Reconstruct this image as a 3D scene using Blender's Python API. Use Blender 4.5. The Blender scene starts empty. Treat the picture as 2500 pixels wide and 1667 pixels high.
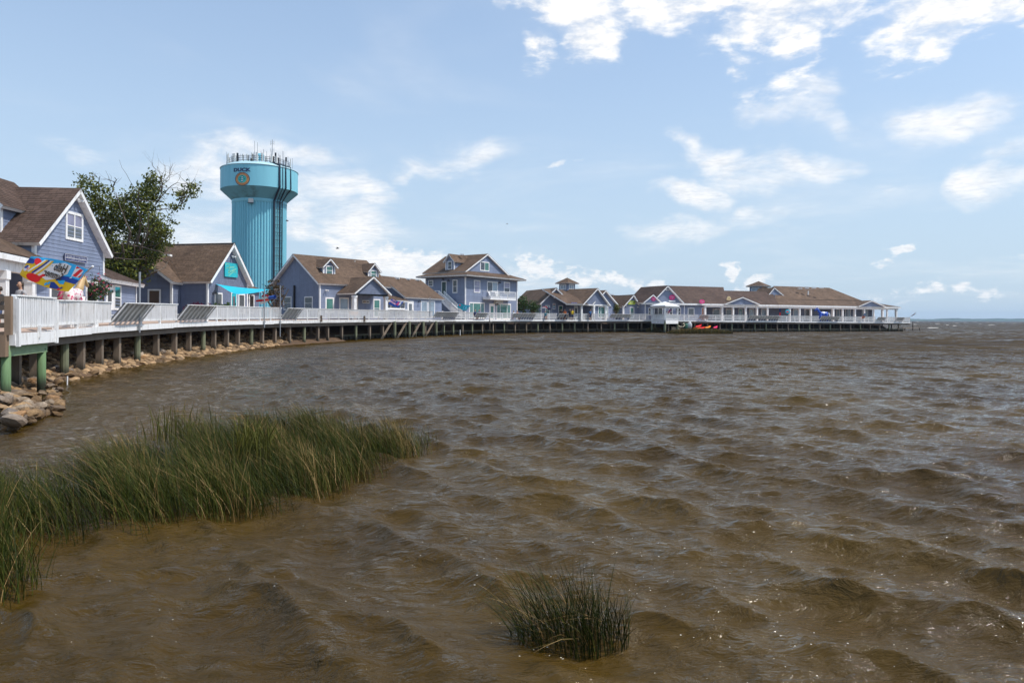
import bpy, math, random
import numpy as np
from mathutils import Vector, Matrix
R = math.radians
random.seed(7)
rng = np.random.default_rng(11)
scene = bpy.context.scene
col = scene.collection

# ------------------------------------------------------------------ camera
FPX, PX0, PY0, EYE = 1667.0, 1250.0, 777.5, 2.3
ROLL = math.atan(0.0052)
CA, SA = math.cos(ROLL), math.sin(ROLL)
cam_data = bpy.data.cameras.new('camera')
cam = bpy.data.objects.new('camera', cam_data)
col.objects.link(cam)
cam_data.sensor_width = 36.0
cam_data.lens = 36.0 * FPX / 2500.0
cam_data.shift_y = -(833.5 - PY0) / 2500.0
cam_data.clip_start = 0.1
cam_data.clip_end = 30000
cam.matrix_world = Matrix(((CA, -SA, 0, 0), (0, 0, -1, 0), (SA, CA, 0, EYE), (0, 0, 0, 1)))
scene.camera = cam

# ------------------------------------------------------------------ light
SUN_EL, SUN_AZ = R(57), R(98)          # azimuth from +Y (view direction) towards +X
sun_dir = Vector((math.cos(SUN_EL) * math.sin(SUN_AZ), math.cos(SUN_EL) * math.cos(SUN_AZ), math.sin(SUN_EL)))
sun_data = bpy.data.lights.new('sun', 'SUN')
sun_data.energy = 4.0
sun_data.angle = R(2.0)
sun_data.color = (1.0, 0.95, 0.88)
sun = bpy.data.objects.new('sun', sun_data)
col.objects.link(sun)
sun.rotation_euler = sun_dir.to_track_quat('Z', 'Y').to_euler()

scene.view_settings.view_transform = 'Standard'
scene.view_settings.look = 'None'
scene.view_settings.exposure = 0.05
scene.view_settings.gamma = 1.0
scene.view_settings.use_curve_mapping = False
scene.render.engine = 'CYCLES'
scene.cycles.use_denoising = True
scene.cycles.max_bounces = 6
scene.cycles.volume_bounces = 0
scene.cycles.caustics_reflective = False
scene.cycles.caustics_refractive = False
scene.cycles.sample_clamp_indirect = 6.0


class NT:
    """small helper for writing node trees"""
    def __init__(self, tree):
        self.t = tree
        self.n = tree.nodes
        self.l = tree.links

    def node(self, kind, **kw):
        n = self.n.new(kind)
        for k, v in kw.items():
            setattr(n, k, v)
        return n

    def put(self, sock, v):
        if hasattr(v, 'is_linked') or isinstance(v, bpy.types.NodeSocket):
            self.l.new(v, sock)
        else:
            sock.default_value = v

    def m(self, op, a, b=0.0, c=0.0, clamp=False):
        n = self.node('ShaderNodeMath', operation=op, use_clamp=clamp)
        self.put(n.inputs[0], a)
        self.put(n.inputs[1], b)
        self.put(n.inputs[2], c)
        return n.outputs[0]

    def noise(self, vec, scale, detail=4.0, rough=0.55, dist=0.0, dims='3D'):
        n = self.node('ShaderNodeTexNoise', noise_dimensions=dims)
        if vec is not None:
            self.l.new(vec, n.inputs['Vector'])
        n.inputs['Scale'].default_value = scale
        n.inputs['Detail'].default_value = detail
        n.inputs['Roughness'].default_value = rough
        n.inputs['Distortion'].default_value = dist
        return n.outputs[0]

    def rng(self, v, a, b, c, d, smooth=True):
        n = self.node('ShaderNodeMapRange', interpolation_type='SMOOTHSTEP' if smooth else 'LINEAR')
        self.put(n.inputs[0], v)
        for i, x in enumerate((a, b, c, d)):
            n.inputs[1 + i].default_value = x
        return n.outputs[0]

    def mixc(self, fac, a, b, mode='MIX'):
        n = self.node('ShaderNodeMix', data_type='RGBA', blend_type=mode)
        self.put(n.inputs[0], fac)
        self.put(n.inputs[6], a)
        self.put(n.inputs[7], b)
        return n.outputs[2]


def c4(c):
    return (c[0], c[1], c[2], 1.0)


# ------------------------------------------------------------------ sky
world = bpy.data.worlds.new('World')
scene.world = world
world.use_nodes = True
wt = NT(world.node_tree)
wt.n.clear()
sky = wt.node('ShaderNodeTexSky', sky_type='NISHITA')
sky.sun_disc = False
sky.sun_elevation = SUN_EL
sky.sun_rotation = SUN_AZ
sky.air_density = 1.0
sky.dust_density = 1.6
sky.ozone_density = 1.3
tc = wt.node('ShaderNodeTexCoord')
sep = wt.node('ShaderNodeSeparateXYZ')
wt.l.new(tc.outputs['Generated'], sep.inputs[0])
dx, dy, dz = sep.outputs
az = wt.m('ARCTAN2', dx, dy)
el = wt.m('ARCSINE', dz)
comb = wt.node('ShaderNodeCombineXYZ')
wt.l.new(az, comb.inputs[0])
wt.l.new(el, comb.inputs[1])
ae = comb.outputs[0]
zz = wt.m('ADD', wt.m('MAXIMUM', dz, 0.0), 0.10)
cp = wt.node('ShaderNodeCombineXYZ')           # where the ray meets a flat cloud deck
wt.l.new(wt.m('DIVIDE', dx, zz), cp.inputs[0])
wt.l.new(wt.m('DIVIDE', dy, zz), cp.inputs[1])
deck_uv = cp.outputs[0]


def ae_of(px, py):
    u, v = px - PX0, py - PY0
    x, y = (u * CA + v * SA) / FPX, (-u * SA + v * CA) / FPX
    d = Vector((x, 1, -y)).normalized()
    return math.atan2(d.x, d.y), math.asin(d.z)


warp = wt.node('ShaderNodeTexNoise', noise_dimensions='3D')
wt.l.new(tc.outputs['Generated'], warp.inputs['Vector'])
warp.inputs['Scale'].default_value = 9.0
warp.inputs['Detail'].default_value = 5.0
wv = wt.node('ShaderNodeVectorMath', operation='SUBTRACT')
wt.l.new(warp.outputs['Color'], wv.inputs[0])
wv.inputs[1].default_value = (0.5, 0.5, 0.5)
ws = wt.node('ShaderNodeVectorMath', operation='MULTIPLY')
wt.l.new(wv.outputs[0], ws.inputs[0])
ws.inputs[1].default_value = (0.22, 0.10, 0.0)
wa = wt.node('ShaderNodeVectorMath', operation='ADD')
wt.l.new(ae, wa.inputs[0])
wt.l.new(ws.outputs[0], wa.inputs[1])
aew = wa.outputs[0]


def blobs(lst):
    tot = None
    for (px, py, rx, ry, rot, amp) in lst:
        a, e = ae_of(px, py)
        mp = wt.node('ShaderNodeMapping', vector_type='TEXTURE')
        wt.l.new(aew, mp.inputs[0])
        mp.inputs['Location'].default_value = (a, e, 0)
        mp.inputs['Rotation'].default_value = (0, 0, R(rot))
        mp.inputs['Scale'].default_value = (rx / FPX, ry / FPX, 1)
        ln = wt.node('ShaderNodeVectorMath', operation='LENGTH')
        wt.l.new(mp.outputs[0], ln.inputs[0])
        g = wt.rng(ln.outputs['Value'], 0.0, 1.0, amp, 0.0)
        tot = g if tot is None else wt.m('MAXIMUM', tot, g)
    return tot


puffy = blobs([(1380, -10, 300, 130, -8, 1.0), (1430, 85, 130, 110, -30, .95), (1300, 125, 80, 75, -35, .50), (1620, 15, 200, 80, 0, .8),
               (1920, 30, 260, 130, 0, .95), (1935, 115, 110, 90, 0, .8), (1770, 110, 60, 90, 30, .5), (2330, 10, 260, 130, 12, 1.0),
               (2290, 110, 130, 80, 10, .5), (1775, 165, 40, 30, 0, .62), (1880, 220, 120, 60, 10, .4), (2190, 60, 110, 70, 10, .72),
               (1500, -250, 900, 200, 0, .7), (1830, -25, 780, 75, 0, .85)])
halo = wt.rng(puffy, 0.05, 0.95, 0.0, 0.38)
soft = blobs([(1920, 250, 150, 80, 8, .55), (2000, 300, 110, 45, -20, .45), (2310, 285, 150, 62, 5, .62), (1720, 345, 130, 45, -22, .7), (1900, 420, 230, 75, 0, .95),
              (1800, 390, 180, 70, -12, .7), (1690, 465, 170, 50, -16, .62), (1640, 550, 180, 55, -5, .5), (1800, 545, 240, 40, 6, .4),
              (2450, 430, 140, 70, 14, .95), (2480, 345, 120, 40, 12, .35), (1410, 392, 40, 12, 8, .6), (1120, 400, 240, 60, 16, .38), (1050, 430, 120, 40, 30, .36),
              (640, 370, 230, 60, 0, .9), (520, 420, 200, 70, -12, .85), (760, 470, 220, 100, -5, .7), (900, 490, 200, 55, -12, .8), (850, 560, 260, 110, 0, .85),
              (560, 520, 220, 60, 0, .5), (800, 585, 140, 45, 0, .95), (960, 640, 230, 70, 0, .8), (420, 600, 300, 90, 0, .5), (1150, 690, 340, 70, 0, .55),
              (300, 380, 260, 30, -3, .3), (2140, 445, 150, 22, 0, .3), (1350, 560, 420, 90, 0, .15)])
low = blobs([(1290, 650, 120, 48, 0, .95), (1400, 690, 150, 45, 0, .85), (1510, 690, 110, 40, 0, .85), (1725, 632, 44, 28, 0, .9), (1740, 656, 40, 14, 0, .6),
             (1820, 690, 110, 40, 0, .9), (2200, 612, 62, 26, -10, .8), (2150, 634, 40, 16, 0, .5), (2390, 700, 90, 40, 0, .8), (2250, 710, 130, 34, 0, .6),
             (1620, 690, 60, 36, 0, .6), (2060, 720, 220, 24, 0, .5), (1600, 620, 30, 12, 0, .4), (1010, 620, 120, 40, 0, .8), (860, 610, 120, 46, 0, .7),
             (-700, 560, 500, 120, 0, .7), (3300, 560, 500, 120, 0, .7)])
n_puff = wt.noise(deck_uv, 6.5, 7.0, 0.60, 0.25)
n_fine = wt.noise(deck_uv, 22.0, 5.0, 0.6)
n_wisp_v = wt.node('ShaderNodeMapping')
wt.l.new(ae, n_wisp_v.inputs[0])
n_wisp_v.inputs['Scale'].default_value = (7, 17, 1)
n_wisp_v.inputs['Rotation'].default_value = (0, 0, R(8))
n_wisp = wt.noise(n_wisp_v.outputs[0], 1.0, 6.0, 0.6, 0.8)
n_low_v = wt.node('ShaderNodeMapping')
wt.l.new(ae, n_low_v.inputs[0])
n_low_v.inputs['Scale'].default_value = (46, 74, 1)
n_low = wt.noise(n_low_v.outputs[0], 1.0, 6.0, 0.55, 0.3)
n_ev = wt.noise(deck_uv, 0.9, 4.0, 0.6, 0.4)
d1 = wt.rng(wt.m('ADD', puffy, wt.m('ADD', wt.m('MULTIPLY', wt.m('SUBTRACT', n_puff, 0.5), 2.6), wt.m('MULTIPLY', wt.m('SUBTRACT', n_fine, 0.5), 0.75))), 0.12, 0.92, 0.0, 1.0)
d1 = wt.m('MULTIPLY', d1, wt.rng(puffy, 0.02, 0.22, 0.0, 1.0))
d2 = wt.rng(wt.m('ADD', soft, wt.m('MULTIPLY', wt.m('SUBTRACT', n_wisp, 0.50), 2.2)), 0.02, 1.05, 0.0, 0.92)
d2 = wt.m('MULTIPLY', d2, wt.rng(soft, 0.0, 0.3, 0.0, 1.0))
d3 = wt.rng(wt.m('ADD', low, wt.m('MULTIPLY', wt.m('SUBTRACT', n_low, 0.5), 2.6)), 0.25, 0.85, 0.0, 0.8)
d3 = wt.m('MULTIPLY', d3, wt.rng(low, 0.0, 0.3, 0.0, 1.0))
d4 = wt.m('MAXIMUM', wt.m('MULTIPLY', halo, wt.rng(n_wisp, 0.3, 0.6, 0.3, 1.0)), wt.rng(n_ev, 0.46, 0.85, 0.0, 0.34))        # thin veil everywhere
inv = wt.m('MULTIPLY', wt.m('MULTIPLY', wt.m('SUBTRACT', 1.0, d1), wt.m('SUBTRACT', 1.0, d2)),
           wt.m('MULTIPLY', wt.m('SUBTRACT', 1.0, d3), wt.m('SUBTRACT', 1.0, d4)))
dens = wt.m('MULTIPLY', wt.m('SUBTRACT', 1.0, inv), wt.rng(el, -0.01, 0.03, 0.0, 1.0))
base_sky = wt.mixc(1.0, sky.outputs[0], c4((1.02, 1.20, 1.36)), 'MULTIPLY')
hz = wt.rng(el, 0.0, 0.5, 0.88, 0.40)          # milky summer air towards the horizon
base_sky = wt.mixc(hz, base_sky, c4((3.85, 4.8, 5.75)))
cloud_c = wt.mixc(wt.rng(wt.m('ADD', wt.m('MULTIPLY', n_fine, 0.5), wt.m('MULTIPLY', n_puff, 0.5)), 0.36, 0.58, 0.0, 1.0), c4((5.9, 6.05, 6.3)), c4((7.3, 7.25, 7.2)))
skyc = wt.mixc(dens, base_sky, cloud_c)
bg = wt.node('ShaderNodeBackground')
wt.l.new(skyc, bg.inputs[0])
bg.inputs[1].default_value = 0.145
wo = wt.node('ShaderNodeOutputWorld')
wt.l.new(bg.outputs[0], wo.inputs[0])
world.cycles.sampling_method = 'MANUAL'
world.cycles.sample_map_resolution = 512


# ------------------------------------------------------------------ geometry helpers
def ray(px, py):
    u, v = px - PX0, py - PY0
    return Vector(((u * CA + v * SA) / FPX, 1.0, -(-u * SA + v * CA) / FPX))


CAM = Vector((0, 0, EYE))


def P(px, py, D):
    return CAM + ray(px, py) * D


def XY(px, D):
    return Vector(((px - PX0) / FPX * D, D))


def V2(p, z):
    return Vector((p[0], p[1], z))


class MB:
    """collects faces; build() links them as one mesh object"""
    def __init__(self):
        self.v, self.f, self.s, self.mi = [], [], [], []
        self.cur = 0

    def face(self, pts, shade=1.0):
        i = len(self.v)
        self.v.extend([tuple(p) for p in pts])
        self.f.append(tuple(range(i, i + len(pts))))
        self.s.append(shade)
        self.mi.append(self.cur)

    def mesh(self, verts, faces, shade=1.0):
        i = len(self.v)
        self.v.extend([tuple(p) for p in verts])
        for f in faces:
            self.f.append(tuple(k + i for k in f))
            self.s.append(shade)
            self.mi.append(self.cur)

    def box(self, o, a, b, c, shade=1.0):
        o, a, b, c = Vector(o), Vector(a), Vector(b), Vector(c)
        p = [o, o + a, o + a + b, o + b, o + c, o + a + c, o + a + b + c, o + b + c]
        fs = [(0, 3, 2, 1), (4, 5, 6, 7), (0, 1, 5, 4), (1, 2, 6, 5), (2, 3, 7, 6), (3, 0, 4, 7)]
        if a.cross(b).dot(c) < 0:
            fs = [tuple(reversed(f)) for f in fs]
        self.mesh(p, fs, shade)

    def bar(self, p, q, w, h=None, up=(0, 0, 1), shade=1.0):
        p, q = Vector(p), Vector(q)
        h = h or w
        d = (q - p).normalized()
        up = Vector(up)
        s = d.cross(up)
        if s.length < 1e-4:
            s = d.cross(Vector((1, 0, 0)))
        s.normalize()
        t = s.cross(d)
        self.box(p - s * w / 2 - t * h / 2, s * w, t * h, q - p, shade)

    def tube(self, pts, rad, n=8, cap=True, shade=1.0):
        pts = [Vector(p) for p in pts]
        if not hasattr(rad, '__len__'):
            rad = [rad] * len(pts)
        i0 = len(self.v)
        ref = Vector((0, 0, 1))
        d0 = (pts[-1] - pts[0])
        if d0.length < 1e-6 or abs(d0.normalized().z) > 0.9:
            ref = Vector((0, 1, 0))
        for k, p in enumerate(pts):
            d = (pts[min(k + 1, len(pts) - 1)] - pts[max(k - 1, 0)]).normalized()
            s = d.cross(ref).normalized()
            t = s.cross(d)
            r = rad[k]
            rx, ry = r if hasattr(r, '__len__') else (r, r)
            for j in range(n):
                a = 2 * math.pi * j / n
                self.v.append(tuple(p + s * math.cos(a) * rx + t * math.sin(a) * ry))
        for k in range(len(pts) - 1):
            for j in range(n):
                a, b = i0 + k * n + j, i0 + k * n + (j + 1) % n
                self.f.append((a, b, b + n, a + n))
                self.s.append(shade)
                self.mi.append(self.cur)
        if cap:
            self.f.append(tuple(reversed(range(i0, i0 + n))))
            self.f.append(tuple(range(i0 + (len(pts) - 1) * n, i0 + len(pts) * n)))
            self.s += [shade, shade]
            self.mi += [self.cur] * 2

    def lathe(self, o, prof, n=16, shade=1.0, cap=True):
        o = Vector(o)
        self.tube([o + Vector((0, 0, z)) for r, z in prof], [max(r, 1e-4) for r, z in prof], n, cap, shade)

    def ball(self, o, r, n=10, m=6, sq=(1, 1, 1)):
        o = Vector(o)
        vs, fs = [], []
        for i in range(m + 1):
            th = math.pi * i / m
            for j in range(n):
                ph = 2 * math.pi * j / n
                vs.append(o + Vector((math.sin(th) * math.cos(ph) * sq[0], math.sin(th) * math.sin(ph) * sq[1], math.cos(th) * sq[2])) * r)
        for i in range(m):
            for j in range(n):
                a, b = i * n + j, i * n + (j + 1) % n
                fs.append((a, a + n, b + n, b))
        self.mesh(vs, fs)

    def build(self, name, mats, parent=None, smooth=False):
        off = Vector((0, 0, 0))
        p = parent
        while p is not None:
            off = off + p.location
            p = p.parent
        me = bpy.data.meshes.new(name)
        vs = np.array(self.v, dtype=np.float64).reshape(-1, 3) - np.array(off)
        me.from_pydata(vs.tolist(), [], self.f)
        if not isinstance(mats, (list, tuple)):
            mats = [mats]
        for mt in mats:
            me.materials.append(mt)
        if len(mats) > 1:
            me.polygons.foreach_set('material_index', self.mi)
        if any(abs(x - 1.0) > 1e-6 for x in self.s):
            at = me.attributes.new('shade', 'FLOAT', 'FACE')
            at.data.foreach_set('value', self.s)
        if smooth:
            me.polygons.foreach_set('use_smooth', [True] * len(me.polygons))
        o = bpy.data.objects.new(name, me)
        col.objects.link(o)
        o.parent = parent
        return o


def tag(o, label=None, cat=None, group=None, kind=None):
    for k, v in (('label', label), ('category', cat), ('group', group), ('kind', kind)):
        if v:
            o[k] = v
    return o


def empty(name, loc, label, cat, group=None):
    o = bpy.data.objects.new(name, None)
    col.objects.link(o)
    o.location = loc
    o.empty_display_size = 0.2
    tag(o, label, cat, group)
    return o


# ------------------------------------------------------------------ materials
_mats = {}


def mat(name, color, rough=0.6, var=0.12, scale=2.0, bump=0.0, metal=0.0, spec=0.5, shade=False, dirt=None, dirt_amt=0.0, stretch=None, bscale=None, wet=False):
    if name in _mats:
        return _mats[name]
    m = bpy.data.materials.new(name)
    m.use_nodes = True
    t = NT(m.node_tree)
    b = t.n['Principled BSDF']
    tcn = t.node('ShaderNodeTexCoord')
    vec = tcn.outputs['Object']
    if stretch:
        mp = t.node('ShaderNodeMapping')
        t.l.new(vec, mp.inputs[0])
        mp.inputs['Scale'].default_value = stretch
        vec = mp.outputs[0]
    n = t.noise(vec, scale, 5.0, 0.6)
    f = t.rng(n, 0.25, 0.75, 1 - var, 1 + var, False)
    if shade:
        at = t.node('ShaderNodeAttribute', attribute_name='shade')
        f = t.m('MULTIPLY', f, at.outputs['Fac'])
    cm = t.node('ShaderNodeVectorMath', operation='SCALE')
    cm.inputs[0].default_value = color[:3]
    t.l.new(f, cm.inputs['Scale'])
    c = cm.outputs[0]
    if dirt:
        n2 = t.noise(vec, scale * 2.3, 6.0, 0.65)
        c = t.mixc(t.rng(n2, 0.48, 0.72, 0.0, dirt_amt), c, c4(dirt))
    if wet:          # dark weedy band up to the tide line
        gg_ = t.node('ShaderNodeNewGeometry')
        sz_ = t.node('ShaderNodeSeparateXYZ')
        t.l.new(gg_.outputs['Position'], sz_.inputs[0])
        c = t.mixc(t.rng(t.m('ADD', sz_.outputs[2], t.m('MULTIPLY', n, 0.35)), 0.35, 0.75, 0.9, 0.0), c, c4((0.022, 0.02, 0.012)))
    t.l.new(c, b.inputs['Base Color'])
    b.inputs['Roughness'].default_value = rough
    b.inputs['Metallic'].default_value = metal
    b.inputs['Specular IOR Level'].default_value = spec
    if bump:
        bn = t.node('ShaderNodeBump')
        bn.inputs['Strength'].default_value = bump
        bn.inputs['Distance'].default_value = 0.02
        t.l.new(t.noise(vec, bscale or scale * 6, 4.0, 0.6), bn.inputs['Height'])
        t.l.new(bn.outputs[0], b.inputs['Normal'])
    _mats[name] = m
    return m


WHITE = mat('white_paint', (0.83, 0.825, 0.82), 0.55, 0.06, 1.5, 0.05, dirt=(0.40, 0.37, 0.31), dirt_amt=0.55, stretch=(1.6, 1.6, .45))
WHITE_OLD = mat('white_paint_weathered', (0.68, 0.67, 0.66), 0.65, 0.10, 2.0, 0.1, dirt=(0.30, 0.27, 0.22), dirt_amt=0.75)
BENCH = mat('grey_weathered_wood', (0.55, 0.55, 0.55), 0.75, 0.16, 3.0, 0.15)
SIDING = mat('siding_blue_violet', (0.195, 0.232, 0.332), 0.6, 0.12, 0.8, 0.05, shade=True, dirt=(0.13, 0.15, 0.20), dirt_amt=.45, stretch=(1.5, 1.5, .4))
SIDING_DARK = mat('siding_blue_violet_shaded', (0.155, 0.182, 0.265), 0.6, 0.12, 0.8, 0.05, shade=True, dirt=(0.10, 0.115, 0.16), dirt_amt=.45, stretch=(1.5, 1.5, .4))  # the blue-violet paint again, with shade put into its colour
ROOF = mat('shingles_brown', (0.138, 0.092, 0.064), 0.9, 0.30, 0.45, 0.3, shade=True, bscale=60, spec=0.2, dirt=(0.085, 0.06, 0.045), dirt_amt=.5)
ROOF_DARK = mat('shingles_dark_brown', (0.092, 0.061, 0.048), 0.9, 0.28, 0.5, 0.3, shade=True, bscale=60, spec=0.2)
PILE = mat('pile_wood', (0.19, 0.145, 0.105), 0.85, 0.35, 3.0, 0.3, stretch=(1, 1, .2), wet=True)
PILE_GREEN = mat('pile_treated_green', (0.165, 0.175, 0.105), 0.85, 0.35, 3.0, 0.3, stretch=(1, 1, .2), wet=True)
BEAM = mat('beam_wood', (0.17, 0.135, 0.105), 0.85, 0.25, 2.0, 0.2)
DECKW = mat('deck_boards', (0.46, 0.33, 0.25), 0.8, 0.2, 3.0, 0.2, shade=True)
GREENW = mat('fresh_treated_wood', (0.26, 0.37, 0.21), 0.75, 0.22, 1.6, 0.1, stretch=(6, .6, 6), dirt=(0.27, 0.26, 0.14), dirt_amt=.5)
GREENP = mat('treated_green_post', (0.125, 0.215, 0.095), 0.8, 0.30, 2.2, 0.2, stretch=(3, 3, .3), dirt=(0.07, 0.09, 0.03), dirt_amt=.5, wet=True)
BROWNW = mat('brown_wood', (0.25, 0.165, 0.105), 0.8, 0.25, 2.0, 0.2, stretch=(1, 1, .3))
DARK = mat('dark_void', (0.012, 0.012, 0.012), 0.9, 0.1)
BLACK = mat('black_metal', (0.012, 0.012, 0.014), 0.4, 0.1)
STEEL = mat('galvanised_steel', (0.36, 0.37, 0.39), 0.45, 0.1, 3.0, metal=0.6)


def glass(name, c, rough=0.06):
    return mat(name, c, rough, 0.35, 0.9, spec=0.9)


GLASS_DARK = glass('pane_dark', (0.012, 0.013, 0.014))
GLASS_TEAL = glass('pane_teal', (0.05, 0.17, 0.14))
GLASS_LILAC = glass('pane_lilac', (0.26, 0.25, 0.36))
GLASS_GREY = glass('pane_grey', (0.10, 0.11, 0.12))
GLASS_BLUE = glass('pane_pale_blue', (0.24, 0.31, 0.38))
GLASS_BROWN = mat('pane_papered_brown', (0.10, 0.055, 0.03), 0.5, 0.2, 2.0)


# ------------------------------------------------------------------ water
def make_water():
    # graded sheet: fine near the pier, coarse towards the horizon
    rows = [2.2]
    while rows[-1] < 12000:
        r = rows[-1]
        k = 0.0048 if r < 60 else (0.008 if r < 200 else 0.03)
        rows.append(r * (1 + k))
    rows = np.array(rows)
    ncol = 860
    tt = np.linspace(-1, 1, ncol)
    X = np.outer(rows + 2.0, tt * 1.12)
    Y = np.outer(rows, np.ones(ncol)) - 1.2
    sp = np.gradient(rows)[:, None] * np.ones(ncol)[None, :]
    sx = (rows + 2.0)[:, None] * 1.12 * 2 / ncol
    spac = np.maximum(sp, sx)
    Zs = np.zeros_like(X)
    DX = np.zeros_like(X)
    DY = np.zeros_like(X)
    g = np.random.default_rng(5)
    N = 170
    lam = np.exp(g.uniform(np.log(0.13), np.log(5.0), N))
    main = math.atan2(-0.80, -0.60)
    spread = np.where(lam > 1.2, 0.26, 0.50)
    ang = main + g.normal(0, 1, N) * spread
    ph = g.uniform(0, 2 * math.pi, N)
    amp = 0.0074 * lam * np.exp(-((np.log(lam / 0.9)) / np.where(lam < 0.9, 2.4, 0.95)) ** 2) * np.where(lam > 1.6, .8, 1.0)
    near = (Y < 260)
    rmax = int(np.argmax(rows > 260)) + 1
    for i in range(N):
        k = 2 * math.pi / lam[i]
        kx, ky = k * math.cos(ang[i]), k * math.sin(ang[i])
        x, y, s = X[:rmax], Y[:rmax], spac[:rmax]
        w = np.clip((lam[i] / s - 2.2) / 2.0, 0, 1)
        a = amp[i] * w
        th = kx * x + ky * y + ph[i]
        c, sn = np.cos(th), np.sin(th)
        Zs[:rmax] += a * c
        ch = 1.2 if lam[i] > .7 else .7
        DX[:rmax] -= ch * a * math.cos(ang[i]) * sn
        DY[:rmax] -= ch * a * math.sin(ang[i]) * sn
    # gusts: patches of stronger and weaker chop, and shelter next to the bank
    gust = 0.9 + 0.16 * np.sin(X * 0.11 + 1.3 * np.sin(Y * 0.07)) * np.cos(Y * 0.09 + X * 0.03)
    bank_x = np.interp(Y, [0, 14, 17, 21, 29, 37, 47, 60, 75, 90, 105, 120, 150, 400], [-16, -14, -12.5, -14, -17, -18.5, -19.5, -20.5, -15, -9, -3, 12, 85, 400])
    shelter = np.clip((X - bank_x) / 8.0, 0.45, 1.0)
    fac = gust * shelter
    Zs *= fac
    DX *= fac
    DY *= fac
    V = np.stack([X + DX, Y + DY, Zs], -1).reshape(-1, 3)
    nr = len(rows)
    idx = np.arange(nr * ncol).reshape(nr, ncol)
    F = np.stack([idx[:-1, :-1], idx[:-1, 1:], idx[1:, 1:], idx[1:, :-1]], -1).reshape(-1, 4)
    me = bpy.data.meshes.new('water')
    me.vertices.add(len(V))
    me.vertices.foreach_set('co', V.astype(np.float32).ravel())
    me.loops.add(F.size)
    me.loops.foreach_set('vertex_index', F.astype(np.int32).ravel())
    me.polygons.add(len(F))
    me.polygons.foreach_set('loop_start', np.arange(0, F.size, 4, dtype=np.int32))
    me.polygons.foreach_set('loop_total', np.full(len(F), 4, dtype=np.int32))
    me.polygons.foreach_set('use_smooth', np.ones(len(F), dtype=bool))
    me.update()
    me.validate()
    o = bpy.data.objects.new('water', me)
    col.objects.link(o)
    tag(o, 'choppy brown water of the sound', None, None, 'structure')
    m = bpy.data.materials.new('water_brown')
    m.use_nodes = True
    t = NT(m.node_tree)
    b = t.n['Principled BSDF']
    g_ = t.node('ShaderNodeNewGeometry')
    pos = g_.outputs['Position']
    n1 = t.noise(pos, 0.16, 4.0, 0.6)
    cc = t.mixc(t.rng(n1, 0.35, 0.68, 0, 1), c4((0.045, 0.0248, 0.0027)), c4((0.075, 0.0438, 0.0066)))
    t.l.new(cc, b.inputs['Base Color'])
    b.inputs['Roughness'].default_value = 0.05
    b.inputs['IOR'].default_value = 1.30
    mp = t.node('ShaderNodeMapping')
    t.l.new(pos, mp.inputs[0])
    mp.inputs['Rotation'].default_value = (0, 0, R(-37))
    mp.inputs['Scale'].default_value = (1.0, 2.2, 1.0)
    h1 = t.noise(mp.outputs[0], 2.6, 5.0, 0.62, 0.5)
    sepn = t.node('ShaderNodeSeparateXYZ')
    t.l.new(pos, sepn.inputs[0])
    bn = t.node('ShaderNodeBump')
    t.l.new(t.rng(sepn.outputs[1], 20.0, 90.0, 1.0, 0.15), bn.inputs['Strength'])
    bn.inputs['Distance'].default_value = 0.09
    t.l.new(h1, bn.inputs['Height'])
    # chop finer than the sheet's own grid takes over with distance from the pier
    sl = None
    for sc, k in ((1.1, 0.85), (0.35, 0.85), (6.5, 0.42)):
        n = t.node('ShaderNodeTexNoise')
        t.l.new(mp.outputs[0], n.inputs['Vector'])
        n.inputs['Scale'].default_value = sc
        n.inputs['Detail'].default_value = 3.0
        n.inputs['Distortion'].default_value = 0.5
        sb = t.node('ShaderNodeVectorMath', operation='SUBTRACT')
        t.l.new(n.outputs['Color'], sb.inputs[0])
        sb.inputs[1].default_value = (0.5, 0.5, 0.5)
        ml = t.node('ShaderNodeVectorMath', operation='MULTIPLY')
        t.l.new(sb.outputs[0], ml.inputs[0])
        ml.inputs[1].default_value = (k * 1.4, k * 2.2, 0.0)
        if sc > 5:
            fine = ml.outputs[0]
        elif sl is None:
            sl = ml.outputs[0]
        else:
            ad = t.node('ShaderNodeVectorMath', operation='ADD')
            t.l.new(sl, ad.inputs[0])
            t.l.new(ml.outputs[0], ad.inputs[1])
            sl = ad.outputs[0]
    sc_ = t.node('ShaderNodeVectorMath', operation='SCALE')
    t.l.new(sl, sc_.inputs[0])
    t.l.new(t.rng(sepn.outputs[1], 14.0, 130.0, 0.0, 1.0), sc_.inputs['Scale'])
    ad = t.node('ShaderNodeVectorMath', operation='ADD')
    t.l.new(bn.outputs[0], ad.inputs[0])
    t.l.new(sc_.outputs[0], ad.inputs[1])
    # lee faces of the wind waves, which run towards the shore, are the steep ones
    lee = t.node('ShaderNodeVectorMath', operation='SCALE')
    lee.inputs[0].default_value = (-0.6, -0.8, 0.0)
    t.l.new(t.rng(sepn.outputs[1], 5.0, 70.0, 0.06, 0.44), lee.inputs['Scale'])
    ad3 = t.node('ShaderNodeVectorMath', operation='ADD')
    t.l.new(ad.outputs[0], ad3.inputs[0])
    t.l.new(lee.outputs[0], ad3.inputs[1])
    ad2 = t.node('ShaderNodeVectorMath', operation='ADD')
    t.l.new(ad3.outputs[0], ad2.inputs[0])
    t.l.new(fine, ad2.inputs[1])
    nm = t.node('ShaderNodeVectorMath', operation='NORMALIZE')
    t.l.new(ad2.outputs[0], nm.inputs[0])
    t.l.new(nm.outputs[0], b.inputs['Normal'])
    me.materials.append(m)
    return o, rows, ncol, Zs


water, W_ROWS, W_NCOL, W_Z = make_water()


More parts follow.
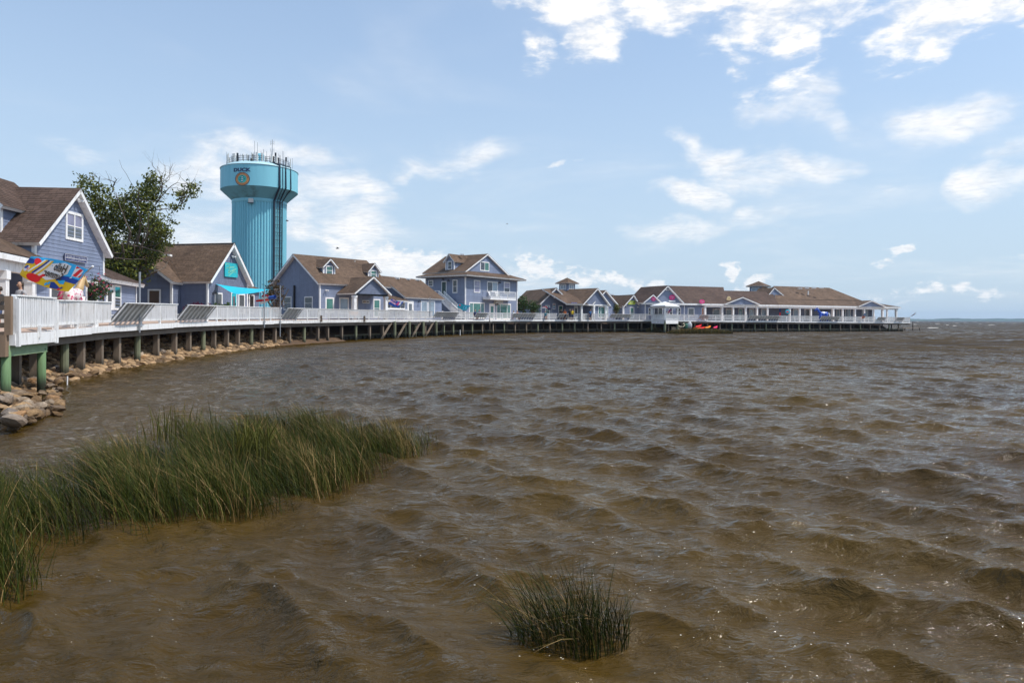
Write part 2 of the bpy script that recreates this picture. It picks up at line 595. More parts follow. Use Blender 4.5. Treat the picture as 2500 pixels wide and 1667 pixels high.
def water_z(x, y):
    """height of the water sheet near a point"""
    r = min(max(np.searchsorted(W_ROWS, y + 1.2), 0), len(W_ROWS) - 1)
    c = int(round((x / ((W_ROWS[r] + 2.0) * 1.12) + 1) / 2 * (W_NCOL - 1)))
    return float(W_Z[r, min(max(c, 0), W_NCOL - 1)])


# ------------------------------------------------------------------ the line of the boardwalk's water edge
EDGE_PX = [(60, 20.5), (132, 23.5), (200, 26), (268, 29.3), (347, 33), (430, 37.5), (500, 42), (570, 47), (640, 52), (710, 57), (780, 62), (860, 68.3), (950, 75.5), (1060, 87),
           (1130, 95), (1200, 102), (1300, 110), (1400, 116), (1500, 120), (1600, 123), (1750, 127), (1900, 132.5), (2050, 138.5), (2222, 146)]
DECK_Z = [(60, 1.82), (132, 1.84), (268, 1.90), (500, 2.0), (700, 2.06), (950, 2.12), (1200, 2.13), (1600, 2.2), (1900, 2.1), (2222, 1.98)]


def crom(p0, p1, p2, p3, t):
    return 0.5 * ((2 * p1) + (-p0 + p2) * t + (2 * p0 - 5 * p1 + 4 * p2 - p3) * t * t + (-p0 + 3 * p1 - 3 * p2 + p3) * t ** 3)


_pts = [XY(*e) for e in EDGE_PX]
_path, _ppx = [], []
for i in range(len(_pts) - 1):
    a, b, c, d = _pts[max(i - 1, 0)], _pts[i], _pts[i + 1], _pts[min(i + 2, len(_pts) - 1)]
    for k in range(10):
        _path.append(crom(a, b, c, d, k / 10))
_path.append(_pts[-1])
_path = np.array([(p[0], p[1]) for p in _path])
_ppx = PX0 + _path[:, 0] / _path[:, 1] * FPX
_s = np.concatenate([[0], np.cumsum(np.hypot(*np.diff(_path, axis=0).T))])
S_END = _s[-1]
_dz = np.interp(_ppx, [a for a, b in DECK_Z], [b for a, b in DECK_Z])


def s_of(px):
    return float(np.interp(px, _ppx, _s))


def px_of(s):
    return float(np.interp(s, _s, _ppx))


def at_s(s, off=0.0, z=None, dzv=0.0):
    """point on the edge line at arc length s, off metres inland"""
    x, y = float(np.interp(s, _s, _path[:, 0])), float(np.interp(s, _s, _path[:, 1]))
    if off or True:
        e = 0.4
        x1, y1 = float(np.interp(s + e, _s, _path[:, 0])), float(np.interp(s + e, _s, _path[:, 1]))
        x0, y0 = float(np.interp(s - e, _s, _path[:, 0])), float(np.interp(s - e, _s, _path[:, 1]))
        d = Vector((x1 - x0, y1 - y0, 0)).normalized()
    inl = Vector((-d.y, d.x, 0))
    zz = float(np.interp(s, _s, _dz)) if z is None else z
    return Vector((x, y, zz + dzv)) + inl * off


def tan_s(s):
    return (at_s(s + .4) - at_s(s - .4)).normalized()


def inl_s(s):
    t_ = tan_s(s)
    return Vector((-t_.y, t_.x, 0)).normalized()


# ------------------------------------------------------------------ land behind and bank under the boardwalk
SAND = mat('bank_soil', (0.095, 0.055, 0.028), 0.95, 0.4, 1.5, 0.5)


def land():
    mb = MB()
    ss = np.linspace(-7, S_END * 0.985, 140)
    lines = []
    for s in ss:
        px = px_of(max(s, 0))
        rocky = px < 860
        if px > 1640:
            prof = [(1.0, -0.9), (1.02, -0.5), (1.04, 0.3), (1.06, 0.42), (2.0, 0.55), (3.4, 0.6), (4.6, 1.2), (6.2, 1.6), (14, 1.75), (16, 1.7)]
        elif rocky:
            prof = [(-2.4, -0.9), (-0.6, -0.22), (0.0, 0.02), (0.9, 0.32), (2.0, 0.62), (3.1, 0.95), (4.2, 1.6), (5.2, 1.82), (30, 1.9), (160, 2.0)]
        else:
            prof = [(2.6, -0.9), (2.65, -0.5), (2.7, 0.35), (2.75, 0.55), (3.0, 0.72), (3.4, 0.76), (4.6, 1.2), (6.2, 1.75), (30, 1.9), (160, 2.0)]
        row = []
        for o, z in prof:
            if s < 0:
                p = at_s(0, o, z) + tan_s(0.5) * s * 1.0
                p += Vector((1, 0, 0)) * (-s) * 0.42 * (1 if o < 10 else 0)
            else:
                p = at_s(s, o, z)
            if s < -2 and o < 6:
                p.z -= (-2 - s) * .3
            row.append(p + Vector((0, 0, rng.uniform(-.04, .04) if o < 6 else 0)))
        lines.append(row)
    n = len(lines[0])
    vs = [p for r_ in lines for p in r_]
    fs = []
    for i in range(len(lines) - 1):
        for j in range(n - 1):
            a = i * n + j
            fs.append((a, a + n, a + n + 1, a + 1))
    mb.mesh(vs, fs)
    o = mb.build('shore_bank', SAND)
    tag(o, 'sloping rocky shore bank under the boardwalk', None, None, 'structure')
    return o


bank = land()

# riprap
ROCK = bpy.data.materials.new('riprap_stone')
ROCK.use_nodes = True
_t = NT(ROCK.node_tree)
_b = _t.n['Principled BSDF']
_oi = _t.node('ShaderNodeObjectInfo')
_cr = _t.node('ShaderNodeValToRGB')
_el = _cr.color_ramp.elements
_cols = [(0.26, 0.205, 0.16), (0.34, 0.25, 0.165), (0.40, 0.245, 0.11), (0.44, 0.27, 0.125), (0.22, 0.145, 0.09), (0.37, 0.20, 0.085), (0.19, 0.155, 0.13), (0.42, 0.33, 0.24), (0.31, 0.165, 0.065)]
_el[0].position = 0
_el[0].color = c4(_cols[0])
_el[1].position = 1
_el[1].color = c4(_cols[-1])
for i in range(1, len(_cols) - 1):
    e_ = _el.new(i / (len(_cols) - 1))
    e_.color = c4(_cols[i])
_cr.color_ramp.interpolation = 'CONSTANT'
_t.l.new(_oi.outputs['Random'], _cr.inputs[0])
_tc = _t.node('ShaderNodeTexCoord')
_ge = _t.node('ShaderNodeNewGeometry')
_n = _t.noise(_tc.outputs['Object'], 2.5, 6.0, 0.65)
_c = _t.mixc(1.0, _cr.outputs[0], _t.node('ShaderNodeCombineColor').outputs[0], 'MULTIPLY')
_sc = _t.node('ShaderNodeVectorMath', operation='SCALE')
_t.l.new(_cr.outputs[0], _sc.inputs[0])
_t.l.new(_t.rng(_n, 0.25, 0.75, 0.55, 1.25, False), _sc.inputs['Scale'])
_sz = _t.node('ShaderNodeSeparateXYZ')
_t.l.new(_ge.outputs['Position'], _sz.inputs[0])
_wet = _t.rng(_t.m('ADD', _sz.outputs[2], _t.m('MULTIPLY', _n, 0.3)), 0.25, 0.62, 0.9, 0.0)
_rc = _t.mixc(_wet, _sc.outputs[0], c4((0.085, 0.045, 0.014)))       # rust-brown weed line
_t.l.new(_rc, _b.inputs['Base Color'])
_b.inputs['Roughness'].default_value = 0.8
_bm = _t.node('ShaderNodeBump')
_bm.inputs['Strength'].default_value = 0.5
_bm.inputs['Distance'].default_value = 0.03
_t.l.new(_t.noise(_tc.outputs['Object'], 9.0, 5.0, 0.6), _bm.inputs['Height'])
_t.l.new(_bm.outputs[0], _b.inputs['Normal'])


def rock_mesh(seed):
    g = np.random.default_rng(seed)
    import bmesh
    bm = bmesh.new()
    bmesh.ops.create_icosphere(bm, subdivisions=2, radius=1.0)
    planes = [(Vector(g.normal(0, 1, 3)).normalized(), g.uniform(0.5, 0.8)) for _ in range(9)]
    for v in bm.verts:
        for n_, d in planes:
            k = v.co.dot(n_)
            if k > d:
                v.co -= n_ * (k - d)
        v.co *= 1 + g.uniform(-.03, .03)
    me = bpy.data.meshes.new('rock')
    bm.to_mesh(me)
    bm.free()
    me.materials.append(ROCK)
    return me


ROCKS = [rock_mesh(100 + i) for i in range(10)]


def put_rock(p, size, parent, i):
    o = bpy.data.objects.new('rock', ROCKS[i % len(ROCKS)])
    col.objects.link(o)
    o.parent = parent
    o.location = p
    o.rotation_euler = (rng.uniform(-.5, .5), rng.uniform(-.5, .5), rng.uniform(0, 6.28))
    o.scale = (size * rng.uniform(.8, 1.5), size * rng.uniform(.7, 1.1), size * rng.uniform(.45, .75))
    return o


def bank_pt(s, off):
    zz = float(np.interp(off, [-2.4, -.6, 0, .9, 2, 3.1, 4.2], [-.9, -.22, .02, .32, .62, .95, 1.6]))
    if s < 0:
        return at_s(0, off, zz) + tan_s(0.5) * s + Vector((1, 0, 0)) * (-s) * 0.42
    return at_s(s, off, zz)


nrock = 0
cand = []
for k in range(4200):
    u = rng.uniform(0, 1)
    s = -13 + u * (s_of(900) + 13)
    off = rng.uniform(-1.0, 3.3)
    p = bank_pt(s, off)
    pxr = PX0 + p.x / p.y * FPX
    pyr = 771 + (EYE - p.z) / p.y * FPX
    if p.y < 9 or p.x < -0.80 * p.y - 1.5 or pyr > 1042 - .30 * pxr:
        continue
    size = rng.uniform(.09, .25) * (1.1 if off < 1 else .9) * (1.0 if s < 14 else 1.3)
    if p.y < 21.5 and p.z > .30 and pxr < 150:
        continue
    cand.append((size / p.y, p, size))
# a toe of larger stones by the green posts
for k in range(170):
    px, py = rng.uniform(-20, 150), rng.uniform(930, 1040)
    if py > 1046 - 0.32 * px:
        continue
    D = (EYE - 0.12) * FPX / (py - 771)
    p = P(px, py, D)
    p.z = rng.uniform(0.0, .22)
    cand.append((rng.uniform(.3, 1.0), p, rng.uniform(.10, .21)))
cand.sort(key=lambda c: -c[0])
for i, (_, p, size) in enumerate(cand[:300]):
    put_rock(p, size, bank, i)
rest = MB()
for i, (_, p, size) in enumerate(cand[300:2300]):
    me = ROCKS[i % len(ROCKS)]
    M_ = Matrix.Translation(p) @ Matrix.Rotation(rng.uniform(0, 6.28), 4, 'Z') @ Matrix.Rotation(rng.uniform(-.5, .5), 4, 'X') @ Matrix.Diagonal((size * 1.2, size * .9, size * .6, 1))
    rest.mesh([M_ @ v.co for v in me.vertices], [tuple(q.vertices) for q in me.polygons], random.choice((.35, .5, .7, .85, 1.0, 1.15, 1.35)))
o_ = rest.build('small_rocks', mat('small_rock_stone', (0.31, 0.20, 0.105), 0.85, 0.4, 0.9, 0.4, shade=True, dirt=(0.10, 0.05, 0.018), dirt_amt=.8), bank)
tag(o_, kind='stuff')

# ------------------------------------------------------------------ boardwalk
board = empty('boardwalk', at_s(10, 0, 0), 'long curving white railed wooden boardwalk raised on piles above the water', 'boardwalk')
RAIL_H = 1.03
BENCHES = [(272, 345), (433, 503), (687, 723), (1056, 1111), (1156, 1184), (1248, 1303), (1360, 1386), (1488, 1537), (1705, 1727), (1826, 1900), (2000, 2046), (2139, 2158), (2186, 2203)]
GAZ = (1592, 1655)                     # gazebo stands here

# deck boards, one mesh
mb = MB()
sv = list(np.arange(0, S_END, 0.6)) + [S_END]
for a, b in zip(sv[:-1], sv[1:]):
    w = 5.0
    mb.face([at_s(a, 0.02), at_s(b, 0.02), at_s(b, w), at_s(a, w)], random.uniform(.8, 1.15))
    mb.face([at_s(a, 0.02, None, -.05), at_s(a, w, None, -.05), at_s(b, w, None, -.05), at_s(b, 0.02, None, -.05)])
    mb.face([at_s(a, 0.02, None, -.05), at_s(b, 0.02, None, -.05), at_s(b, 0.02), at_s(a, 0.02)])
tag(mb.build('deck_boards', DECKW, board), kind='stuff')

# fascia boards and the beam behind them
step = 3.4
sv = list(np.arange(0.0, S_END, step)) + [S_END]
for a, b in zip(sv[:-1], sv[1:]):
    mb = MB()
    k = max(2, int((b - a) / 1.2))
    zt = -.005 + random.uniform(-.012, .012)
    hgt = .27 + random.uniform(-.012, .012)
    for j in range(k):
        s0, s1 = a + .006 + (b - a - .012) * j / k, a + .006 + (b - a - .012) * (j + 1) / k
        p0, p1 = at_s(s0, -.045, None, zt), at_s(s1, -.045, None, zt)
        q0, q1 = at_s(s0, 0.0, None, zt), at_s(s1, 0.0, None, zt)
        d_ = Vector((0, 0, -hgt))
        mb.face([p0 + d_, p1 + d_, p1, p0])
        mb.face([p0, p1, q1, q0])
        mb.face([q0 + d_, q1 + d_, p1 + d_, p0 + d_])
    mb.build('fascia_board', WHITE if px_of(a) < 700 or px_of(a) > 1100 else WHITE_OLD, board)
mb = MB()
for a, b in zip(sv[:-1], sv[1:]):
    for j in range(3):
        s0, s1 = a + (b - a) * j / 3, a + (b - a) * (j + 1) / 3
        mb.bar(at_s(s0, .22, None, -.42), at_s(s1, .22, None, -.42), .1, .3)
mb.build('beam', BEAM, board)

# piles
s = 0.8
i = 0
while s < S_END - .5:
    px = px_of(s)
    water_side = px > 850
    zt = float(np.interp(s, _s, _dz)) - .3
    rnd = (i % 4 == 2) if px < 900 else (i % 5 == 1)
    base = at_s(s, .38 if rnd else .30, -1.0)
    mb = MB()
    if rnd:
        mb.tube([base, V2(base, zt)], [.15, .14], 10)
    else:
        t_ = tan_s(s)
        n_ = inl_s(s)
        lean = t_ * rng.uniform(-.02, .02)
        w_ = .24 if px < 800 else .22
        mb.box(base - t_ * w_ / 2, t_ * w_, n_ * w_, Vector((0, 0, zt + 1.0)) + lean)
    mb.build('pile', PILE_GREEN if (rnd or (px > 1000 and i % 3 == 0)) else PILE, board)
    if px > 820 or i % 2 == 0:
        mb = MB()
        b2 = at_s(s + .4, 2.4, -1.0)
        mb.tube([b2, V2(b2, zt)], [.14, .13], 8)
        mb.build('pile', PILE, board)
    s += random.choice((1.9, 2.2, 2.5)) if px < 800 else 2.75
    i += 1
# raking braces near the low shop
for px in (948, 985, 1020, 1052):
    s0 = s_of(px)
    mb = MB()
    mb.bar(at_s(s0 - 1.6, .15, -.3), at_s(s0 + .9, .1, 1.75), .14, .2)
    mb.build('brace', PILE, board)
    mb = MB()
    b0 = at_s(s0 + 1.3, -.12, -1)
    mb.tube([b0, V2(b0, 1.9)], [.17, .16], 10)
    mb.build('pile', PILE_GREEN, board)
# wooden bulkhead behind the piles
mb = MB()
sa, sb = s_of(868), S_END - 1.0
nn = int((sb - sa) / .3)
for k in range(nn):
    s0 = sa + k * .3
    p = at_s(s0, 2.55 if px_of(s0) < 1640 else .85, -.8)
    mb.box(p, tan_s(s0) * .285, inl_s(s0) * .05, Vector((0, 0, 1.28 + random.uniform(-.02, .02))), random.uniform(.6, 1.2))
BULK = mat('bulkhead_planks', (0.07, 0.055, 0.038), 0.9, 0.3, 2.0, 0.2, shade=True)
tag(mb.build('bulkhead', BULK, board), kind='stuff')
sv2 = np.linspace(sa, sb, 60)
for zc, hh in ((.44, .16), ):
    mb = MB()
    for a, b in zip(sv2[:-1], sv2[1:]):
        oo = 2.45 if px_of(a) < 1640 else .72
        mb.bar(at_s(a, oo, zc), at_s(b, oo, zc), .18, hh)
    mb.build('wale', mat('wale_wood', (0.20, 0.175, 0.12), .85, .3, 2.0), board)
s = sa
while s < sb:
    mb = MB()
    p = at_s(s, 2.36 if px_of(s) < 1640 else .60, -1)
    mb.box(p, tan_s(s) * .18, inl_s(s) * .12, Vector((0, 0, 1.55)))
    mb.build('bulkhead_post', PILE_GREEN, board)
    s += 2.75

# railings
near_left = 296
far_bal = MB()


def rail_section(a, b, root, offs=0.0, h=RAIL_H, getp=at_s, tan=tan_s, inl=inl_s, m=None, pitch=None, first_post=True, gap=.13):
    """posts at both ends, cap, bottom rail and balusters between arc lengths a and b"""
    global near_left
    px = px_of(a)
    m = m or (WHITE if (px < 760 or px > 1150) else WHITE_OLD)
    mb = MB()
    n = max(1, int((b - a) / 1.3))
    for j in range(n):
        s0, s1 = a + (b - a) * j / n, a + (b - a) * (j + 1) / n
        mb.bar(getp(s0, offs, None, h - .02), getp(s1, offs, None, h - .02), .15, .045)
        mb.bar(getp(s0, offs, None, h - .085), getp(s1, offs, None, h - .085), .05, .085)
        mb.bar(getp(s0, offs, None, gap + .05), getp(s1, offs, None, gap + .05), .05, .085)
    rail = mb.build('railing', m, root)
    if first_post:
        mb = MB()
        t_ = tan(a)
        n_ = inl(a)
        p = getp(a, offs - .045, None, -.24)
        mb.box(p - t_ * .05, t_ * .1, n_ * .1, Vector((0, 0, h + .2)))
        mb.build('post', m, rail)
    pitch = pitch or (.135 if px < 900 else .15)
    k = int((b - a) / pitch)
    for j in range(1, k):
        s0 = a + (b - a) * j / k
        t_ = tan(s0)
        n_ = inl(s0)
        p = getp(s0, offs + rng.uniform(-.004, .004), None, gap + .03)
        w_ = .05
        if near_left > 0 and px < 620:
            one = MB()
            one.box(p - t_ * w_ / 2 - n_ * .05, t_ * w_, n_ * .035, Vector((0, 0, h - gap - .1)))
            one.build('baluster', m, rail)
            near_left -= 1
        else:
            far_bal.box(p - t_ * w_ / 2 - n_ * .05, t_ * w_, n_ * .035, Vector((0, 0, h - gap - .1)))
    return rail


def bench(a, b, root):
    """bench facing the shops; its slatted back leans out over the water"""
    mb = MB()
    n = max(4, int(round((b - a) / .62)))
    out = .62
    for j in range(n + 1):
        s0 = a + (b - a) * j / n
        lo, hi = at_s(s0, .10, None, .02), at_s(s0, -out, None, .98)
        mb.bar(lo, hi, .05, .10, up=tan_s(s0))
    br = mb.build('bench', WHITE, root)
    nb = 5
    for q in range(nb):
        f0, f1 = .10 + .88 * q / nb, .10 + .88 * (q + 1) / nb - (.004 if a < s_of(600) else .025)
        if q == 0 and a > s_of(900):
            continue
        mb = MB()
        k = max(1, int((b - a) / 1.5))
        for j in range(k):
            s0, s1 = a + (b - a) * j / k, a + (b - a) * (j + 1) / k
            g = lambda s_, f: at_s(s_, .10 - (.10 + out) * f + .07, None, .02 + .96 * f + .03)
            mb.face([g(s0, f0), g(s1, f0), g(s1, f1), g(s0, f1)])
            d_ = inl_s(s0) * .03 + Vector((0, 0, .02))
            mb.face([g(s0, f1) + d_, g(s1, f1) + d_, g(s1, f0) + d_, g(s0, f0) + d_])
            mb.face([g(s0, f1), g(s1, f1), g(s1, f1) + d_, g(s0, f1) + d_])
            mb.face([g(s0, f0) + d_, g(s1, f0) + d_, g(s1, f0), g(s0, f0)])
        mb.build('slat', BENCH, br)
    mb = MB()
    mb.bar(at_s(a, -out, None, .985), at_s(b, -out, None, .985), .14, .04)
    mb.build('cap', WHITE, br)
    mb = MB()
    mb.bar(at_s(a, .45, None, .45), at_s(b, .45, None, .45), .5, .05)
    mb.build('seat', BENCH, br)


stops = [s_of(134)]
for p0, p1 in BENCHES:
    stops += [s_of(p0), s_of(p1)]
stops.append(S_END - .1)
for q in range(0, len(stops) - 1):
    a, b = stops[q], stops[q + 1]
    if q % 2 == 1:
        bench(a, b, board)
        continue
    n = max(1, int(round((b - a) / 1.95)))
    for j in range(n):
        s0, s1 = a + (b - a) * j / n, a + (b - a) * (j + 1) / n
        mid = px_of((s0 + s1) / 2)
        if GAZ[0] < mid < GAZ[1]:
            continue
        rail_section(s0, s1, board, offs=.02)
# rail along the walkway's end, turning inland
for j in range(3):
    e0, e1 = at_s(S_END, .1 + 1.6 * j), at_s(S_END, .1 + 1.6 * (j + 1))
    mb = MB()
    mb.bar(e0 + Vector((0, 0, 1.0)), e1 + Vector((0, 0, 1.0)), .14, .05)
    mb.bar(e0 + Vector((0, 0, .18)), e1 + Vector((0, 0, .18)), .05, .08)
    mb.bar(e0, e0 + Vector((0, 0, 1.0)), .1)
    mb.build('railing', WHITE, board)
    for k in range(10):
        p = e0.lerp(e1, k / 10)
        far_bal.bar(p + Vector((0, 0, .15)), p + Vector((0, 0, 1.0)), .05)
tag(far_bal.build('balusters', WHITE, board), kind='stuff')

# ------------------------------------------------------------------ viewing platform on green posts, nearest corner
PA, PB = XY(38, 18.5), XY(133, 21.2)
PB2 = Vector((at_s(s_of(134), .1).x - .2, at_s(s_of(134), .1).y))
plat = empty('viewing_platform', V2(PA, 0), 'white railed wooden platform corner on new green posts beside the rocks', 'platform')
pd = (PB - PA).normalized()
pn = Vector((-pd.y, pd.x))
PL = (PB - PA).length
pz = 1.83


def plat_pt(s, off=0.0, z=None, dzv=0.0):
    q = PA + pd * s + pn * off
    return Vector((q.x, q.y, (pz if z is None else z) + dzv))


mb = MB()
k = int(6.0 / .14)
for j in range(k):
    mb.box(plat_pt(0, .02 + j * .14, None, -.04), V2(pd, 0) * PL, V2(pn, 0) * .134, Vector((0, 0, .04)), random.uniform(.8, 1.1))
tag(mb.build('deck_boards', DECKW, plat), kind='stuff')
mb = MB()
mb.box(plat_pt(-.03, -.06, None, -.33), V2(pd, 0) * (PL + .06), V2(pn, 0) * .06, Vector((0, 0, .33)))
mb.build('fascia_board', WHITE, plat)
mb = MB()
mb.box(plat_pt(-.08, -.02, None, -.33), V2(pd, 0) * .07, V2(pn, 0) * 5.9, Vector((0, 0, .31)))
mb.build('fascia_board', WHITE, plat)
t3, n3 = V2(pd, 0), V2(pn, 0)
near_left += 0
px_of_keep = px_of
r1 = rail_section(0.0, PL, plat, 0.03, RAIL_H + .02, plat_pt, lambda s: t3, lambda s: n3, WHITE, .125)
for ss_ in (0.02, PL * .52, PL - .02):
    mb = MB()
    big = .14 if ss_ != PL * .52 else .05
    p = plat_pt(ss_, -.10, None, -.36 if ss_ != PL * .52 else -.16)
    mb.box(p - t3 * big / 2, t3 * big, n3 * .08, Vector((0, 0, 1.30 if ss_ != PL * .52 else .36)))
    mb.build('post', WHITE, plat)
# return rail towards the shops on the far side of the platform
mb = MB()
mb.bar(plat_pt(PL, 0, None, 1.03), V2(PB2, pz + 1.03), .13, .045)
mb.bar(plat_pt(PL, 0, None, .17), V2(PB2, pz + .17), .05, .08)
mb.box(plat_pt(PL, 0, None, -.3), V2(PB2, 0) - V2(PB, 0), -t3 * .05, Vector((0, 0, .3)))
rr = mb.build('railing', WHITE, plat)
for k in range(1, 20):
    p = plat_pt(PL, 0).lerp(V2(PB2, pz), k / 20)
    mb = MB()
    mb.bar(p + Vector((0, 0, .15)), p + Vector((0, 0, 1.0)), .045)
    mb.build('baluster', WHITE, rr)
# green beam and posts
mb = MB()
mb.box(plat_pt(-.16, .10, None, -.62), t3 * (PL - .1), n3 * .09, Vector((0, 0, .29)))
mb.build('beam', GREENW, plat)
for ss_, dia, off in ((-.05, .115, .2), (PL - .42, .115, .2), (PL * .45, .10, 3.0), (-.05, .11, 3.2)):
    mb = MB()
    p = plat_pt(ss_, off, -.6)
    mb.tube([p, V2(p, .4), V2(p, pz - .5)], [dia * 1.06, dia * 1.03, dia], 14)
    mb.build('post', GREENP, plat, True)
# old brown corner post and slatted ramp rail on its left
mb = MB()
c0 = plat_pt(-.35, .10, None, -.62)
mb.box(c0, t3 * .22, n3 * .26, Vector((0, 0, .58)))
mb.build('post_base', BROWNW, plat)
mb = MB()
mb.box(plat_pt(-.30, .0, None, -.04), t3 * .14, n3 * .15, Vector((0, 0, 1.04)))
mb.build('post', BROWNW, plat)
ramp_dir = Vector((-1.0, .12, 0)).normalized()
for j in range(6):
    mb = MB()
    p0 = plat_pt(-.27, .12, None, .93 - j * .235)
    mb.bar(p0, p0 + ramp_dir * 4.2 + Vector((0, 0, -.25)), .05, .135)
    mb.build('slat', BROWNW, plat)

# pvc stakes standing in the water
for px, py, h, lab in ((163, 940, .30, 'thin white stake standing in the water off the rocks'), (1123, 819, .75, 'thin pale stake standing in the water before the two storey house')):
    D = EYE * FPX / (py - 772 - .0052 * (px - 163))
    p = P(px, py, D)
    mb = MB()
    mb.tube([Vector((p.x, p.y, -.6)), Vector((p.x + .02, p.y, h))], .022 if px < 500 else .05, 8)
    tag(mb.build('water_stake', WHITE), lab, 'stake')

# ------------------------------------------------------------------ far shore
mb = MB()
g = np.random.default_rng(3)
for row in range(3):
    x = -2500.0
    D0 = 4300 + row * 60
    prev = None
    while x < 6500:
        h = 11 + 4 * math.sin(x * .004 + row) + 2.5 * math.sin(x * .021 + row * 2) + g.uniform(-1.5, 1.5) + row
        cur = (Vector((x, D0, -1)), Vector((x, D0 + 20, h)), Vector((x, D0 + 90, h * .9)))
        if prev:
            mb.face([prev[0], cur[0], cur[1], prev[1]])
            mb.face([prev[1], cur[1], cur[2], prev[2]])
        prev = cur
        x += 11
tag(mb.build('far_shore', mat('far_woods', (0.045, 0.075, 0.035), 0.9, .3, .02)), 'low wooded far shore across the sound', None, None, 'structure')

# ------------------------------------------------------------------ reeds
REED = bpy.data.materials.new('reed_blades')
REED.use_nodes = True
_t = NT(REED.node_tree)
_b = _t.n['Principled BSDF']
_at = _t.node('ShaderNodeAttribute', attribute_name='shade')
_cr = _t.node('ShaderNodeValToRGB')
_e = _cr.color_ramp.elements
_e[0].position, _e[0].color = 0.0, (0.011, 0.016, 0.003, 1)
_e[1].position, _e[1].color = 1.0, (0.30, 0.20, 0.085, 1)
for p_, c_ in ((.30, (0.022, 0.033, 0.004)), (.58, (0.056, 0.064, 0.008)), (.76, (0.09, 0.066, 0.017)), (.90, (0.19, 0.11, 0.04))):
    k_ = _e.new(p_)
    k_.color = c4(c_)
_t.l.new(_at.outputs['Fac'], _cr.inputs[0])
_t.l.new(_cr.outputs[0], _b.inputs['Base Color'])
_b.inputs['Roughness'].default_value = 0.6
_b.inputs['Specular IOR Level'].default_value = 0.12


def blades(base, height, width, lean, seed, tone):
    """curved tapering ribbons, four faces each"""
    g = np.random.default_rng(seed)
    n = len(base)
    a = g.uniform(0, 2 * math.pi, n)
    side = np.stack([np.cos(a), np.sin(a), np.zeros(n)], -1)
    ln = lean + g.normal(0, .24, (n, 2))
    ts = np.array([0, .3, .6, .85, 1.0])
    wd = np.array([1, .95, .8, .5, .08])
    rows = []
    for t_, w_ in zip(ts, wd):
        c = base.copy()
        bend = t_ ** 1.9
        c[:, :2] += ln * height[:, None] * bend
        c[:, 2] += height * (t_ - .22 * bend * np.hypot(ln[:, 0], ln[:, 1]))
        rows.append((c - side * (width * w_ / 2)[:, None], c + side * (width * w_ / 2)[:, None]))
    V = np.stack([x for r_ in rows for x in r_], 1)       # n,10,3
    F, S = [], []
    idx = np.arange(n)[:, None] * 10
    fs = np.concatenate([idx + np.array([2 * k, 2 * k + 1, 2 * k + 3, 2 * k + 2])[None] for k in range(4)], 1).reshape(-1, 4)
    tip = g.uniform(0, 1, n)
    sh = np.stack([np.clip(tone + (.30 if k == 3 else 0.0) * (tip > .55) + (.05 * (k == 0)), 0, 1) for k in range(4)], 1).ravel()
    return V.reshape(-1, 3), fs, sh


def build_blades(name, sets, parent=None):
    V = np.concatenate([s_[0] for s_ in sets])
    off = np.cumsum([0] + [len(s_[0]) for s_ in sets[:-1]])
    F = np.concatenate([s_[1] + o for s_, o in zip(sets, off)])
    S = np.concatenate([s_[2] for s_ in sets])
    me = bpy.data.meshes.new(name)
    me.from_pydata(V.tolist(), [], F.tolist())
    at = me.attributes.new('shade', 'FLOAT', 'FACE')
    at.data.foreach_set('value', S.astype(np.float32))
    me.materials.append(REED)
    o = bpy.data.objects.new(name, me)
    col.objects.link(o)
    o.parent = parent
    return o


def scatter(poly, n, seed):
    """random points inside a polygon of (x, y)"""
    g = np.random.default_rng(seed)
    poly = np.array(poly)
    lo, hi = poly.min(0), poly.max(0)
    out = []
    while len(out) < n:
        p = g.uniform(lo, hi, (4000, 2))
        inside = np.zeros(len(p), bool)
        j = len(poly) - 1
        for i in range(len(poly)):
            c = ((poly[i, 1] > p[:, 1]) != (poly[j, 1] > p[:, 1])) & (p[:, 0] < (poly[j, 0] - poly[i, 0]) * (p[:, 1] - poly[i, 1]) / (poly[j, 1] - poly[i, 1] + 1e-9) + poly[i, 0])
            inside ^= c
            j = i
        out.extend(p[inside].tolist())
    return np.array(out[:n])


def wpt(px, py, z=0.0):
    """point of the water plane seen at a pixel"""
    r_ = ray(px, py)
    k = (z - EYE) / r_.z
    return ((CAM + r_ * k).x, (CAM + r_ * k).y)


big = [wpt(*p) for p in [(-150, 1300), (0, 1330), (70, 1320), (160, 1318), (290, 1300), (350, 1322), (430, 1290), (560, 1268), (700, 1262), (830, 1215), (930, 1160), (1010, 1128), (1060, 1105), (1085, 1085),
                         (1060, 1072), (980, 1082), (900, 1075), (820, 1062), (730, 1058), (600, 1068), (470, 1100), (330, 1135), (220, 1170), (130, 1200), (60, 1225), (-150, 1250)]]
B = scatter(big, 25000, 1)
gg = np.random.default_rng(2)
cl = np.sin(B[:, 0] * 2.1) * np.cos(B[:, 1] * 2.7) + np.sin(B[:, 0] * 5.3 + B[:, 1] * 3.1) * .5


def edge_dist(poly, p):
    poly = np.array(poly)
    d = np.full(len(p), 1e9)
    for i in range(len(poly)):
        a, b = poly[i], poly[(i + 1) % len(poly)]
        t_ = np.clip(((p - a) @ (b - a)) / ((b - a) @ (b - a)), 0, 1)
        d = np.minimum(d, np.linalg.norm(p - (a + t_[:, None] * (b - a)), axis=1))
    return d


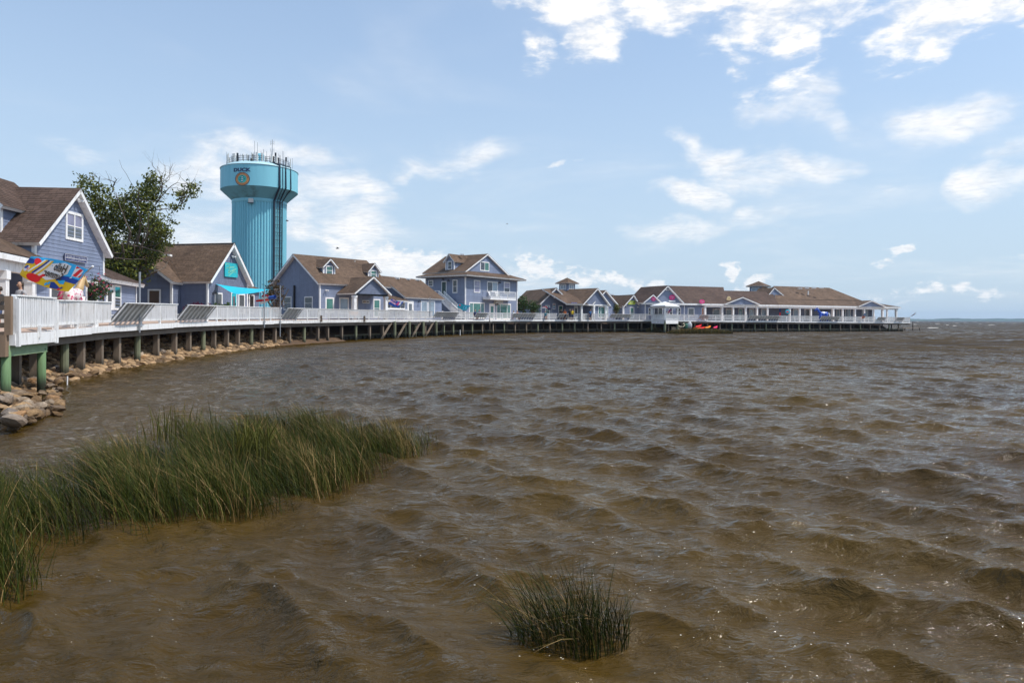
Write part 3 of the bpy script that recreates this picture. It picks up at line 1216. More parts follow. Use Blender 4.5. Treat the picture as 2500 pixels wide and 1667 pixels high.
ed = edge_dist(big, B)
keep = gg.uniform(0, 1, len(B)) < np.clip(.70 + .35 * cl, .2, 1) * np.clip(ed / .45, .10, 1)
B, cl, ed = B[keep], cl[keep], ed[keep]
hb = np.clip(.56 + .10 * cl + gg.normal(0, .13, len(B)), .2, .9) * np.clip(.62 + ed, .62, 1)
edge = np.interp(B[:, 0], [-7, -4.8, -2.0, -1.2], [1.0, 1, .85, .6])
warm = np.interp(B[:, 0], [-4.5, -2.5, -1.3], [0, .10, .26])
tone = np.clip(.30 + .16 * cl + warm + gg.normal(0, .18, len(B)) + (gg.uniform(0, 1, len(B)) > .90) * .45, 0, 1)
base3 = np.column_stack([B, np.full(len(B), -.12)])
lean = np.tile([-.30, .02], (len(B), 1)) + np.column_stack([np.interp(B[:, 0], [-5.5, -4.5, -1], [-.18, -.05, 0]), np.zeros(len(B))])
s1 = blades(base3, hb * edge + .12, gg.uniform(.004, .0085, len(B)), lean, 3, tone)
# broad-leaved bright green stems among them
bp = scatter([wpt(*p) for p in [(560, 1170), (640, 1190), (680, 1150), (600, 1120)]] , 120, 5)
cb = wpt(425, 1112)
bp2 = np.column_stack([gg.normal(cb[0], .22, 70), gg.normal(cb[1], .3, 70)])
bp = np.concatenate([bp, bp2])
s2 = blades(np.column_stack([bp, np.full(len(bp), .25)]), gg.uniform(.35, .7, len(bp)), gg.uniform(.010, .02, len(bp)), np.tile([.05, .05], (len(bp), 1)), 7, np.full(len(bp), .62))
o_ = build_blades('reed_bed', [s1, s2])
tag(o_, 'dense bed of dark green rushes growing out of the shallow water', 'reeds', None, 'stuff')

lf = [wpt(*p) for p in [(-160, 1430), (-60, 1490), (40, 1480), (110, 1450), (125, 1420), (60, 1390), (30, 1330), (60, 1290), (-20, 1270), (-160, 1300)]]
B = scatter(lf, 3600, 8)
B = B[gg.uniform(0, 1, len(B)) < np.clip(edge_dist(lf, B) / .4, .08, 1)]
hb = np.clip(gg.normal(.66, .18, len(B)), .2, 1.0) * np.interp(B[:, 0], [-4.6, -4.2, -3.5], [1.0, 1.0, .62])
tone = np.clip(gg.normal(.36, .2, len(B)) + (gg.uniform(0, 1, len(B)) > .9) * .4, 0, 1)
s3 = blades(np.column_stack([B, np.full(len(B), -.12)]), hb + .1, gg.uniform(.004, .0075, len(B)), np.tile([-.12, .02], (len(B), 1)), 9, tone)
tag(build_blades('reed_bed', [s3]), 'smaller bed of rushes at the lower left corner of the water', 'reeds', None, 'stuff')

cx, cy = wpt(1395, 1545)
n = 520
ang_ = gg.uniform(0, 6.28, n)
rr_ = np.sqrt(gg.uniform(0, 1, n))
B = np.column_stack([cx + np.cos(ang_) * rr_ * .43, cy + np.sin(ang_) * rr_ * .24])
outw = np.column_stack([np.cos(ang_) * rr_ * .40 - .26, np.sin(ang_) * rr_ * .25])
hb = np.clip(gg.normal(.42, .12, n), .12, .66) * (1 - .35 * rr_ ** 2)
tone = np.clip(gg.normal(.10, .10, n) + (gg.uniform(0, 1, n) > .93) * .6, 0, 1)
s4 = blades(np.column_stack([B, np.full(n, -.10)]), hb + .1, gg.uniform(.004, .0075, n), outw, 12, tone)
n2 = 90      # bent and broken dry stems
ang2 = gg.uniform(0, 6.28, n2)
B2 = np.column_stack([cx + np.cos(ang2) * .36 * gg.uniform(.4, 1, n2), cy + np.sin(ang2) * .2])
l2 = np.column_stack([gg.normal(-.75, .6, n2), gg.normal(-.2, .4, n2)])
s5 = blades(np.column_stack([B2, np.full(n2, .0)]), gg.uniform(.12, .34, n2), gg.uniform(.004, .007, n2), l2, 13, gg.uniform(.6, 1, n2))
clump = build_blades('rush_clump', [s4, s5])
tag(clump, 'lone dark clump of rushes standing in the open water', 'rushes')

# far tufts of marsh grass below the dock
for pxs, pxe, py, lab in ((1633, 1790, 812, 'long strip of marsh grass in front of the kayaks'), (1580, 1625, 808, 'short tuft of marsh grass under the white gazebo')):
    a0, a1 = wpt(pxs, py + 3), wpt(pxe, py + 3)
    n = 2600 if pxs > 1600 else 1100
    B = np.column_stack([gg.uniform(0, 1, n), gg.uniform(0, 1, n)])
    X_ = a0[0] + (a1[0] - a0[0]) * B[:, 0]
    hh_ = np.sin(np.clip(B[:, 0], 0.02, .98) * math.pi) ** .4
    Y_ = a0[1] + (a1[1] - a0[1]) * B[:, 0] + (B[:, 1] * 3.0 - .3) * hh_
    tone = np.clip(gg.normal(.72, .10, n), 0, 1)
    st = blades(np.column_stack([X_, Y_, np.full(n, -.1)]), (gg.uniform(.7, 1.15, n)) * (.3 + .7 * hh_), gg.uniform(.03, .06, n), np.tile([-.1, 0], (n, 1)), 21, tone)
    tag(build_blades('marsh_grass', [st]), lab, 'grass', None, 'stuff')

# ------------------------------------------------------------------ foam flecks drifting on the water
mb = MB()
g = np.random.default_rng(17)
spots = []
for (cxp, cyp, sx_, sy_, n) in ((1600, 1420, 130, 80, 120), (1420, 1330, 150, 40, 60), (1000, 1230, 260, 60, 90), (2100, 1100, 200, 60, 80), (2000, 1180, 300, 40, 70), (450, 1450, 250, 80, 50),
                                (1900, 1500, 300, 120, 90), (1250, 1500, 200, 100, 50), (2200, 1350, 200, 120, 50), (800, 1350, 300, 100, 50), (700, 1225, 60, 25, 40)):
    for k in range(n // 2):
        spots.append((g.normal(cxp, sx_), g.normal(cyp, sy_)))
for px, py in spots:
    if py < 1050 or py > 1700:
        continue
    x, y = wpt(px, py)
    z = water_z(x, y) + .012
    r_ = g.uniform(.002, .0055) * (1.6 if g.uniform() > .9 else 1)
    a0 = g.uniform(0, 6.28)
    mb.face([Vector((x + math.cos(a0 + t_) * r_ * g.uniform(.7, 1.3), y + math.sin(a0 + t_) * r_ * g.uniform(.7, 1.3), z)) for t_ in np.linspace(0, 2 * math.pi, 7)[:-1]])
tag(mb.build('foam_flecks', mat('foam_thin', (0.55, 0.52, 0.46), .8)), 'small white foam flecks drifting on the brown water', None, None, 'stuff')
mb = MB()
for k in range(90):
    y = g.uniform(150, 1500)
    x = g.uniform(.35, .85) * y
    w_ = g.uniform(.6, 1.9)
    mb.face([(x - w_, y, .28), (x + w_ * .8, y - .25, .30), (x + w_, y + .25, .36), (x - w_ * .3, y + .6, .40)])
tag(mb.build('whitecaps', mat('foam', (0.75, 0.72, 0.66), .8)), 'scattered small whitecaps far out on the sound', None, None, 'stuff')


# ------------------------------------------------------------------ building helpers
class Face:
    """a vertical wall plane: origin on plan, direction along the wall, outward normal towards the viewer"""
    def __init__(self, o, d):
        self.o = Vector((o[0], o[1], 0))
        self.d = Vector((d[0], d[1], 0)).normalized()
        n = Vector((self.d.y, -self.d.x, 0))
        if n.dot(CAM - self.o) < 0:
            n = -n
        self.n = n

    @classmethod
    def px(cls, p0, p1):
        a, b = XY(*p0), XY(*p1)
        return cls(a, b - a)

    def uz(self, px, py):
        r_ = ray(px, py)
        k = (self.o - CAM).dot(self.n) / r_.dot(self.n)
        q = CAM + r_ * k
        return (q - self.o).dot(self.d), q.z

    def u(self, px):
        return self.uz(px, 740)[0]

    def z(self, px, py):
        return self.uz(px, py)[1]

    def pt(self, u, z, out=0.0):
        return self.o + self.d * u + self.n * out + Vector((0, 0, z))

    def rect(self, x0, y0, x1, y1):
        ua, za = self.uz(x0, y0)
        ub, zb = self.uz(x1, y1)
        u2, z2 = self.uz(x1, y0)
        return min(ua, ub), max(ua, ub), zb, za


def convex_span(poly, z):
    xs = []
    n = len(poly)
    for i in range(n):
        (u0, z0), (u1, z1) = poly[i], poly[(i + 1) % n]
        if (z0 - z) * (z1 - z) <= 0 and abs(z1 - z0) > 1e-9:
            xs.append(u0 + (u1 - u0) * (z - z0) / (z1 - z0))
        elif abs(z0 - z) < 1e-9 and abs(z1 - z0) <= 1e-9:
            xs += [u0, u1]
    return (min(xs), max(xs)) if xs else None


def courses(poly, fn, expo, tab=None, thick=.018, var=.18, one=None):
    """overlapping courses of boards or shingles over a convex outline; fn(u, v, out) gives the point"""
    mb = MB()
    zs = [p[1] for p in poly]
    z0, z1 = min(zs), max(zs)
    k = 0
    while z0 + k * expo < z1 - 1e-3:
        a, b = z0 + k * expo, min(z0 + (k + 1) * expo, z1)
        s0, s1 = convex_span(poly, a + 1e-5), convex_span(poly, b - 1e-5)
        k += 1
        if not s0 or not s1:
            continue
        if tab:
            lo, hi = min(s0[0], s1[0]), max(s0[1], s1[1])
            u = lo - random.uniform(0, tab)
            cells = []
            while u < hi:
                w = tab * random.uniform(.75, 1.25)
                cells.append((u, u + w))
                u += w
        else:
            cells = [(-1e6, 1e6)]
        for (ca, cb) in cells:
            A0, A1 = max(s0[0], min(ca, s0[1])), max(s0[0], min(cb, s0[1]))
            B0, B1 = max(s1[0], min(ca, s1[1])), max(s1[0], min(cb, s1[1]))
            if A1 - A0 < 1e-4 and B1 - B0 < 1e-4:
                continue
            g_ = .006 if tab and tab < .5 and expo > .12 else 0.0
            t0 = thick * (random.uniform(.8, 1.2) if tab else 1)
            sh = 1 + random.uniform(-var, var)
            m_ = MB() if one is not None else mb
            m_.face([fn(A0 + g_, a, t0), fn(A1 - g_, a, t0), fn(B1 - g_, b, .003), fn(B0 + g_, b, .003)], sh)
            m_.face([fn(A0 + g_, a, 0), fn(A1 - g_, a, 0), fn(A1 - g_, a, t0), fn(A0 + g_, a, t0)], sh)
            if one is not None:
                one.append(m_)
    return mb


def wall(root, F, poly, m, expo=.17, tab=None, single=False, var=.06, name='wall', back=True, thick=.018):
    """backing panel plus its siding"""
    mb = MB()
    mb.face([F.pt(u, z, 0) for u, z in poly])
    if back:
        mb.face([F.pt(u, z, -.12) for u, z in reversed(poly)])
    w = mb.build(name, m, root)
    fn = lambda u, v, o: F.pt(u, v, o + .003)
    if single:
        lst = []
        courses(poly, fn, expo, None, thick, var, lst)
        for b in lst:
            b.build('clapboard', m, w)
    else:
        o = courses(poly, fn, expo, tab, thick, var).build('wall_shingles' if tab else 'clapboards', m, w)
        tag(o, kind='stuff')
    return w


def roof_face(root, pts, m, expo=.15, tab=.30, thick=.16, trim=None, name='roof'):
    """sloping slab (white edges) with courses of shingles; the first two points are its eave"""
    pts = [Vector(p) for p in pts]
    nrm = (pts[1] - pts[0]).cross(pts[2] - pts[0]).normalized()
    if nrm.z < 0:
        pts = [pts[1], pts[0]] + list(reversed(pts[2:]))
        nrm = (pts[1] - pts[0]).cross(pts[2] - pts[0]).normalized()
    eu = (pts[1] - pts[0]).normalized()
    ev = nrm.cross(eu)
    poly = [((p - pts[0]).dot(eu), (p - pts[0]).dot(ev)) for p in pts]
    mb = MB()
    n = len(pts)
    dn = nrm * -thick
    mb.cur = 1
    mb.face(pts)
    mb.cur = 0
    mb.face([p + dn for p in reversed(pts)])
    for i in range(n):
        a, b = pts[i], pts[(i + 1) % n]
        mb.cur = 1 if (n == 3 and i > 0) or (n == 4 and i == 2) else 0
        mb.face([a, a + dn, b + dn, b])
    mb.cur = 0
    r_ = mb.build(name, [trim or WHITE, m], root)
    o0 = pts[0]
    fn = lambda u, v, o: o0 + eu * u + ev * v + nrm * (o + .004)
    lo, hi = min(p[0] for p in poly), max(p[0] for p in poly)
    cen = (sum(p[0] for p in poly) / n, sum(p[1] for p in poly) / n)
    grown = []
    for u, v in poly:        # shingles overhang the boards a little
        du, dv = u - cen[0], v - cen[1]
        L_ = math.hypot(du, dv)
        grown.append((u + du / L_ * .03, v + (dv / L_ * .03 if dv < 0 else 0)))
    s_ = courses(grown, fn, expo, tab, .016, .20).build('shingles', m, r_)
    tag(s_, kind='stuff')
    return r_


def gable(root, F, u0, u1, zb, ze, za, L, m=None, rm=None, oe=.35, orr=.35, expo=.17, rexpo=.15, rtab=.30, tab=None, ua=None, single=False, front=True, sides=(True, True), backw=True, side_tab=None, slab=.17, slopes=(True, True), corner=True, fmat=None):
    """gabled block: gable end on plane F between u0 and u1, running L metres back from it"""
    m = m or SIDING
    rm = rm or ROOF
    ua = (u0 + u1) / 2 if ua is None else ua
    if front:
        wall(root, F, [(u0, zb), (u1, zb), (u1, ze), (ua, za), (u0, ze)] if zb < ze - .01 else [(u0, ze), (u1, ze), (ua, za)], fmat or m, expo, tab, single)
    for side, uu in ((0, u0), (1, u1)):
        if not sides[side]:
            continue
        G = Face.__new__(Face)
        G.o = F.pt(uu, 0)
        G.d = -F.n if side == 1 else F.n
        G.n = F.d * (1 if side == 1 else -1)
        poly = [(0, zb), (L, zb), (L, ze), (0, ze)] if side == 1 else [(-L, zb), (0, zb), (0, ze), (-L, ze)]
        wall(root, G, poly, m, expo, side_tab, single)
    if backw:
        mb = MB()
        mb.face([F.pt(u, z, -L) for u, z in ((u1, zb), (u0, zb), (u0, ze), (ua, za), (u1, ze))])
        mb.build('wall', m, root)
    for k, uu in enumerate((u0, u1)):
        if not slopes[k]:
            continue
        sg = -1 if k == 0 else 1
        sl = (za - ze) / abs(ua - uu)
        ue, zee = uu + sg * oe, ze - sl * oe
        up = Vector((0, 0, slab * .9))
        roof_face(root, [F.pt(ue, zee, orr) + up, F.pt(ue, zee, -L - orr) + up, F.pt(ua, za, -L - orr) + up, F.pt(ua, za, orr) + up], rm, rexpo, rtab, slab)
    if corner:
        for uu, sg in ((u0, 1), (u1, -1)):
            mb = MB()
            mb.box(F.pt(uu - .02 * sg, zb, -.02), F.d * .13 * sg, F.n * .05, Vector((0, 0, ze - zb)))
            mb.box(F.pt(uu - .025 * sg, zb, .03), -F.n * .14, -F.d * .03 * sg, Vector((0, 0, ze - zb)))
            mb.build('corner_board', WHITE, root)


def window(root, F, rect, pane=None, kind='hung', fw=.10, proud=.045, fm=None, name='window', low=None):
    """white frame with its panes; rect is (u0, u1, z0, z1)"""
    pane = pane or GLASS_DARK
    fm = fm or WHITE
    u0, u1, z0, z1 = rect
    mb = MB()
    def bx(a, b, c, d, o=proud):
        mb.box(F.pt(a, c, .004), F.d * (b - a), Vector((0, 0, d - c)), F.n * o)
    bx(u0, u0 + fw, z0, z1)
    bx(u1 - fw, u1, z0, z1)
    bx(u0 + fw, u1 - fw, z1 - fw, z1, proud + .006)
    bx(u0 + fw, u1 - fw, z0, z0 + fw, proud + .012)
    cells = []
    iu0, iu1, iz0, iz1 = u0 + fw, u1 - fw, z0 + fw, z1 - fw
    rail = .05
    if kind in ('hung', 'double'):
        zm = (iz0 + iz1) / 2
        cols_ = [(iu0, iu1)] if kind == 'hung' else [(iu0, (iu0 + iu1) / 2 - .04), ((iu0 + iu1) / 2 + .04, iu1)]
        if kind == 'double':
            bx(cols_[0][1], cols_[1][0], iz0, iz1, proud - .004)
        for a, b in cols_:
            bx(a, b, zm - rail / 2, zm + rail / 2, proud - .01)
            cells += [(a, b, zm + rail / 2, iz1, 1), (a, b, iz0, zm - rail / 2, 0)]
    elif kind == 'slide':
        um = (iu0 + iu1) / 2
        bx(um - .04, um + .04, iz0, iz1, proud - .01)
        cells += [(iu0, um - .04, iz0, iz1, 0), (um + .04, iu1, iz0, iz1, 1)]
    elif kind == 'triple':
        a, b = iu0 + (iu1 - iu0) * .24, iu0 + (iu1 - iu0) * .76
        bx(a - .05, a + .05, iz0, iz1, proud - .01)
        bx(b - .05, b + .05, iz0, iz1, proud - .01)
        cells += [(iu0, a - .05, iz0, iz1, 0), (a + .05, b - .05, iz0, iz1, 1), (b + .05, iu1, iz0, iz1, 0)]
    else:
        cells.append((iu0, iu1, iz0, iz1, 1))
    w = mb.build(name, fm, root)
    for a, b, c, d, top in cells:
        q = MB()
        q.box(F.pt(a, c, .006), F.d * (b - a), Vector((0, 0, d - c)), F.n * (.016 if top else .012))
        q.build('pane', pane if (top or low is None) else low, w)
    return w


def door(root, F, rect, leaf, pane=None, fw=.09, name='door', fm=None):
    u0, u1, z0, z1 = rect
    fm = fm or WHITE
    mb = MB()
    for a, b, c, d in ((u0, u0 + fw, z0, z1), (u1 - fw, u1, z0, z1), (u0 + fw, u1 - fw, z1 - fw, z1 + .01)):
        mb.box(F.pt(a, c, .004), F.d * (b - a), Vector((0, 0, d - c)), F.n * .05)
    w = mb.build(name, fm, root)
    q = MB()
    q.box(F.pt(u0 + fw, z0, .005), F.d * (u1 - u0 - 2 * fw), Vector((0, 0, z1 - z0 - fw)), F.n * .022)
    q.build('leaf', leaf, w)
    if pane:
        ww = (u1 - u0 - 2 * fw)
        q = MB()
        q.box(F.pt(u0 + fw + ww * .22, z0 + .45, .026), F.d * ww * .56, Vector((0, 0, (z1 - z0) * .88 - .55)), F.n * .008)
        q.build('pane', pane, w)
    q = MB()
    q.box(F.pt(u1 - fw - .14, z0 + .95, .026), F.d * .03, Vector((0, 0, .16)), F.n * .04)
    q.build('handle', BLACK, w)
    return w


def lamp(root, F, px, py, s=1.0):
    u, z = F.uz(px, py)
    mb = MB()
    mb.box(F.pt(u - .06 * s, z - .10 * s, .0), F.d * .12 * s, F.n * .05, Vector((0, 0, .2 * s)))
    mb.tube([F.pt(u, z + .05 * s, .04), F.pt(u, z + .22 * s, .16 * s), F.pt(u, z + .18 * s, .30 * s)], .025 * s, 6)
    mb.lathe(F.pt(u, z - .02 * s, .30 * s), [(.15 * s, 0), (.13 * s, .05 * s), (.05 * s, .16 * s), (.03 * s, .2 * s)], 12)
    mb.build('wall_lamp', BLACK, root)


def text_shape(body, size=1.0, shear=0.0, bold=0.0, align='CENTER', spacing=1.0):
    cu = bpy.data.curves.new('lettering', 'FONT')
    cu.body = body
    cu.size = size
    cu.shear = shear
    cu.offset = bold
    cu.align_x = align
    cu.align_y = 'CENTER'
    cu.space_character = spacing
    cu.resolution_u = 3
    ob = bpy.data.objects.new('lettering', cu)
    col.objects.link(ob)
    dg = bpy.context.evaluated_depsgraph_get()
    me = bpy.data.meshes.new_from_object(ob.evaluated_get(dg))
    vs = [tuple(v.co) for v in me.vertices]
    fs = [tuple(p.vertices) for p in me.polygons]
    bpy.data.objects.remove(ob)
    bpy.data.curves.remove(cu)
    bpy.data.meshes.remove(me)
    return vs, fs


def lettering(root, body, fn, m, width, height, shear=0.0, bold=0.0, mirror=False, name='lettering', spacing=1.0):
    """flat letters scaled to width x height and laid on fn(u, v)"""
    vs, fs = text_shape(body, 1.0, shear, bold, spacing=spacing)
    xs, ys = [v[0] for v in vs], [v[1] for v in vs]
    cx_, cy_ = (min(xs) + max(xs)) / 2, (min(ys) + max(ys)) / 2
    kx, ky = width / (max(xs) - min(xs)), height / (max(ys) - min(ys))
    mb = MB()
    mb.mesh([fn((v[0] - cx_) * kx * (-1 if mirror else 1), (v[1] - cy_) * ky) for v in vs], fs)
    return mb.build(name, m, root)


def sign_board(name, F, rect, m, label, border=None, out=.05, thick=.05):
    u0, u1, z0, z1 = rect
    root = empty(name, F.pt((u0 + u1) / 2, z0, out), label, 'sign')
    mb = MB()
    mb.box(F.pt(u0, z0, out), F.d * (u1 - u0), Vector((0, 0, z1 - z0)), F.n * thick)
    mb.build('board', m, root)
    if border:
        mb = MB()
        t_ = .010
        for a, b, c, d in ((u0, u1, z1 - t_, z1), (u0, u1, z0, z0 + t_), (u0, u0 + t_, z0 + t_, z1 - t_), (u1 - t_, u1, z0 + t_, z1 - t_)):
            mb.box(F.pt(a, c, out + thick + .001), F.d * (b - a), Vector((0, 0, d - c)), F.n * .012)
        mb.build('border', border, root)
    return root


def stroke(F, pts, w, out):
    """hand-drawn line on a plane"""
    mb = MB()
    for (a, b) in zip(pts[:-1], pts[1:]):
        p, q = F.pt(a[0], a[1], out), F.pt(b[0], b[1], out)
        d_ = (q - p)
        s_ = d_.normalized().cross(F.n) * w / 2
        e_ = d_.normalized() * w * .3
        mb.face([p - s_ - e_, q - s_ + e_, q + s_ + e_, p + s_ - e_])
    return mb


def spot_light(root, F, px, py, s=.18):
    u, z = F.uz(px, py)
    mb = MB()
    mb.box(F.pt(u - s * .3, z - s * .3, 0), F.d * s * .6, F.n * .05, Vector((0, 0, s * .6)))
    for sg in (-1, 1):
        mb.tube([F.pt(u, z, .05), F.pt(u + sg * s * .5, z - .02, .16), F.pt(u + sg * s * .9, z - .1, .3)], [s * .15, s * .25, s * .45], 8)
    mb.build('floodlight', WHITE, root)


def vent(root, p, s, nrm=(0, 0, 1)):
    mb = MB()
    mb.box(Vector(p) - Vector((s, s * .6, 0)), (2 * s, 0, 0), (0, 1.2 * s, 0), (0, 0, s * .5))
    mb.build('roof_vent', WHITE, root)


# ================================================================== shop 1: clothing shop on the left
F1 = Face.px((92, 31.2), (251, 36.9))
z1e = F1.z(102, 604)
shop1 = empty('clothing_shop', F1.pt(0, 1.9), 'blue gabled clothing shop with steep dark brown roof at the left edge', 'building')
u_r = F1.u(252.6)
u_l = F1.u(84)
ua1, za1 = F1.uz(179, 463)
gable(shop1, F1, u_l, u_r, 1.85, F1.z(252, 625) + .15, za1 - .1, 16.0, SIDING, ROOF_DARK, oe=.30, orr=.36, expo=.185, rexpo=.16, rtab=.3, ua=ua1, single=True, sides=(True, False), slab=.19)
window(shop1, F1, F1.rect(159, 513, 201, 592), GLASS_LILAC, 'double', .13, low=GLASS_GREY)
window(shop1, F1, F1.rect(208, 684, 237, 752), GLASS_DARK, 'single', .14)
window(shop1, F1, F1.rect(119, 690, 176, 752), GLASS_GREY, 'single', .14)
lamp(shop1, F1, 252, 700)
spot_light(shop1, F1, 184, 487, .2)
u0, z0 = F1.uz(184, 488)
# lean-to to the right of the gable
F1b = Face.px((253.5, 36.8), (332, 42.5))
Lb = F1b.u(331)
zeb = F1b.z(253.5, 683)
wall(shop1, F1b, [(0, 1.9), (Lb, 1.9), (Lb, zeb), (0, zeb)], SIDING, .185, None, True)
Gs = Face.__new__(Face)
Gs.o, Gs.d, Gs.n = F1b.pt(Lb, 0), -F1b.n, F1b.d
wall(shop1, Gs, [(0, 1.9), (5, 1.9), (5, zeb + 1.2), (0, zeb)], SIDING, .185)
zt = F1b.z(253.6, 652)
roof_face(shop1, [F1b.pt(-.15, zeb + .05, .40), F1b.pt(Lb + .55, zeb + .05, .40), F1b.pt(Lb + .55, zeb + 1.75, -3.6), F1b.pt(-.15, zeb + 1.75, -3.6)], ROOF_DARK, .16, .3, .22)
door(shop1, F1b, F1b.rect(257, 694, 276, 757), WHITE, GLASS_GREY)
window(shop1, F1b, F1b.rect(277.5, 695, 294, 757), GLASS_TEAL, 'hung', .11, low=GLASS_GREY)
mb = MB()
p_ = F1b.pt(F1b.u(312), zeb + .9, -1.5)
mb.tube([p_, p_ + Vector((0, 0, .45))], .06, 8)
mb.build('vent_pipe', WHITE, shop1)
mb = MB()
mb.box(F1b.pt(Lb - .1, 1.9, .03), F1b.d * .12, F1b.n * .04, Vector((0, 0, zeb - 1.9)))
mb.build('corner_board', WHITE, shop1)
# porch wing on the far left
Fp = Face.px((-60, 24.0), (141, 31.9))       # line of the porch eave
zpe = Fp.z(0, 617)
up1 = Fp.u(141)
um = -6.0
Fw = Face(Fp.pt(0, 0, -2.6), Fp.d)           # wall behind the porch
wall(shop1, Fw, [(um, 1.85), (up1 - .4, 1.85), (up1 - .4, zpe + .1), (um, zpe + .1)], SIDING, .20, .32, False, .14)
roof_face(shop1, [Fp.pt(um, zpe + .02, 0), Fp.pt(up1, zpe + .02, 0), Fp.pt(up1 - 3.4, zpe + 2.05, -3.6), Fp.pt(um, zpe + 2.05, -3.6)], ROOF, .16, .3, .14, name='porch_roof')
roof_face(shop1, [Fp.pt(up1, zpe + .02, 0), Fp.pt(up1, zpe + .02, -3.6), Fp.pt(up1 - 3.4, zpe + 2.05, -3.6)], ROOF, .16, .3, .14, name='porch_roof')
mb = MB()
mb.box(Fp.pt(um, zpe - .22, .06), Fp.d * (up1 - um), -Fp.n * .10, Vector((0, 0, .2)))
mb.build('gutter', WHITE, shop1)
mb = MB()
mb.box(Fp.pt(um, zpe - .62, -.18), Fp.d * (up1 - um - .3), -Fp.n * .28, Vector((0, 0, .42)))
mb.build('porch_beam', WHITE, shop1)
for pxc in (30, 93):
    uc = Fp.u(pxc)
    mb = MB()
    mb.box(Fp.pt(uc - .16, 1.85, -.16), Fp.d * .32, -Fp.n * .32, Vector((0, 0, zpe - 2.4)))
    mb.box(Fp.pt(uc - .20, zpe - .95, -.12), Fp.d * .40, -Fp.n * .40, Vector((0, 0, .34)))
    mb.build('porch_column', WHITE, shop1)
# dormer on the slope that faces the viewer
rn = -F1.d
for sgn in (0,):
    Dm = Face(F1.pt(u_l - .2, 0, -8.2), -F1.n)
    Dm.n = rn
    zw = 6.1
    dL, dR = -.2, 2.9
    ap = (dL + dR) / 2
    Dd = Face.__new__(Face)
    Dd.o, Dd.d, Dd.n = F1.pt(u_l + .25, 0, -1.65), -F1.n, -F1.d
    gable(shop1, Dd, 0, 3.0, zw, zw + 1.35, zw + 2.75, 3.0, SIDING, ROOF_DARK, oe=.35, orr=.35, expo=.18, rexpo=.16, backw=False)
sg_ = sign_board('shop_sign', F1, F1.rect(153, 619, 206.5, 643), mat('sign_navy', (0.022, 0.032, 0.12), .5), 'navy shop sign lettered BARR-EE STATION on the blue gable', WHITE, .06, .05)
SIGNW = mat('sign_letters_white', (.60, .62, .68), .6)
ru = F1.rect(153, 619, 206.5, 643)
cu_, cz_ = (ru[0] + ru[1]) / 2, (ru[2] + ru[3]) / 2
hz_ = ru[3] - ru[2]
lettering(sg_, 'BARR-EE STATION', lambda u, v: F1.pt(cu_ + u, cz_ + hz_ * .17 + v, .118), SIGNW, (ru[1] - ru[0]) * .86, hz_ * .36, bold=-.016)
lettering(sg_, 'CLOTHING & SWIMWEAR', lambda u, v: F1.pt(cu_ + u, cz_ - hz_ * .27 + v, .118), SIGNW, (ru[1] - ru[0]) * .74, hz_ * .14, bold=-.018)
mb = MB()
mb.box(F1.pt(ru[0] + .04, cz_ - hz_ * .10, .113), F1.d * (ru[1] - ru[0] - .08), F1.n * .004, Vector((0, 0, .02)))
mb.build('rule', WHITE, sg_)

# ================================================================== shop 2: turquoise sign
F2 = Face.px((519, 54.3), (612, 59.4))
shop2 = empty('boutique', F2.pt(0, 2.0), 'blue shingled boutique with turquoise sign and turquoise door under a steep brown gable', 'building')
uL2, uR2 = F2.u(507), F2.u(604)
ua2, za2 = F2.uz(560.5, 596)
ze2 = F2.z(519, 690) + .15
TEAL = mat('turquoise_paint', (0.02, 0.42, 0.48), .5, .08)
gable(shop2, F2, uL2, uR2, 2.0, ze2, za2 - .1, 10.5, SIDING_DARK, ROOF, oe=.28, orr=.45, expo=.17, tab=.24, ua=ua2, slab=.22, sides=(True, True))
mb = MB()      # the turquoise soffit of the right rake
slp = (za2 - .1 - ze2) / (uR2 - ua2)
mb.face([F2.pt(ua2 + .05, za2 - .17, .0), F2.pt(ua2 + .05, za2 - .17, .40), F2.pt(uR2 + .2, ze2 - .2 * slp - .07, .40), F2.pt(uR2 + .2, ze2 - .2 * slp - .07, 0)])
mb.build('soffit', TEAL, shop2)
# cross wing facing the viewer
W2 = Face.__new__(Face)
W2.o, W2.d, W2.n = Vector((XY(428, 52.8).x - .35, 52.9, 0)), Vector((-1, .02, 0)).normalized(), Vector((-.02, -1, 0)).normalized()
zew = CAM.z + (773.2 - 688) / FPX * 52.8
gable(shop2, W2, 0.0, 7.2, 2.0, zew + .05, zew + 2.75, 9.0, SIDING_DARK, ROOF, oe=.35, orr=.40, expo=.185, slab=.22, sides=(True, False))
# (u runs to the left on this face)
x0, x1 = W2.u(361), W2.u(393)
window(shop2, W2, (min(x0, x1), max(x0, x1), 2.2, W2.z(377, 706)), GLASS_BROWN, 'hung', .12)
S2 = Face.__new__(Face)
S2.o, S2.d, S2.n = W2.o.copy(), Vector((0.02, 1, 0)).normalized(), Vector((1, -.02, 0)).normalized()
window(shop2, S2, S2.rect(451, 705, 472, 754), GLASS_GREY, 'hung', .12, low=GLASS_TEAL)
window(shop2, F2, F2.rect(523, 714, 542, 762), GLASS_GREY, 'single', .12)
door(shop2, F2, F2.rect(563, 713, 577.5, 772), TEAL, GLASS_GREY)
window(shop2, F2, F2.rect(581, 717, 597, 766), GLASS_GREY, 'single', .12)
lamp(shop2, F2, 519, 717)
spot_light(shop2, F2, 565, 625, .2)
for px_ in (820, 0):
    pass
for pxv, pyv in ((374, 621), (408, 626)):
    vent(shop2, P(pxv, pyv, 55.6), .32)
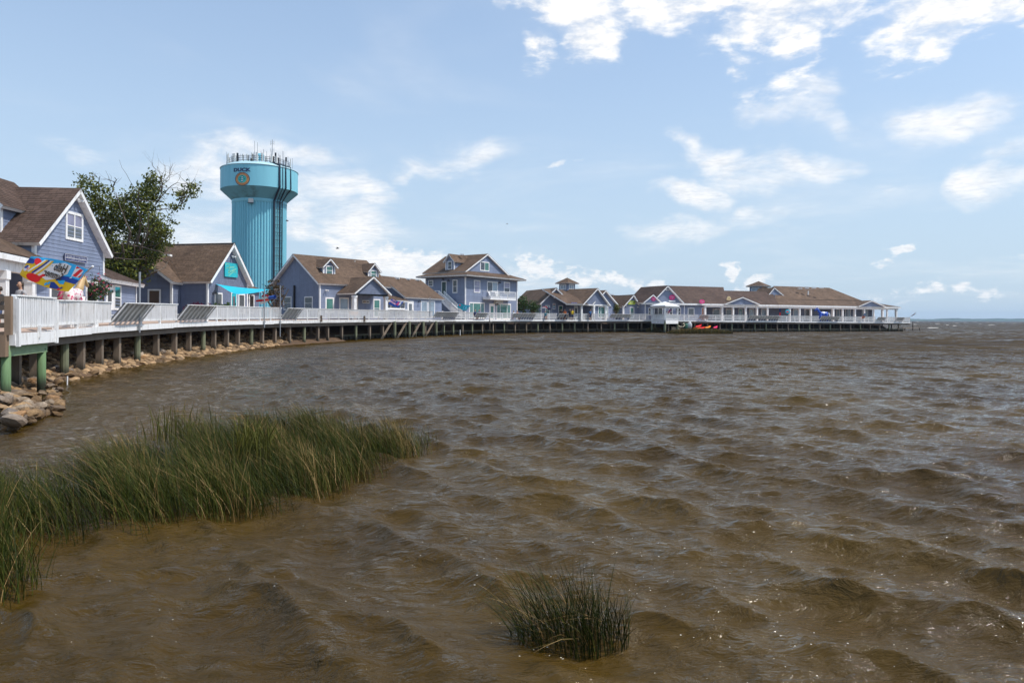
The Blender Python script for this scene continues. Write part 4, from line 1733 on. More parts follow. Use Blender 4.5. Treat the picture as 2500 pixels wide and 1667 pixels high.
# low annex right of the gable
A2 = Face.px((604, 60.2), (640, 62.4))
wall(shop2, A2, [(0, 2.0), (A2.u(632), 2.0), (A2.u(632), A2.z(610, 708)), (0, A2.z(610, 708))], SIDING_DARK, .17)
roof_face(shop2, [A2.pt(-.3, A2.z(610, 708), .3), A2.pt(A2.u(636), A2.z(610, 708), .3), A2.pt(A2.u(636), A2.z(610, 708) + 1.3, -3), A2.pt(-.3, A2.z(610, 708) + 1.3, -3)], ROOF, .16, .3)
window(shop2, A2, A2.rect(607, 718, 620, 765), GLASS_DARK, 'single', .12)
lamp(shop2, A2, 606, 723)
r2 = F2.rect(546, 640, 577, 678)
sg_ = sign_board('shop_sign', F2, r2, TEAL, 'square turquoise sign with pale green script in the shingled gable', mat('turquoise_pale', (0.03, 0.52, 0.60), .5), .06, .06)
LIME = mat('sign_script_green', (0.42, 0.78, 0.48), .5)
cu_, cz_ = (r2[0] + r2[1]) / 2, (r2[2] + r2[3]) / 2
w2_, h2_ = r2[1] - r2[0], r2[3] - r2[2]
q = lambda x, y: (r2[0] + w2_ * x, r2[3] - h2_ * y)


def curve_pts(ctrl, n=10):
    out = []
    c_ = [Vector((a, b)) for a, b in ctrl]
    for i in range(len(c_) - 1):
        for k in range(n):
            out.append(tuple(crom(c_[max(i - 1, 0)], c_[i], c_[i + 1], c_[min(i + 2, len(c_) - 1)], k / n)))
    out.append(tuple(c_[-1]))
    return out


stk = MB()
for ctrl in ([(.08, .20), (.12, .11), (.24, .10), (.34, .20), (.38, .30), (.30, .34)], [(.10, .44), (.14, .36), (.28, .36), (.36, .48), (.36, .62), (.28, .66), (.30, .50)],
             [(.26, .75), (.40, .66), (.55, .60), (.70, .52), (.86, .46)], [(.24, .91), (.32, .90), (.50, .74), (.66, .64), (.80, .62), (.88, .64)]):
    for (a, b) in ctrl:
        pass
    s_ = stroke(F2, curve_pts([q(a, b) for a, b in ctrl]), .045, .125)
    stk.mesh(s_.v, s_.f)
stk.build('flourish', LIME, sg_)
c1_ = q(.55, .30)
lettering(sg_, 'onna', lambda u, v: F2.pt(c1_[0] + u, c1_[1] + v + u * .10, .125), LIME, w2_ * .34, h2_ * .10, shear=.35)
c2_ = q(.64, .47)
lettering(sg_, 'esigns', lambda u, v: F2.pt(c2_[0] + u, c2_[1] + v + u * .25, .125), LIME, w2_ * .48, h2_ * .14, shear=.35)

# ================================================================== shop 3: house with two dormers
F3 = Face.px((780, 72.0), (948, 79.6))        # long front wall
shop3 = empty('dormered_shop', F3.pt(0, 2.1), 'slate blue shop with two roof dormers and a gabled porch', 'building')
G3 = Face.__new__(Face)                        # gable end facing left
G3.o, G3.d, G3.n = F3.pt(0, 0), -F3.n, -F3.d
L3 = F3.u(944)
W3 = 7.4
z3e = F3.z(780, 692)
z3a = 2.3 + (774.8 - 624) / FPX * (G3.pt(W3 / 2, 0).y)
W3 = 2 * G3.u(723)
gable(shop3, G3, 0, W3, 2.1, z3e + .1, z3a, L3, SIDING, ROOF, oe=.35, orr=.45, expo=.19, slab=.2, side_tab=None, tab=.22)
for x0, x1 in ((693, 712), (744, 764)):
    a, b, c, d = G3.rect(x0, 724, x1, 757)
    window(shop3, G3, (a, b, c, d), GLASS_DARK, 'hung', .12)
mb = MB()
ug = G3.u(720)
mb.box(G3.pt(ug - .1, 2.2, .02), G3.d * .2, G3.n * .15, Vector((0, 0, G3.z(720, 697) - 2.2)))
mb.build('conduit', SIDING_DARK, shop3)
window(shop3, F3, F3.rect(794, 725.5, 815, 764), GLASS_TEAL, 'single', .16)
window(shop3, F3, F3.rect(828, 726, 851, 766), GLASS_BLUE, 'single', .14)
door(shop3, F3, F3.rect(857, 728, 873, 775), WHITE, GLASS_GREY)
window(shop3, F3, F3.rect(911, 730, 928, 775), GLASS_TEAL, 'hung', .14)
spot_light(shop3, F3, 795, 708, .18)
# porch gable
proj = 2.7
Fg = Face(F3.pt(0, 0, proj), F3.d)
ul, ur = Fg.u(866), Fg.u(947)
ap = Fg.uz(908.7, 676)
zpl = Fg.z(864, 714)
gable(shop3, Fg, ul, ur, zpl - .1, zpl, ap[1] - .1, proj + 3.0, SIDING_DARK, ROOF, oe=.30, orr=.35, expo=.16, tab=.2, ua=(ul + ur) / 2, slab=.16, sides=(False, False), backw=False, corner=False)
mb = MB()
mb.box(Fg.pt(ul, zpl - .3, -.05), Fg.d * (ur - ul), -Fg.n * .2, Vector((0, 0, .3)))
mb.build('porch_beam', SIDING_DARK, shop3)
for uc in (ul + .12, ur - .15):
    mb = MB()
    mb.box(Fg.pt(uc - .17, 2.1, -.02), Fg.d * .34, -Fg.n * .34, Vector((0, 0, zpl - 2.4)))
    mb.box(Fg.pt(uc - .22, zpl - .55, .03), Fg.d * .44, -Fg.n * .44, Vector((0, 0, .26)))
    mb.build('porch_column', WHITE, shop3)
# dormers
rise = (z3a - z3e - .1) / (W3 / 2)
for (xa, xl, xr, ytop, yap, yeave) in ((804.6, 786, 822, 648, 629, 650), (912.5, 896, 928, 658, 640, 661)):
    setb = 1.25
    Fd = Face(F3.pt(0, 0, -setb), F3.d)
    a, b = Fd.u(xl + 3), Fd.u(xr - 5)
    zb_ = z3e + .1 + rise * setb
    zev = Fd.z(xa, yeave)
    gable(shop3, Fd, a, b, zb_ - .2, zev, Fd.z(xa, yap + 5), 2.2, SIDING_DARK, ROOF, oe=.28, orr=.32, expo=.17, slab=.13, ua=(a + b) / 2, backw=False, corner=True)
    mid = (a + b) / 2
    window(shop3, Fd, (mid - .46, mid + .46, zb_ + .0, zev + .05), GLASS_TEAL, 'hung', .11)
for pxv, pyv in ((820, 637), (861, 641)):
    vent(shop3, P(pxv, pyv, 79.5 if pxv < 850 else 80.5), .34)
r3 = Face(F3.pt(0, 0, 0.02), F3.d).rect(884, 732.5, 901, 741)
sg_ = sign_board('shop_sign', F3, r3, mat('sign_pale_grey', (.55, .53, .50), .6), 'small pale sign on the dark wall of the dormered shop porch', None, .04, .05)
INK = mat('sign_ink', (.03, .02, .05), .5)
cu_, cz_ = (r3[0] + r3[1]) / 2, (r3[2] + r3[3]) / 2
for k, (a, w_) in enumerate(((-.34, .16), (-.02, .12), (.26, .3))):
    mb = MB()
    mb.box(F3.pt(cu_ + (r3[1] - r3[0]) * (a - w_ / 2), cz_ - .05, .093), F3.d * (r3[1] - r3[0]) * w_, F3.n * .004, Vector((0, 0, .1)))
    mb.build('lettering', INK, sg_)
mb = MB()
mb.lathe(F3.pt(cu_ - (r3[1] - r3[0]) * .17, cz_ - .09, .094), [(.0, 0), (.09, .05), (.09, .13), (0, .18)], 10)
mb.build('emblem', mat('sign_ochre', (.35, .26, .12), .5), sg_)

# ================================================================== shop 4: low shop with serving window
F4 = Face.px((987, 84.5), (1085, 93.5))
shop4 = empty('low_shop', F4.pt(0, 2.1), 'low blue shop with long brown roof and serving window between two houses', 'building')
L4 = F4.u(1078)
G4 = Face.__new__(Face)
G4.o, G4.d, G4.n = F4.pt(0, 0), -F4.n, -F4.d
z4e = F4.z(987, 726)
W4 = 7.2
z4a = 2.3 + (776 - 677) / FPX * G4.pt(W4 / 2, 0).y
gable(shop4, G4, 0, W4, 2.1, z4e + .1, z4a, L4, SIDING, ROOF, oe=.35, orr=.3, expo=.18, slab=.2)
door(shop4, F4, F4.rect(994, 734, 1009, 778), WHITE, GLASS_GREY)
window(shop4, F4, F4.rect(1027, 734.5, 1043, 775), GLASS_BLUE, 'single', .13)
window(shop4, F4, F4.rect(1045, 734.5, 1061, 775), GLASS_BLUE, 'single', .13)
lamp(shop4, F4, 1021, 737)
for pxv, pyv in ((969, 681), (995, 683), (1019, 685)):
    vent(shop4, P(pxv, pyv, 88.8 + (pxv - 969) * .09), .33)
# serving window bump-out
B4 = Face.px((940, 79.6), (990, 84.2))
lb = B4.u(989)
zb4 = B4.z(960, 734)
wall(shop4, B4, [(0, 2.1), (lb, 2.1), (lb, zb4), (0, zb4)], SIDING_DARK, .18)
roof_face(shop4, [B4.pt(-.2, zb4 + .05, .5), B4.pt(lb + .3, zb4 + .05, .5), B4.pt(lb + .3, zb4 + .65, -1.6), B4.pt(-.2, zb4 + .65, -1.6)], ROOF, .16, .3, .2)
window(shop4, B4, B4.rect(941.5, 735.5, 988, 755.5), GLASS_GREY, 'triple', .13, fm=WHITE_OLD)
mb = MB()
mb.box(B4.pt(.05, B4.z(960, 756), .03), B4.d * (lb - .1), B4.n * .3, Vector((0, 0, .09)))
mb.build('counter', WHITE, shop4)
mb = MB()
pdn = B4.pt(-.05, 2.1, .15)
mb.tube([pdn, pdn + Vector((0, 0, 2.9)), B4.pt(-.05, 5.3, .5)], .13, 8)
mb.build('downspout', WHITE, shop4)

# ================================================================== house 5: two storeys
C5 = XY(1135.7, 102.0)
R5 = Face(C5, XY(1261.7, 113.0) - C5)
L5 = Face(C5, Vector((-R5.d.y, R5.d.x, 0)))
if L5.d.x > 0:
    L5.d = -L5.d
house5 = empty('two_storey_house', V2(C5, 2.1), 'two storey blue house with skirt roof, balcony and outside stair', 'building')
lenR, lenL = R5.u(1261.7), abs(L5.u(1040))
z5e = R5.z(1136, 676)
wall(house5, R5, [(0, 2.1), (lenR, 2.1), (lenR, z5e), (0, z5e)], SIDING, .20)
wall(house5, L5, [(0, 2.1), (lenL, 2.1), (lenL, z5e), (0, z5e)], SIDING, .20)
O5 = Vector((C5.x, C5.y, 0))


def b5(r_, l_, z):
    return O5 + R5.d * r_ + L5.d * l_ + Vector((0, 0, z))


mb = MB()
mb.face([b5(lenR, 0, 2.1), b5(lenR, lenL, 2.1), b5(lenR, lenL, z5e), b5(lenR, 0, z5e)])
mb.face([b5(lenR, lenL, 2.1), b5(0, lenL, 2.1), b5(0, lenL, z5e), b5(lenR, lenL, z5e)])
mb.build('wall', SIDING, house5)
for r_, l_ in ((0, 0), (lenR, 0), (0, lenL)):
    mb = MB()
    mb.box(b5(r_, l_, 2.1) - R5.d * .08 - L5.d * .08, R5.d * .16, L5.d * .16, Vector((0, 0, z5e - 2.1)))
    mb.build('corner_board', WHITE, house5)
ov, zt5 = 1.15, z5e + .25
in_ = 1.6
zk = zt5 + .85
e_ = [b5(-ov, -ov, zt5), b5(lenR + ov, -ov, zt5), b5(lenR + ov, lenL + ov, zt5), b5(-ov, lenL + ov, zt5)]
k_ = [b5(in_, in_ - .6, zk), b5(lenR - in_, in_ - .6, zk), b5(lenR - in_, lenL - in_ + .6, zk), b5(in_, lenL - in_ + .6, zk)]
for i in range(4):
    j = (i + 1) % 4
    roof_face(house5, [e_[i], e_[j], k_[j], k_[i]], ROOF, .17, .32, .22, trim=WHITE_OLD)
# upper gable facing the water
U5 = Face(b5(0, .75, 0), R5.d)
U5.n = R5.n
ga, gb = U5.u(1136), U5.u(1236)
gz, gap_ = U5.z(1136, 662), U5.z(1186.6, 621)
gable(house5, U5, ga, gb, gz - .05, gz, gap_ - .1, lenL + .2, SIDING, ROOF, oe=.45, orr=.35, expo=.2, slab=.2, sides=(False, False), ua=U5.u(1186.6), corner=False)
window(house5, U5, U5.rect(1172, 638, 1194, 663), GLASS_TEAL, 'slide', .14, low=GLASS_DARK)
# dormer facing left
D5 = Face(b5(1.2, 0, 0), L5.d)
D5.n = -R5.d
da, db = D5.u(1108), D5.u(1088)
da, db = min(da, db), max(da, db)
zd0, zd1 = D5.z(1098, 664), D5.z(1098, 636)
gable(house5, D5, da, db, zd0, zd1, D5.z(1094, 622), 4.5, SIDING, ROOF, oe=.35, orr=.35, expo=.2, slab=.14, backw=False)
mid = (da + db) / 2
window(house5, D5, (mid - .45, mid + .45, zd0 + .35, zd1 - .1), GLASS_DARK, 'hung', .12)
D5b = Face(b5(lenR - 2.6, 0, 0), L5.d)
D5b.n = R5.d
gable(house5, D5b, da, db, zd0, zd1 - .4, D5.z(1094, 622) - .5, 3.5, SIDING, ROOF, oe=.35, orr=.35, expo=.2, slab=.14, backw=False)
vent(house5, P(1128, 623, 106.5), .35)
window(house5, R5, R5.rect(1157, 683.5, 1172, 715), GLASS_LILAC, 'hung', .13)
window(house5, R5, R5.rect(1189, 686.5, 1215, 714), GLASS_BLUE, 'slide', .14, low=GLASS_DARK)
window(house5, R5, R5.rect(1230, 688, 1244.4, 718), GLASS_LILAC, 'hung', .13, low=GLASS_DARK)
window(house5, R5, R5.rect(1145, 737.5, 1182.6, 778), GLASS_TEAL, 'triple', .17)
door(house5, R5, R5.rect(1194, 741, 1208, 783), WHITE, GLASS_TEAL, .12)
window(house5, R5, R5.rect(1211.6, 740.5, 1246.7, 780), GLASS_TEAL, 'triple', .17)
lamp(house5, R5, 1211, 744, 1.2)
lamp(house5, R5, 1217, 691, 1.1)
window(house5, L5, L5.rect(1117, 682.6, 1105, 715.7), GLASS_DARK, 'hung', .13)
window(house5, L5, L5.rect(1058, 684, 1046, 700), GLASS_DARK, 'hung', .12)
DG = mat('door_dark_green', (.015, .05, .045), .4)
door(house5, L5, L5.rect(1090.5, 686.5, 1078, 722.5), DG, None, .11)
lamp(house5, L5, 1084, 683, 1.0)
lamp(house5, L5, 1097, 686, 1.0)
# balcony
ba, bb = R5.u(1178), R5.u(1241)
zf = R5.z(1178, 727)
mb = MB()
mb.box(R5.pt(ba, zf - .28, .02), R5.d * (bb - ba), R5.n * 1.5, Vector((0, 0, .3)))
bal = mb.build('balcony', WHITE, house5)
mb = MB()
for z_ in (zf + 1.02, zf + .14):
    mb.bar(R5.pt(ba, z_, 1.48), R5.pt(bb, z_, 1.48), .09, .07)
    mb.bar(R5.pt(ba + .03, z_, .05), R5.pt(ba + .03, z_, 1.48), .09, .07)
    mb.bar(R5.pt(bb - .03, z_, .05), R5.pt(bb - .03, z_, 1.48), .09, .07)
for u_ in np.linspace(ba + .06, bb - .06, 4):
    mb.bar(R5.pt(u_, zf, 1.5), R5.pt(u_, zf + 1.06, 1.5), .14)
for u_ in np.arange(ba + .2, bb, .19):
    mb.bar(R5.pt(u_, zf + .12, 1.48), R5.pt(u_, zf + 1.0, 1.48), .055)
mb.build('balustrade', WHITE, bal)
mb = MB()
mb.box(R5.pt(R5.u(1205), R5.z(1205, 741), .03), R5.d * (R5.u(1222) - R5.u(1205)), R5.n * .5, Vector((0, 0, .75)))
mb.build('meter_box', mat('box_grey', (.42, .42, .40), .6), house5)
# outside stair down to the walkway
St = Face(L5.pt(0, 0, 1.6), L5.d)
St.n = L5.n
ua_, za_ = St.uz(1072, 726)
ub_, zb_ = St.uz(1117, 770)
mb = MB()
n = 16
for k in range(n):
    u_ = ua_ + (ub_ - ua_) * (k + .5) / n
    z_ = za_ + (zb_ - za_) * (k + .5) / n
    mb.box(St.pt(u_ - .16, z_, 0), St.d * .32, -St.n * 1.1, Vector((0, 0, .05)))
stair = mb.build('stair', WHITE, house5)
for o_ in (0.03, -1.1):
    mb = MB()
    mb.bar(St.pt(ua_, za_ - .15, o_), St.pt(ub_, zb_ - .15, o_), .06, .34)
    mb.bar(St.pt(ua_, za_ + .95, o_), St.pt(ub_, zb_ + .95, o_), .10, .14)
    for k in range(20):
        u_, z_ = ua_ + (ub_ - ua_) * k / 19, za_ + (zb_ - za_) * k / 19
        mb.bar(St.pt(u_, z_ - .1, o_), St.pt(u_, z_ + .95, o_), .06)
    for k in range(1, 4):
        mb.bar(St.pt(ua_, za_ + .22 * k, o_), St.pt(ub_, zb_ + .22 * k, o_), .035, .06)
    mb.build('stair_rail', WHITE, stair)
mb = MB()
mb.box(St.pt(ua_ + (.0 if St.d.x < 0 else -1.6), za_ - .1, .05), St.d * 1.6, -St.n * 1.6, Vector((0, 0, .12)))
for k in range(3):
    mb.bar(St.pt(ua_ + .05 + k * .7, 2.1, .0), St.pt(ua_ + .05 + k * .7, za_ + 1.0, 0), .12)
mb.bar(St.pt(ua_, za_ + .98, 0), St.pt(ua_ + 1.6, za_ + .98, 0), .10, .10)
mb.build('landing', WHITE, stair)

# ================================================================== cluster 6: cupola shop
def simple_gable(root, F, xl, xr, yl, xa, ya, L, zb=2.1, m=SIDING, **kw):
    u0, u1 = F.u(xl), F.u(xr)
    ze_ = F.z(xl, yl)
    gable(root, F, u0, u1, zb, ze_, F.z(xa, ya) - .08, L, m, ROOF, ua=F.u(xa), **kw)


F6 = Face.px((1319, 117.5), (1392, 119.5))
shop6 = empty('cupola_shop', F6.pt(0, 2.1), 'blue shop of joined gables with a windowed cupola on its roof', 'building')
kw6 = dict(oe=.45, orr=.45, expo=.22, rexpo=.2, rtab=.4, slab=.2)
simple_gable(shop6, F6, 1321, 1391, 739, 1356, 704, 13, backw=True, **kw6)
window(shop6, F6, F6.rect(1331, 745, 1342, 772), GLASS_TEAL, 'hung', .13)
window(shop6, F6, F6.rect(1363, 745.5, 1374, 774), GLASS_TEAL, 'hung', .13)
spot_light(shop6, F6, 1354, 726, .25)
L6 = Face.__new__(Face)
L6.o, L6.d, L6.n = F6.pt(F6.u(1321), 0), -F6.n, -F6.d
a, b = L6.u(1306), L6.u(1293)
window(shop6, L6, (min(a, b), max(a, b), 3.6, L6.z(1300, 743)), GLASS_TEAL, 'hung', .12)
F6b = Face.px((1421, 116.5), (1487, 121.0))
u0, u1 = F6b.u(1423), F6b.u(1483)
zg, zga = F6b.z(1423, 741), F6b.z(1455.7, 706)
gable(shop6, F6b, u0, u1, zg - .1, zg, zga, 11, SIDING_DARK, ROOF, ua=F6b.u(1455), sides=(False, False), corner=False, **kw6)
Fq = Face(F6b.pt(0, 0, -2.6), F6b.d)            # recessed wall under the porch
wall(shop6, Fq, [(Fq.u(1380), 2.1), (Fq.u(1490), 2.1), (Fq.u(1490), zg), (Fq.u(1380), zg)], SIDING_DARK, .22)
roof_face(shop6, [F6b.pt(F6b.u(1380), zg - .1, .4), F6b.pt(u0 + 1, zg - .1, .4), F6b.pt(u0 + 1, zga, -6), F6b.pt(F6b.u(1384), zga, -6)], ROOF, .2, .4, .2)
door(shop6, Fq, Fq.rect(1401, 747, 1411, 778), WHITE, GLASS_GREY, .1)
door(shop6, Fq, Fq.rect(1428, 748, 1440, 778), WHITE, GLASS_GREY, .1)
window(shop6, Face(F6b.pt(0, 0, -.4), F6b.d), Face(F6b.pt(0, 0, -.4), F6b.d).rect(1460, 748, 1484, 776), GLASS_TEAL, 'triple', .15)
wall(shop6, Face(F6b.pt(0, 0, -.42), F6b.d), [(F6b.u(1453), 2.1), (F6b.u(1492), 2.1), (F6b.u(1492), zg), (F6b.u(1453), zg)], SIDING, .22)
mb = MB()
mb.box(F6b.pt(F6b.u(1383), zg - .32, .02), F6b.d * (u1 - F6b.u(1383)), -F6b.n * .2, Vector((0, 0, .22)))
mb.build('porch_beam', WHITE, shop6)
for pxc in (1421, 1451, 1480):
    uc = F6b.u(pxc)
    mb = MB()
    mb.box(F6b.pt(uc - .17, 2.1, -.0), F6b.d * .34, -F6b.n * .34, Vector((0, 0, zg - 2.4)))
    mb.box(F6b.pt(uc - .2, zg - .6, .03), F6b.d * .4, -F6b.n * .4, Vector((0, 0, .3)))
    mb.build('porch_column', WHITE, shop6)
F6c = Face.px((1480, 121.5), (1504, 123.5))
u0, u1 = F6c.u(1446), F6c.u(1502)
gable(shop6, F6c, u0, u1, 2.1, F6c.z(1500, 742), F6c.z(1474.6, 711), 9, SIDING, ROOF, ua=F6c.u(1475), **kw6)
lamp(shop6, F6c, 1488, 751, 1.2)
# cupola: square, corner towards the viewer
Dc = 125.0
cc = P(1384.5, 700, Dc)
hw = (1403 - 1365) / FPX * Dc / 2 / 1.414 * 1.02
zc0, zc1 = P(1384, 712, Dc).z, P(1384, 692, Dc).z
dA, dB = Vector((1, 1, 0)).normalized(), Vector((-1, 1, 0)).normalized()
cn = Vector((cc.x, cc.y - hw * 1.414, 0)) + Vector((0, hw * 1.414, 0))
for d_, n_ in ((dA, Vector((1, -1, 0)).normalized()), (dB, Vector((-1, -1, 0)).normalized())):
    Fc = Face.__new__(Face)
    Fc.o = Vector((cc.x, cc.y, 0)) + n_ * hw - d_ * hw
    Fc.d, Fc.n = d_, n_
    wall(shop6, Fc, [(0, zc0 - 2.2), (2 * hw, zc0 - 2.2), (2 * hw, zc1), (0, zc1)], SIDING, .2, name='cupola_wall')
    window(shop6, Fc, (hw * .35, hw * 1.65, zc1 - 1.15, zc1 - .2), GLASS_BLUE, 'slide', .12)
ro = hw + .55
tips = [Vector((cc.x, cc.y, 0)) + (dA * a_ + dB * b_) * ro + Vector((0, 0, zc1)) for a_, b_ in ((-1, -1), (1, -1), (1, 1), (-1, 1))]
apx = Vector((cc.x, cc.y, P(1384, 678, Dc).z))
for i in range(4):
    roof_face(shop6, [tips[i], tips[(i + 1) % 4], apx], ROOF, .18, .35, .14, name='cupola_roof')
r6 = Face(F6b.pt(0, 0, .03), F6b.d).rect(1394, 738.5, 1408.5, 742)
sg_ = sign_board('shop_sign', F6b, r6, mat('sign_blue', (.03, .05, .30), .5), 'narrow blue sign on the porch beam of the cupola shop', None, .05, .05)
for a_, w_ in ((.2, .22), (.52, .24), (.82, .2)):
    mb = MB()
    mb.box(F6b.pt(r6[0] + (r6[1] - r6[0]) * (a_ - w_ / 2), r6[2] + .07, .102), F6b.d * (r6[1] - r6[0]) * w_, F6b.n * .004, Vector((0, 0, (r6[3] - r6[2]) * .45)))
    mb.build('lettering', mat('sign_letters_pale_blue', (.35, .45, .75), .5), sg_)
r6 = F6.rect(1349, 740.5, 1355.5, 755)
sg_ = sign_board('poster', F6, r6, WHITE, 'small white framed poster on the blue wall of the cupola shop', None, .04, .04)
for k, c_ in enumerate(((.35, .12, .12), (.1, .35, .45), (.1, .2, .45))):
    mb = MB()
    hgt = (r6[3] - r6[2])
    mb.box(F6.pt(r6[0] + .08, r6[3] - hgt * (.3 + .28 * k), .082), F6.d * (r6[1] - r6[0] - .16), F6.n * .004, Vector((0, 0, hgt * .2)))
    mb.build('print', mat('poster_print_%d' % k, c_, .6), sg_)

# ================================================================== shop 7: lime sign
F7 = Face.px((1521, 124.5), (1563, 126.0))
shop7 = empty('small_gabled_shop', F7.pt(0, 2.1), 'small blue gabled shop with a lime green sign next to the gazebo', 'building')
simple_gable(shop7, F7, 1523, 1560, 746, 1544.6, 720.5, 9, **kw6)
window(shop7, F7, F7.rect(1537.5, 749.5, 1548, 777), GLASS_TEAL, 'hung', .13)
lamp(shop7, F7, 1526, 748, 1.4)
spot_light(shop7, F7, 1556, 749, .2)
F7b = Face(F7.pt(0, 0, -3.2), F7.d)
zq = F7b.z(1505, 745)
wall(shop7, F7b, [(F7b.u(1498), 2.1), (F7b.u(1524), 2.1), (F7b.u(1524), zq), (F7b.u(1498), zq)], SIDING_DARK, .22)
zr = F7b.z(1505, 719)
roof_face(shop7, [F7b.pt(F7b.u(1486), zq, .9), F7b.pt(F7b.u(1530), zq, .9), F7b.pt(F7b.u(1546), zr, -3.5), F7b.pt(F7b.u(1486), zr, -3.5)], ROOF, .2, .4, .2)
vent(shop7, P(1492, 721, 131), .45)
mb = MB()
pdn = F7.pt(F7.u(1519.5), 2.1, .2)
mb.tube([pdn, pdn + Vector((0, 0, 2.6))], .16, 8)
mb.build('downspout', WHITE, shop7)
door(shop7, F7b, F7b.rect(1500.5, 750, 1508, 778), WHITE, GLASS_GREY, .1)
LIMES = mat('sign_lime', (.48, .58, .04), .5)
r7 = F7.rect(1533, 734, 1550, 743.5)
sg_ = sign_board('shop_sign', F7, r7, LIMES, 'lime green sign high in the small gable', None, .06, .06)
for k in range(2):
    mb = MB()
    hgt, wd_ = (r7[3] - r7[2]), (r7[1] - r7[0])
    mb.box(F7.pt(r7[0] + wd_ * .14, r7[2] + hgt * (.22 + .36 * k), .122), F7.d * wd_ * .52, F7.n * .004, Vector((0, 0, hgt * .16)))
    mb.build('lettering', mat('sign_letters_pale_lime', (.75, .78, .35), .5), sg_)
mb = MB()
mb.lathe(F7.pt(r7[0] + wd_ * .84, r7[2] + hgt * .35, .125), [(.01, 0), (.14, .1), (.12, .3), (.01, .42)], 8)
mb.build('emblem', mat('sign_olive', (.10, .10, .02), .5), sg_)
r7 = F7b.rect(1500, 745, 1508, 749)
sign_board('shop_sign', F7b, r7, LIMES, 'tiny lime green sign over the recessed door', None, .08, .05)


# ================================================================== building 8: long restaurant with porch
F8 = Face.px((1565, 123.8), (2198, 152.5))      # porch eave line
big8 = empty('long_porch_building', F8.pt(0, 2.2), 'long low blue building with brown hip roofs and white porch columns at the pier end', 'building')
z8 = F8.z(1670, 744.5)
U = F8.u
back = Face(F8.pt(0, 0, -3.6), F8.d)
FR = Face(F8.pt(0, 0, -.5), F8.d)
# enclosed left part
wall(big8, FR, [(U(1573), 2.1), (U(1721), 2.1), (U(1721), z8), (U(1573), z8)], SIDING, .22)
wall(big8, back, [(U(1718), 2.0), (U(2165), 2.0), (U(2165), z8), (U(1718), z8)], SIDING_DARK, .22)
Gl = Face.__new__(Face)
Gl.o, Gl.d, Gl.n = FR.pt(U(1573), 0), -FR.n, -FR.d
wall(big8, Gl, [(0, 2.1), (10, 2.1), (10, z8), (0, z8)], SIDING, .22)
mb = MB()
mb.face([F8.pt(U(2165), 2.0, -3.6), F8.pt(U(2165), 2.0, -16), F8.pt(U(2165), z8, -16), F8.pt(U(2165), z8, -3.6)])
mb.face([F8.pt(U(2165), 2.0, -16), F8.pt(U(1573), 2.0, -16), F8.pt(U(1573), z8, -16), F8.pt(U(2165), z8, -16)])
mb.build('wall', SIDING_DARK, big8)
mb = MB()      # porch ceiling and floor
mb.box(F8.pt(U(1718), z8 - .02, -.1), F8.d * (U(2196) - U(1718)), -F8.n * 3.6, Vector((0, 0, .06)))
mb.build('porch_ceiling', WHITE, big8)
mb = MB()
mb.box(F8.pt(U(1573), 1.85, -.1), F8.d * (U(2196) - U(1573)), -F8.n * 16, Vector((0, 0, .12)))
mb.build('porch_floor', DECKW, big8)
mb = MB()
mb.box(F8.pt(U(1567), z8 - .02, .16), F8.d * (U(2198) - U(1567)), -F8.n * .2, Vector((0, 0, .32)))
mb.build('fascia_board', WHITE, big8)
mb = MB()
mb.box(F8.pt(U(1721), z8 - .34, -.08), F8.d * (U(2194) - U(1721)), -F8.n * .25, Vector((0, 0, .30)))
mb.build('porch_beam', WHITE, big8)
for pxc, w_ in ((1723, .4), (1764.5, .4), (1791.5, .34), (1822, .34), (1850, .34), (1875.5, .3), (1930, .34), (1954, .34), (1981.5, .34), (2036, .45), (2059, .34), (2089, .4), (2112, .3), (2135, .3), (2157, .4), (2168, .3), (2190.5, .4)):
    uc = U(pxc)
    mb = MB()
    mb.box(F8.pt(uc - w_ / 2, 1.95, -.06), F8.d * w_, -F8.n * w_, Vector((0, 0, z8 - 2.1)))
    mb.build('porch_column', WHITE, big8)
for x0, x1, pn_, kd in ((1740, 1757, GLASS_GREY, 'single'), (1772, 1787, GLASS_GREY, 'single'), (1829, 1841, GLASS_BLUE, 'single'), (1858, 1872, GLASS_BLUE, 'single'), (1936, 1951, GLASS_BLUE, 'single'),
                        (1964, 1979, GLASS_GREY, 'single'), (2042, 2050, GLASS_BLUE, 'single'), (2063, 2077, GLASS_BLUE, 'slide'), (2104, 2119, GLASS_BLUE, 'slide')):
    window(big8, back, (back.u(x0), back.u(x1), 2.5, back.z(x0, 754)), pn_, kd, .13)
TEALD = mat('door_teal', (.03, .22, .22), .5)
door(big8, back, (back.u(1803), back.u(1812), 2.05, back.z(1803, 753.5)), TEALD, GLASS_BLUE, .1)
door(big8, FR, (FR.u(1713), FR.u(1720), 2.1, FR.z(1713, 751)), mat('door_orange', (.42, .12, .04), .5), None, .1)
window(big8, FR, (FR.u(1679), FR.u(1695), 2.9, FR.z(1679, 751.5)), GLASS_GREY, 'single', .14)
for x0, x1 in ((1583, 1589), (1634, 1642), (1655, 1662)):
    window(big8, FR, (FR.u(x0), FR.u(x1), 3.0, FR.z(x0, 751)), GLASS_DARK, 'hung', .11)
window(big8, FR, (FR.u(1596), FR.u(1618), 2.6, FR.z(1600, 750)), GLASS_DARK, 'slide', .12)
mb = MB()
mb.box(FR.pt(FR.u(1669.5), 2.1, .02), FR.d * .16, FR.n * .04, Vector((0, 0, z8 - 2.1)))
mb.box(FR.pt(FR.u(1574), 2.1, .02), FR.d * .16, FR.n * .04, Vector((0, 0, z8 - 2.1)))
mb.build('corner_board', WHITE, big8)
RK = dict(expo=.26, tab=.5, thick=.2)
zE = z8 + .28


def q8(px, out, z):
    return F8.pt(U(px), z, out)


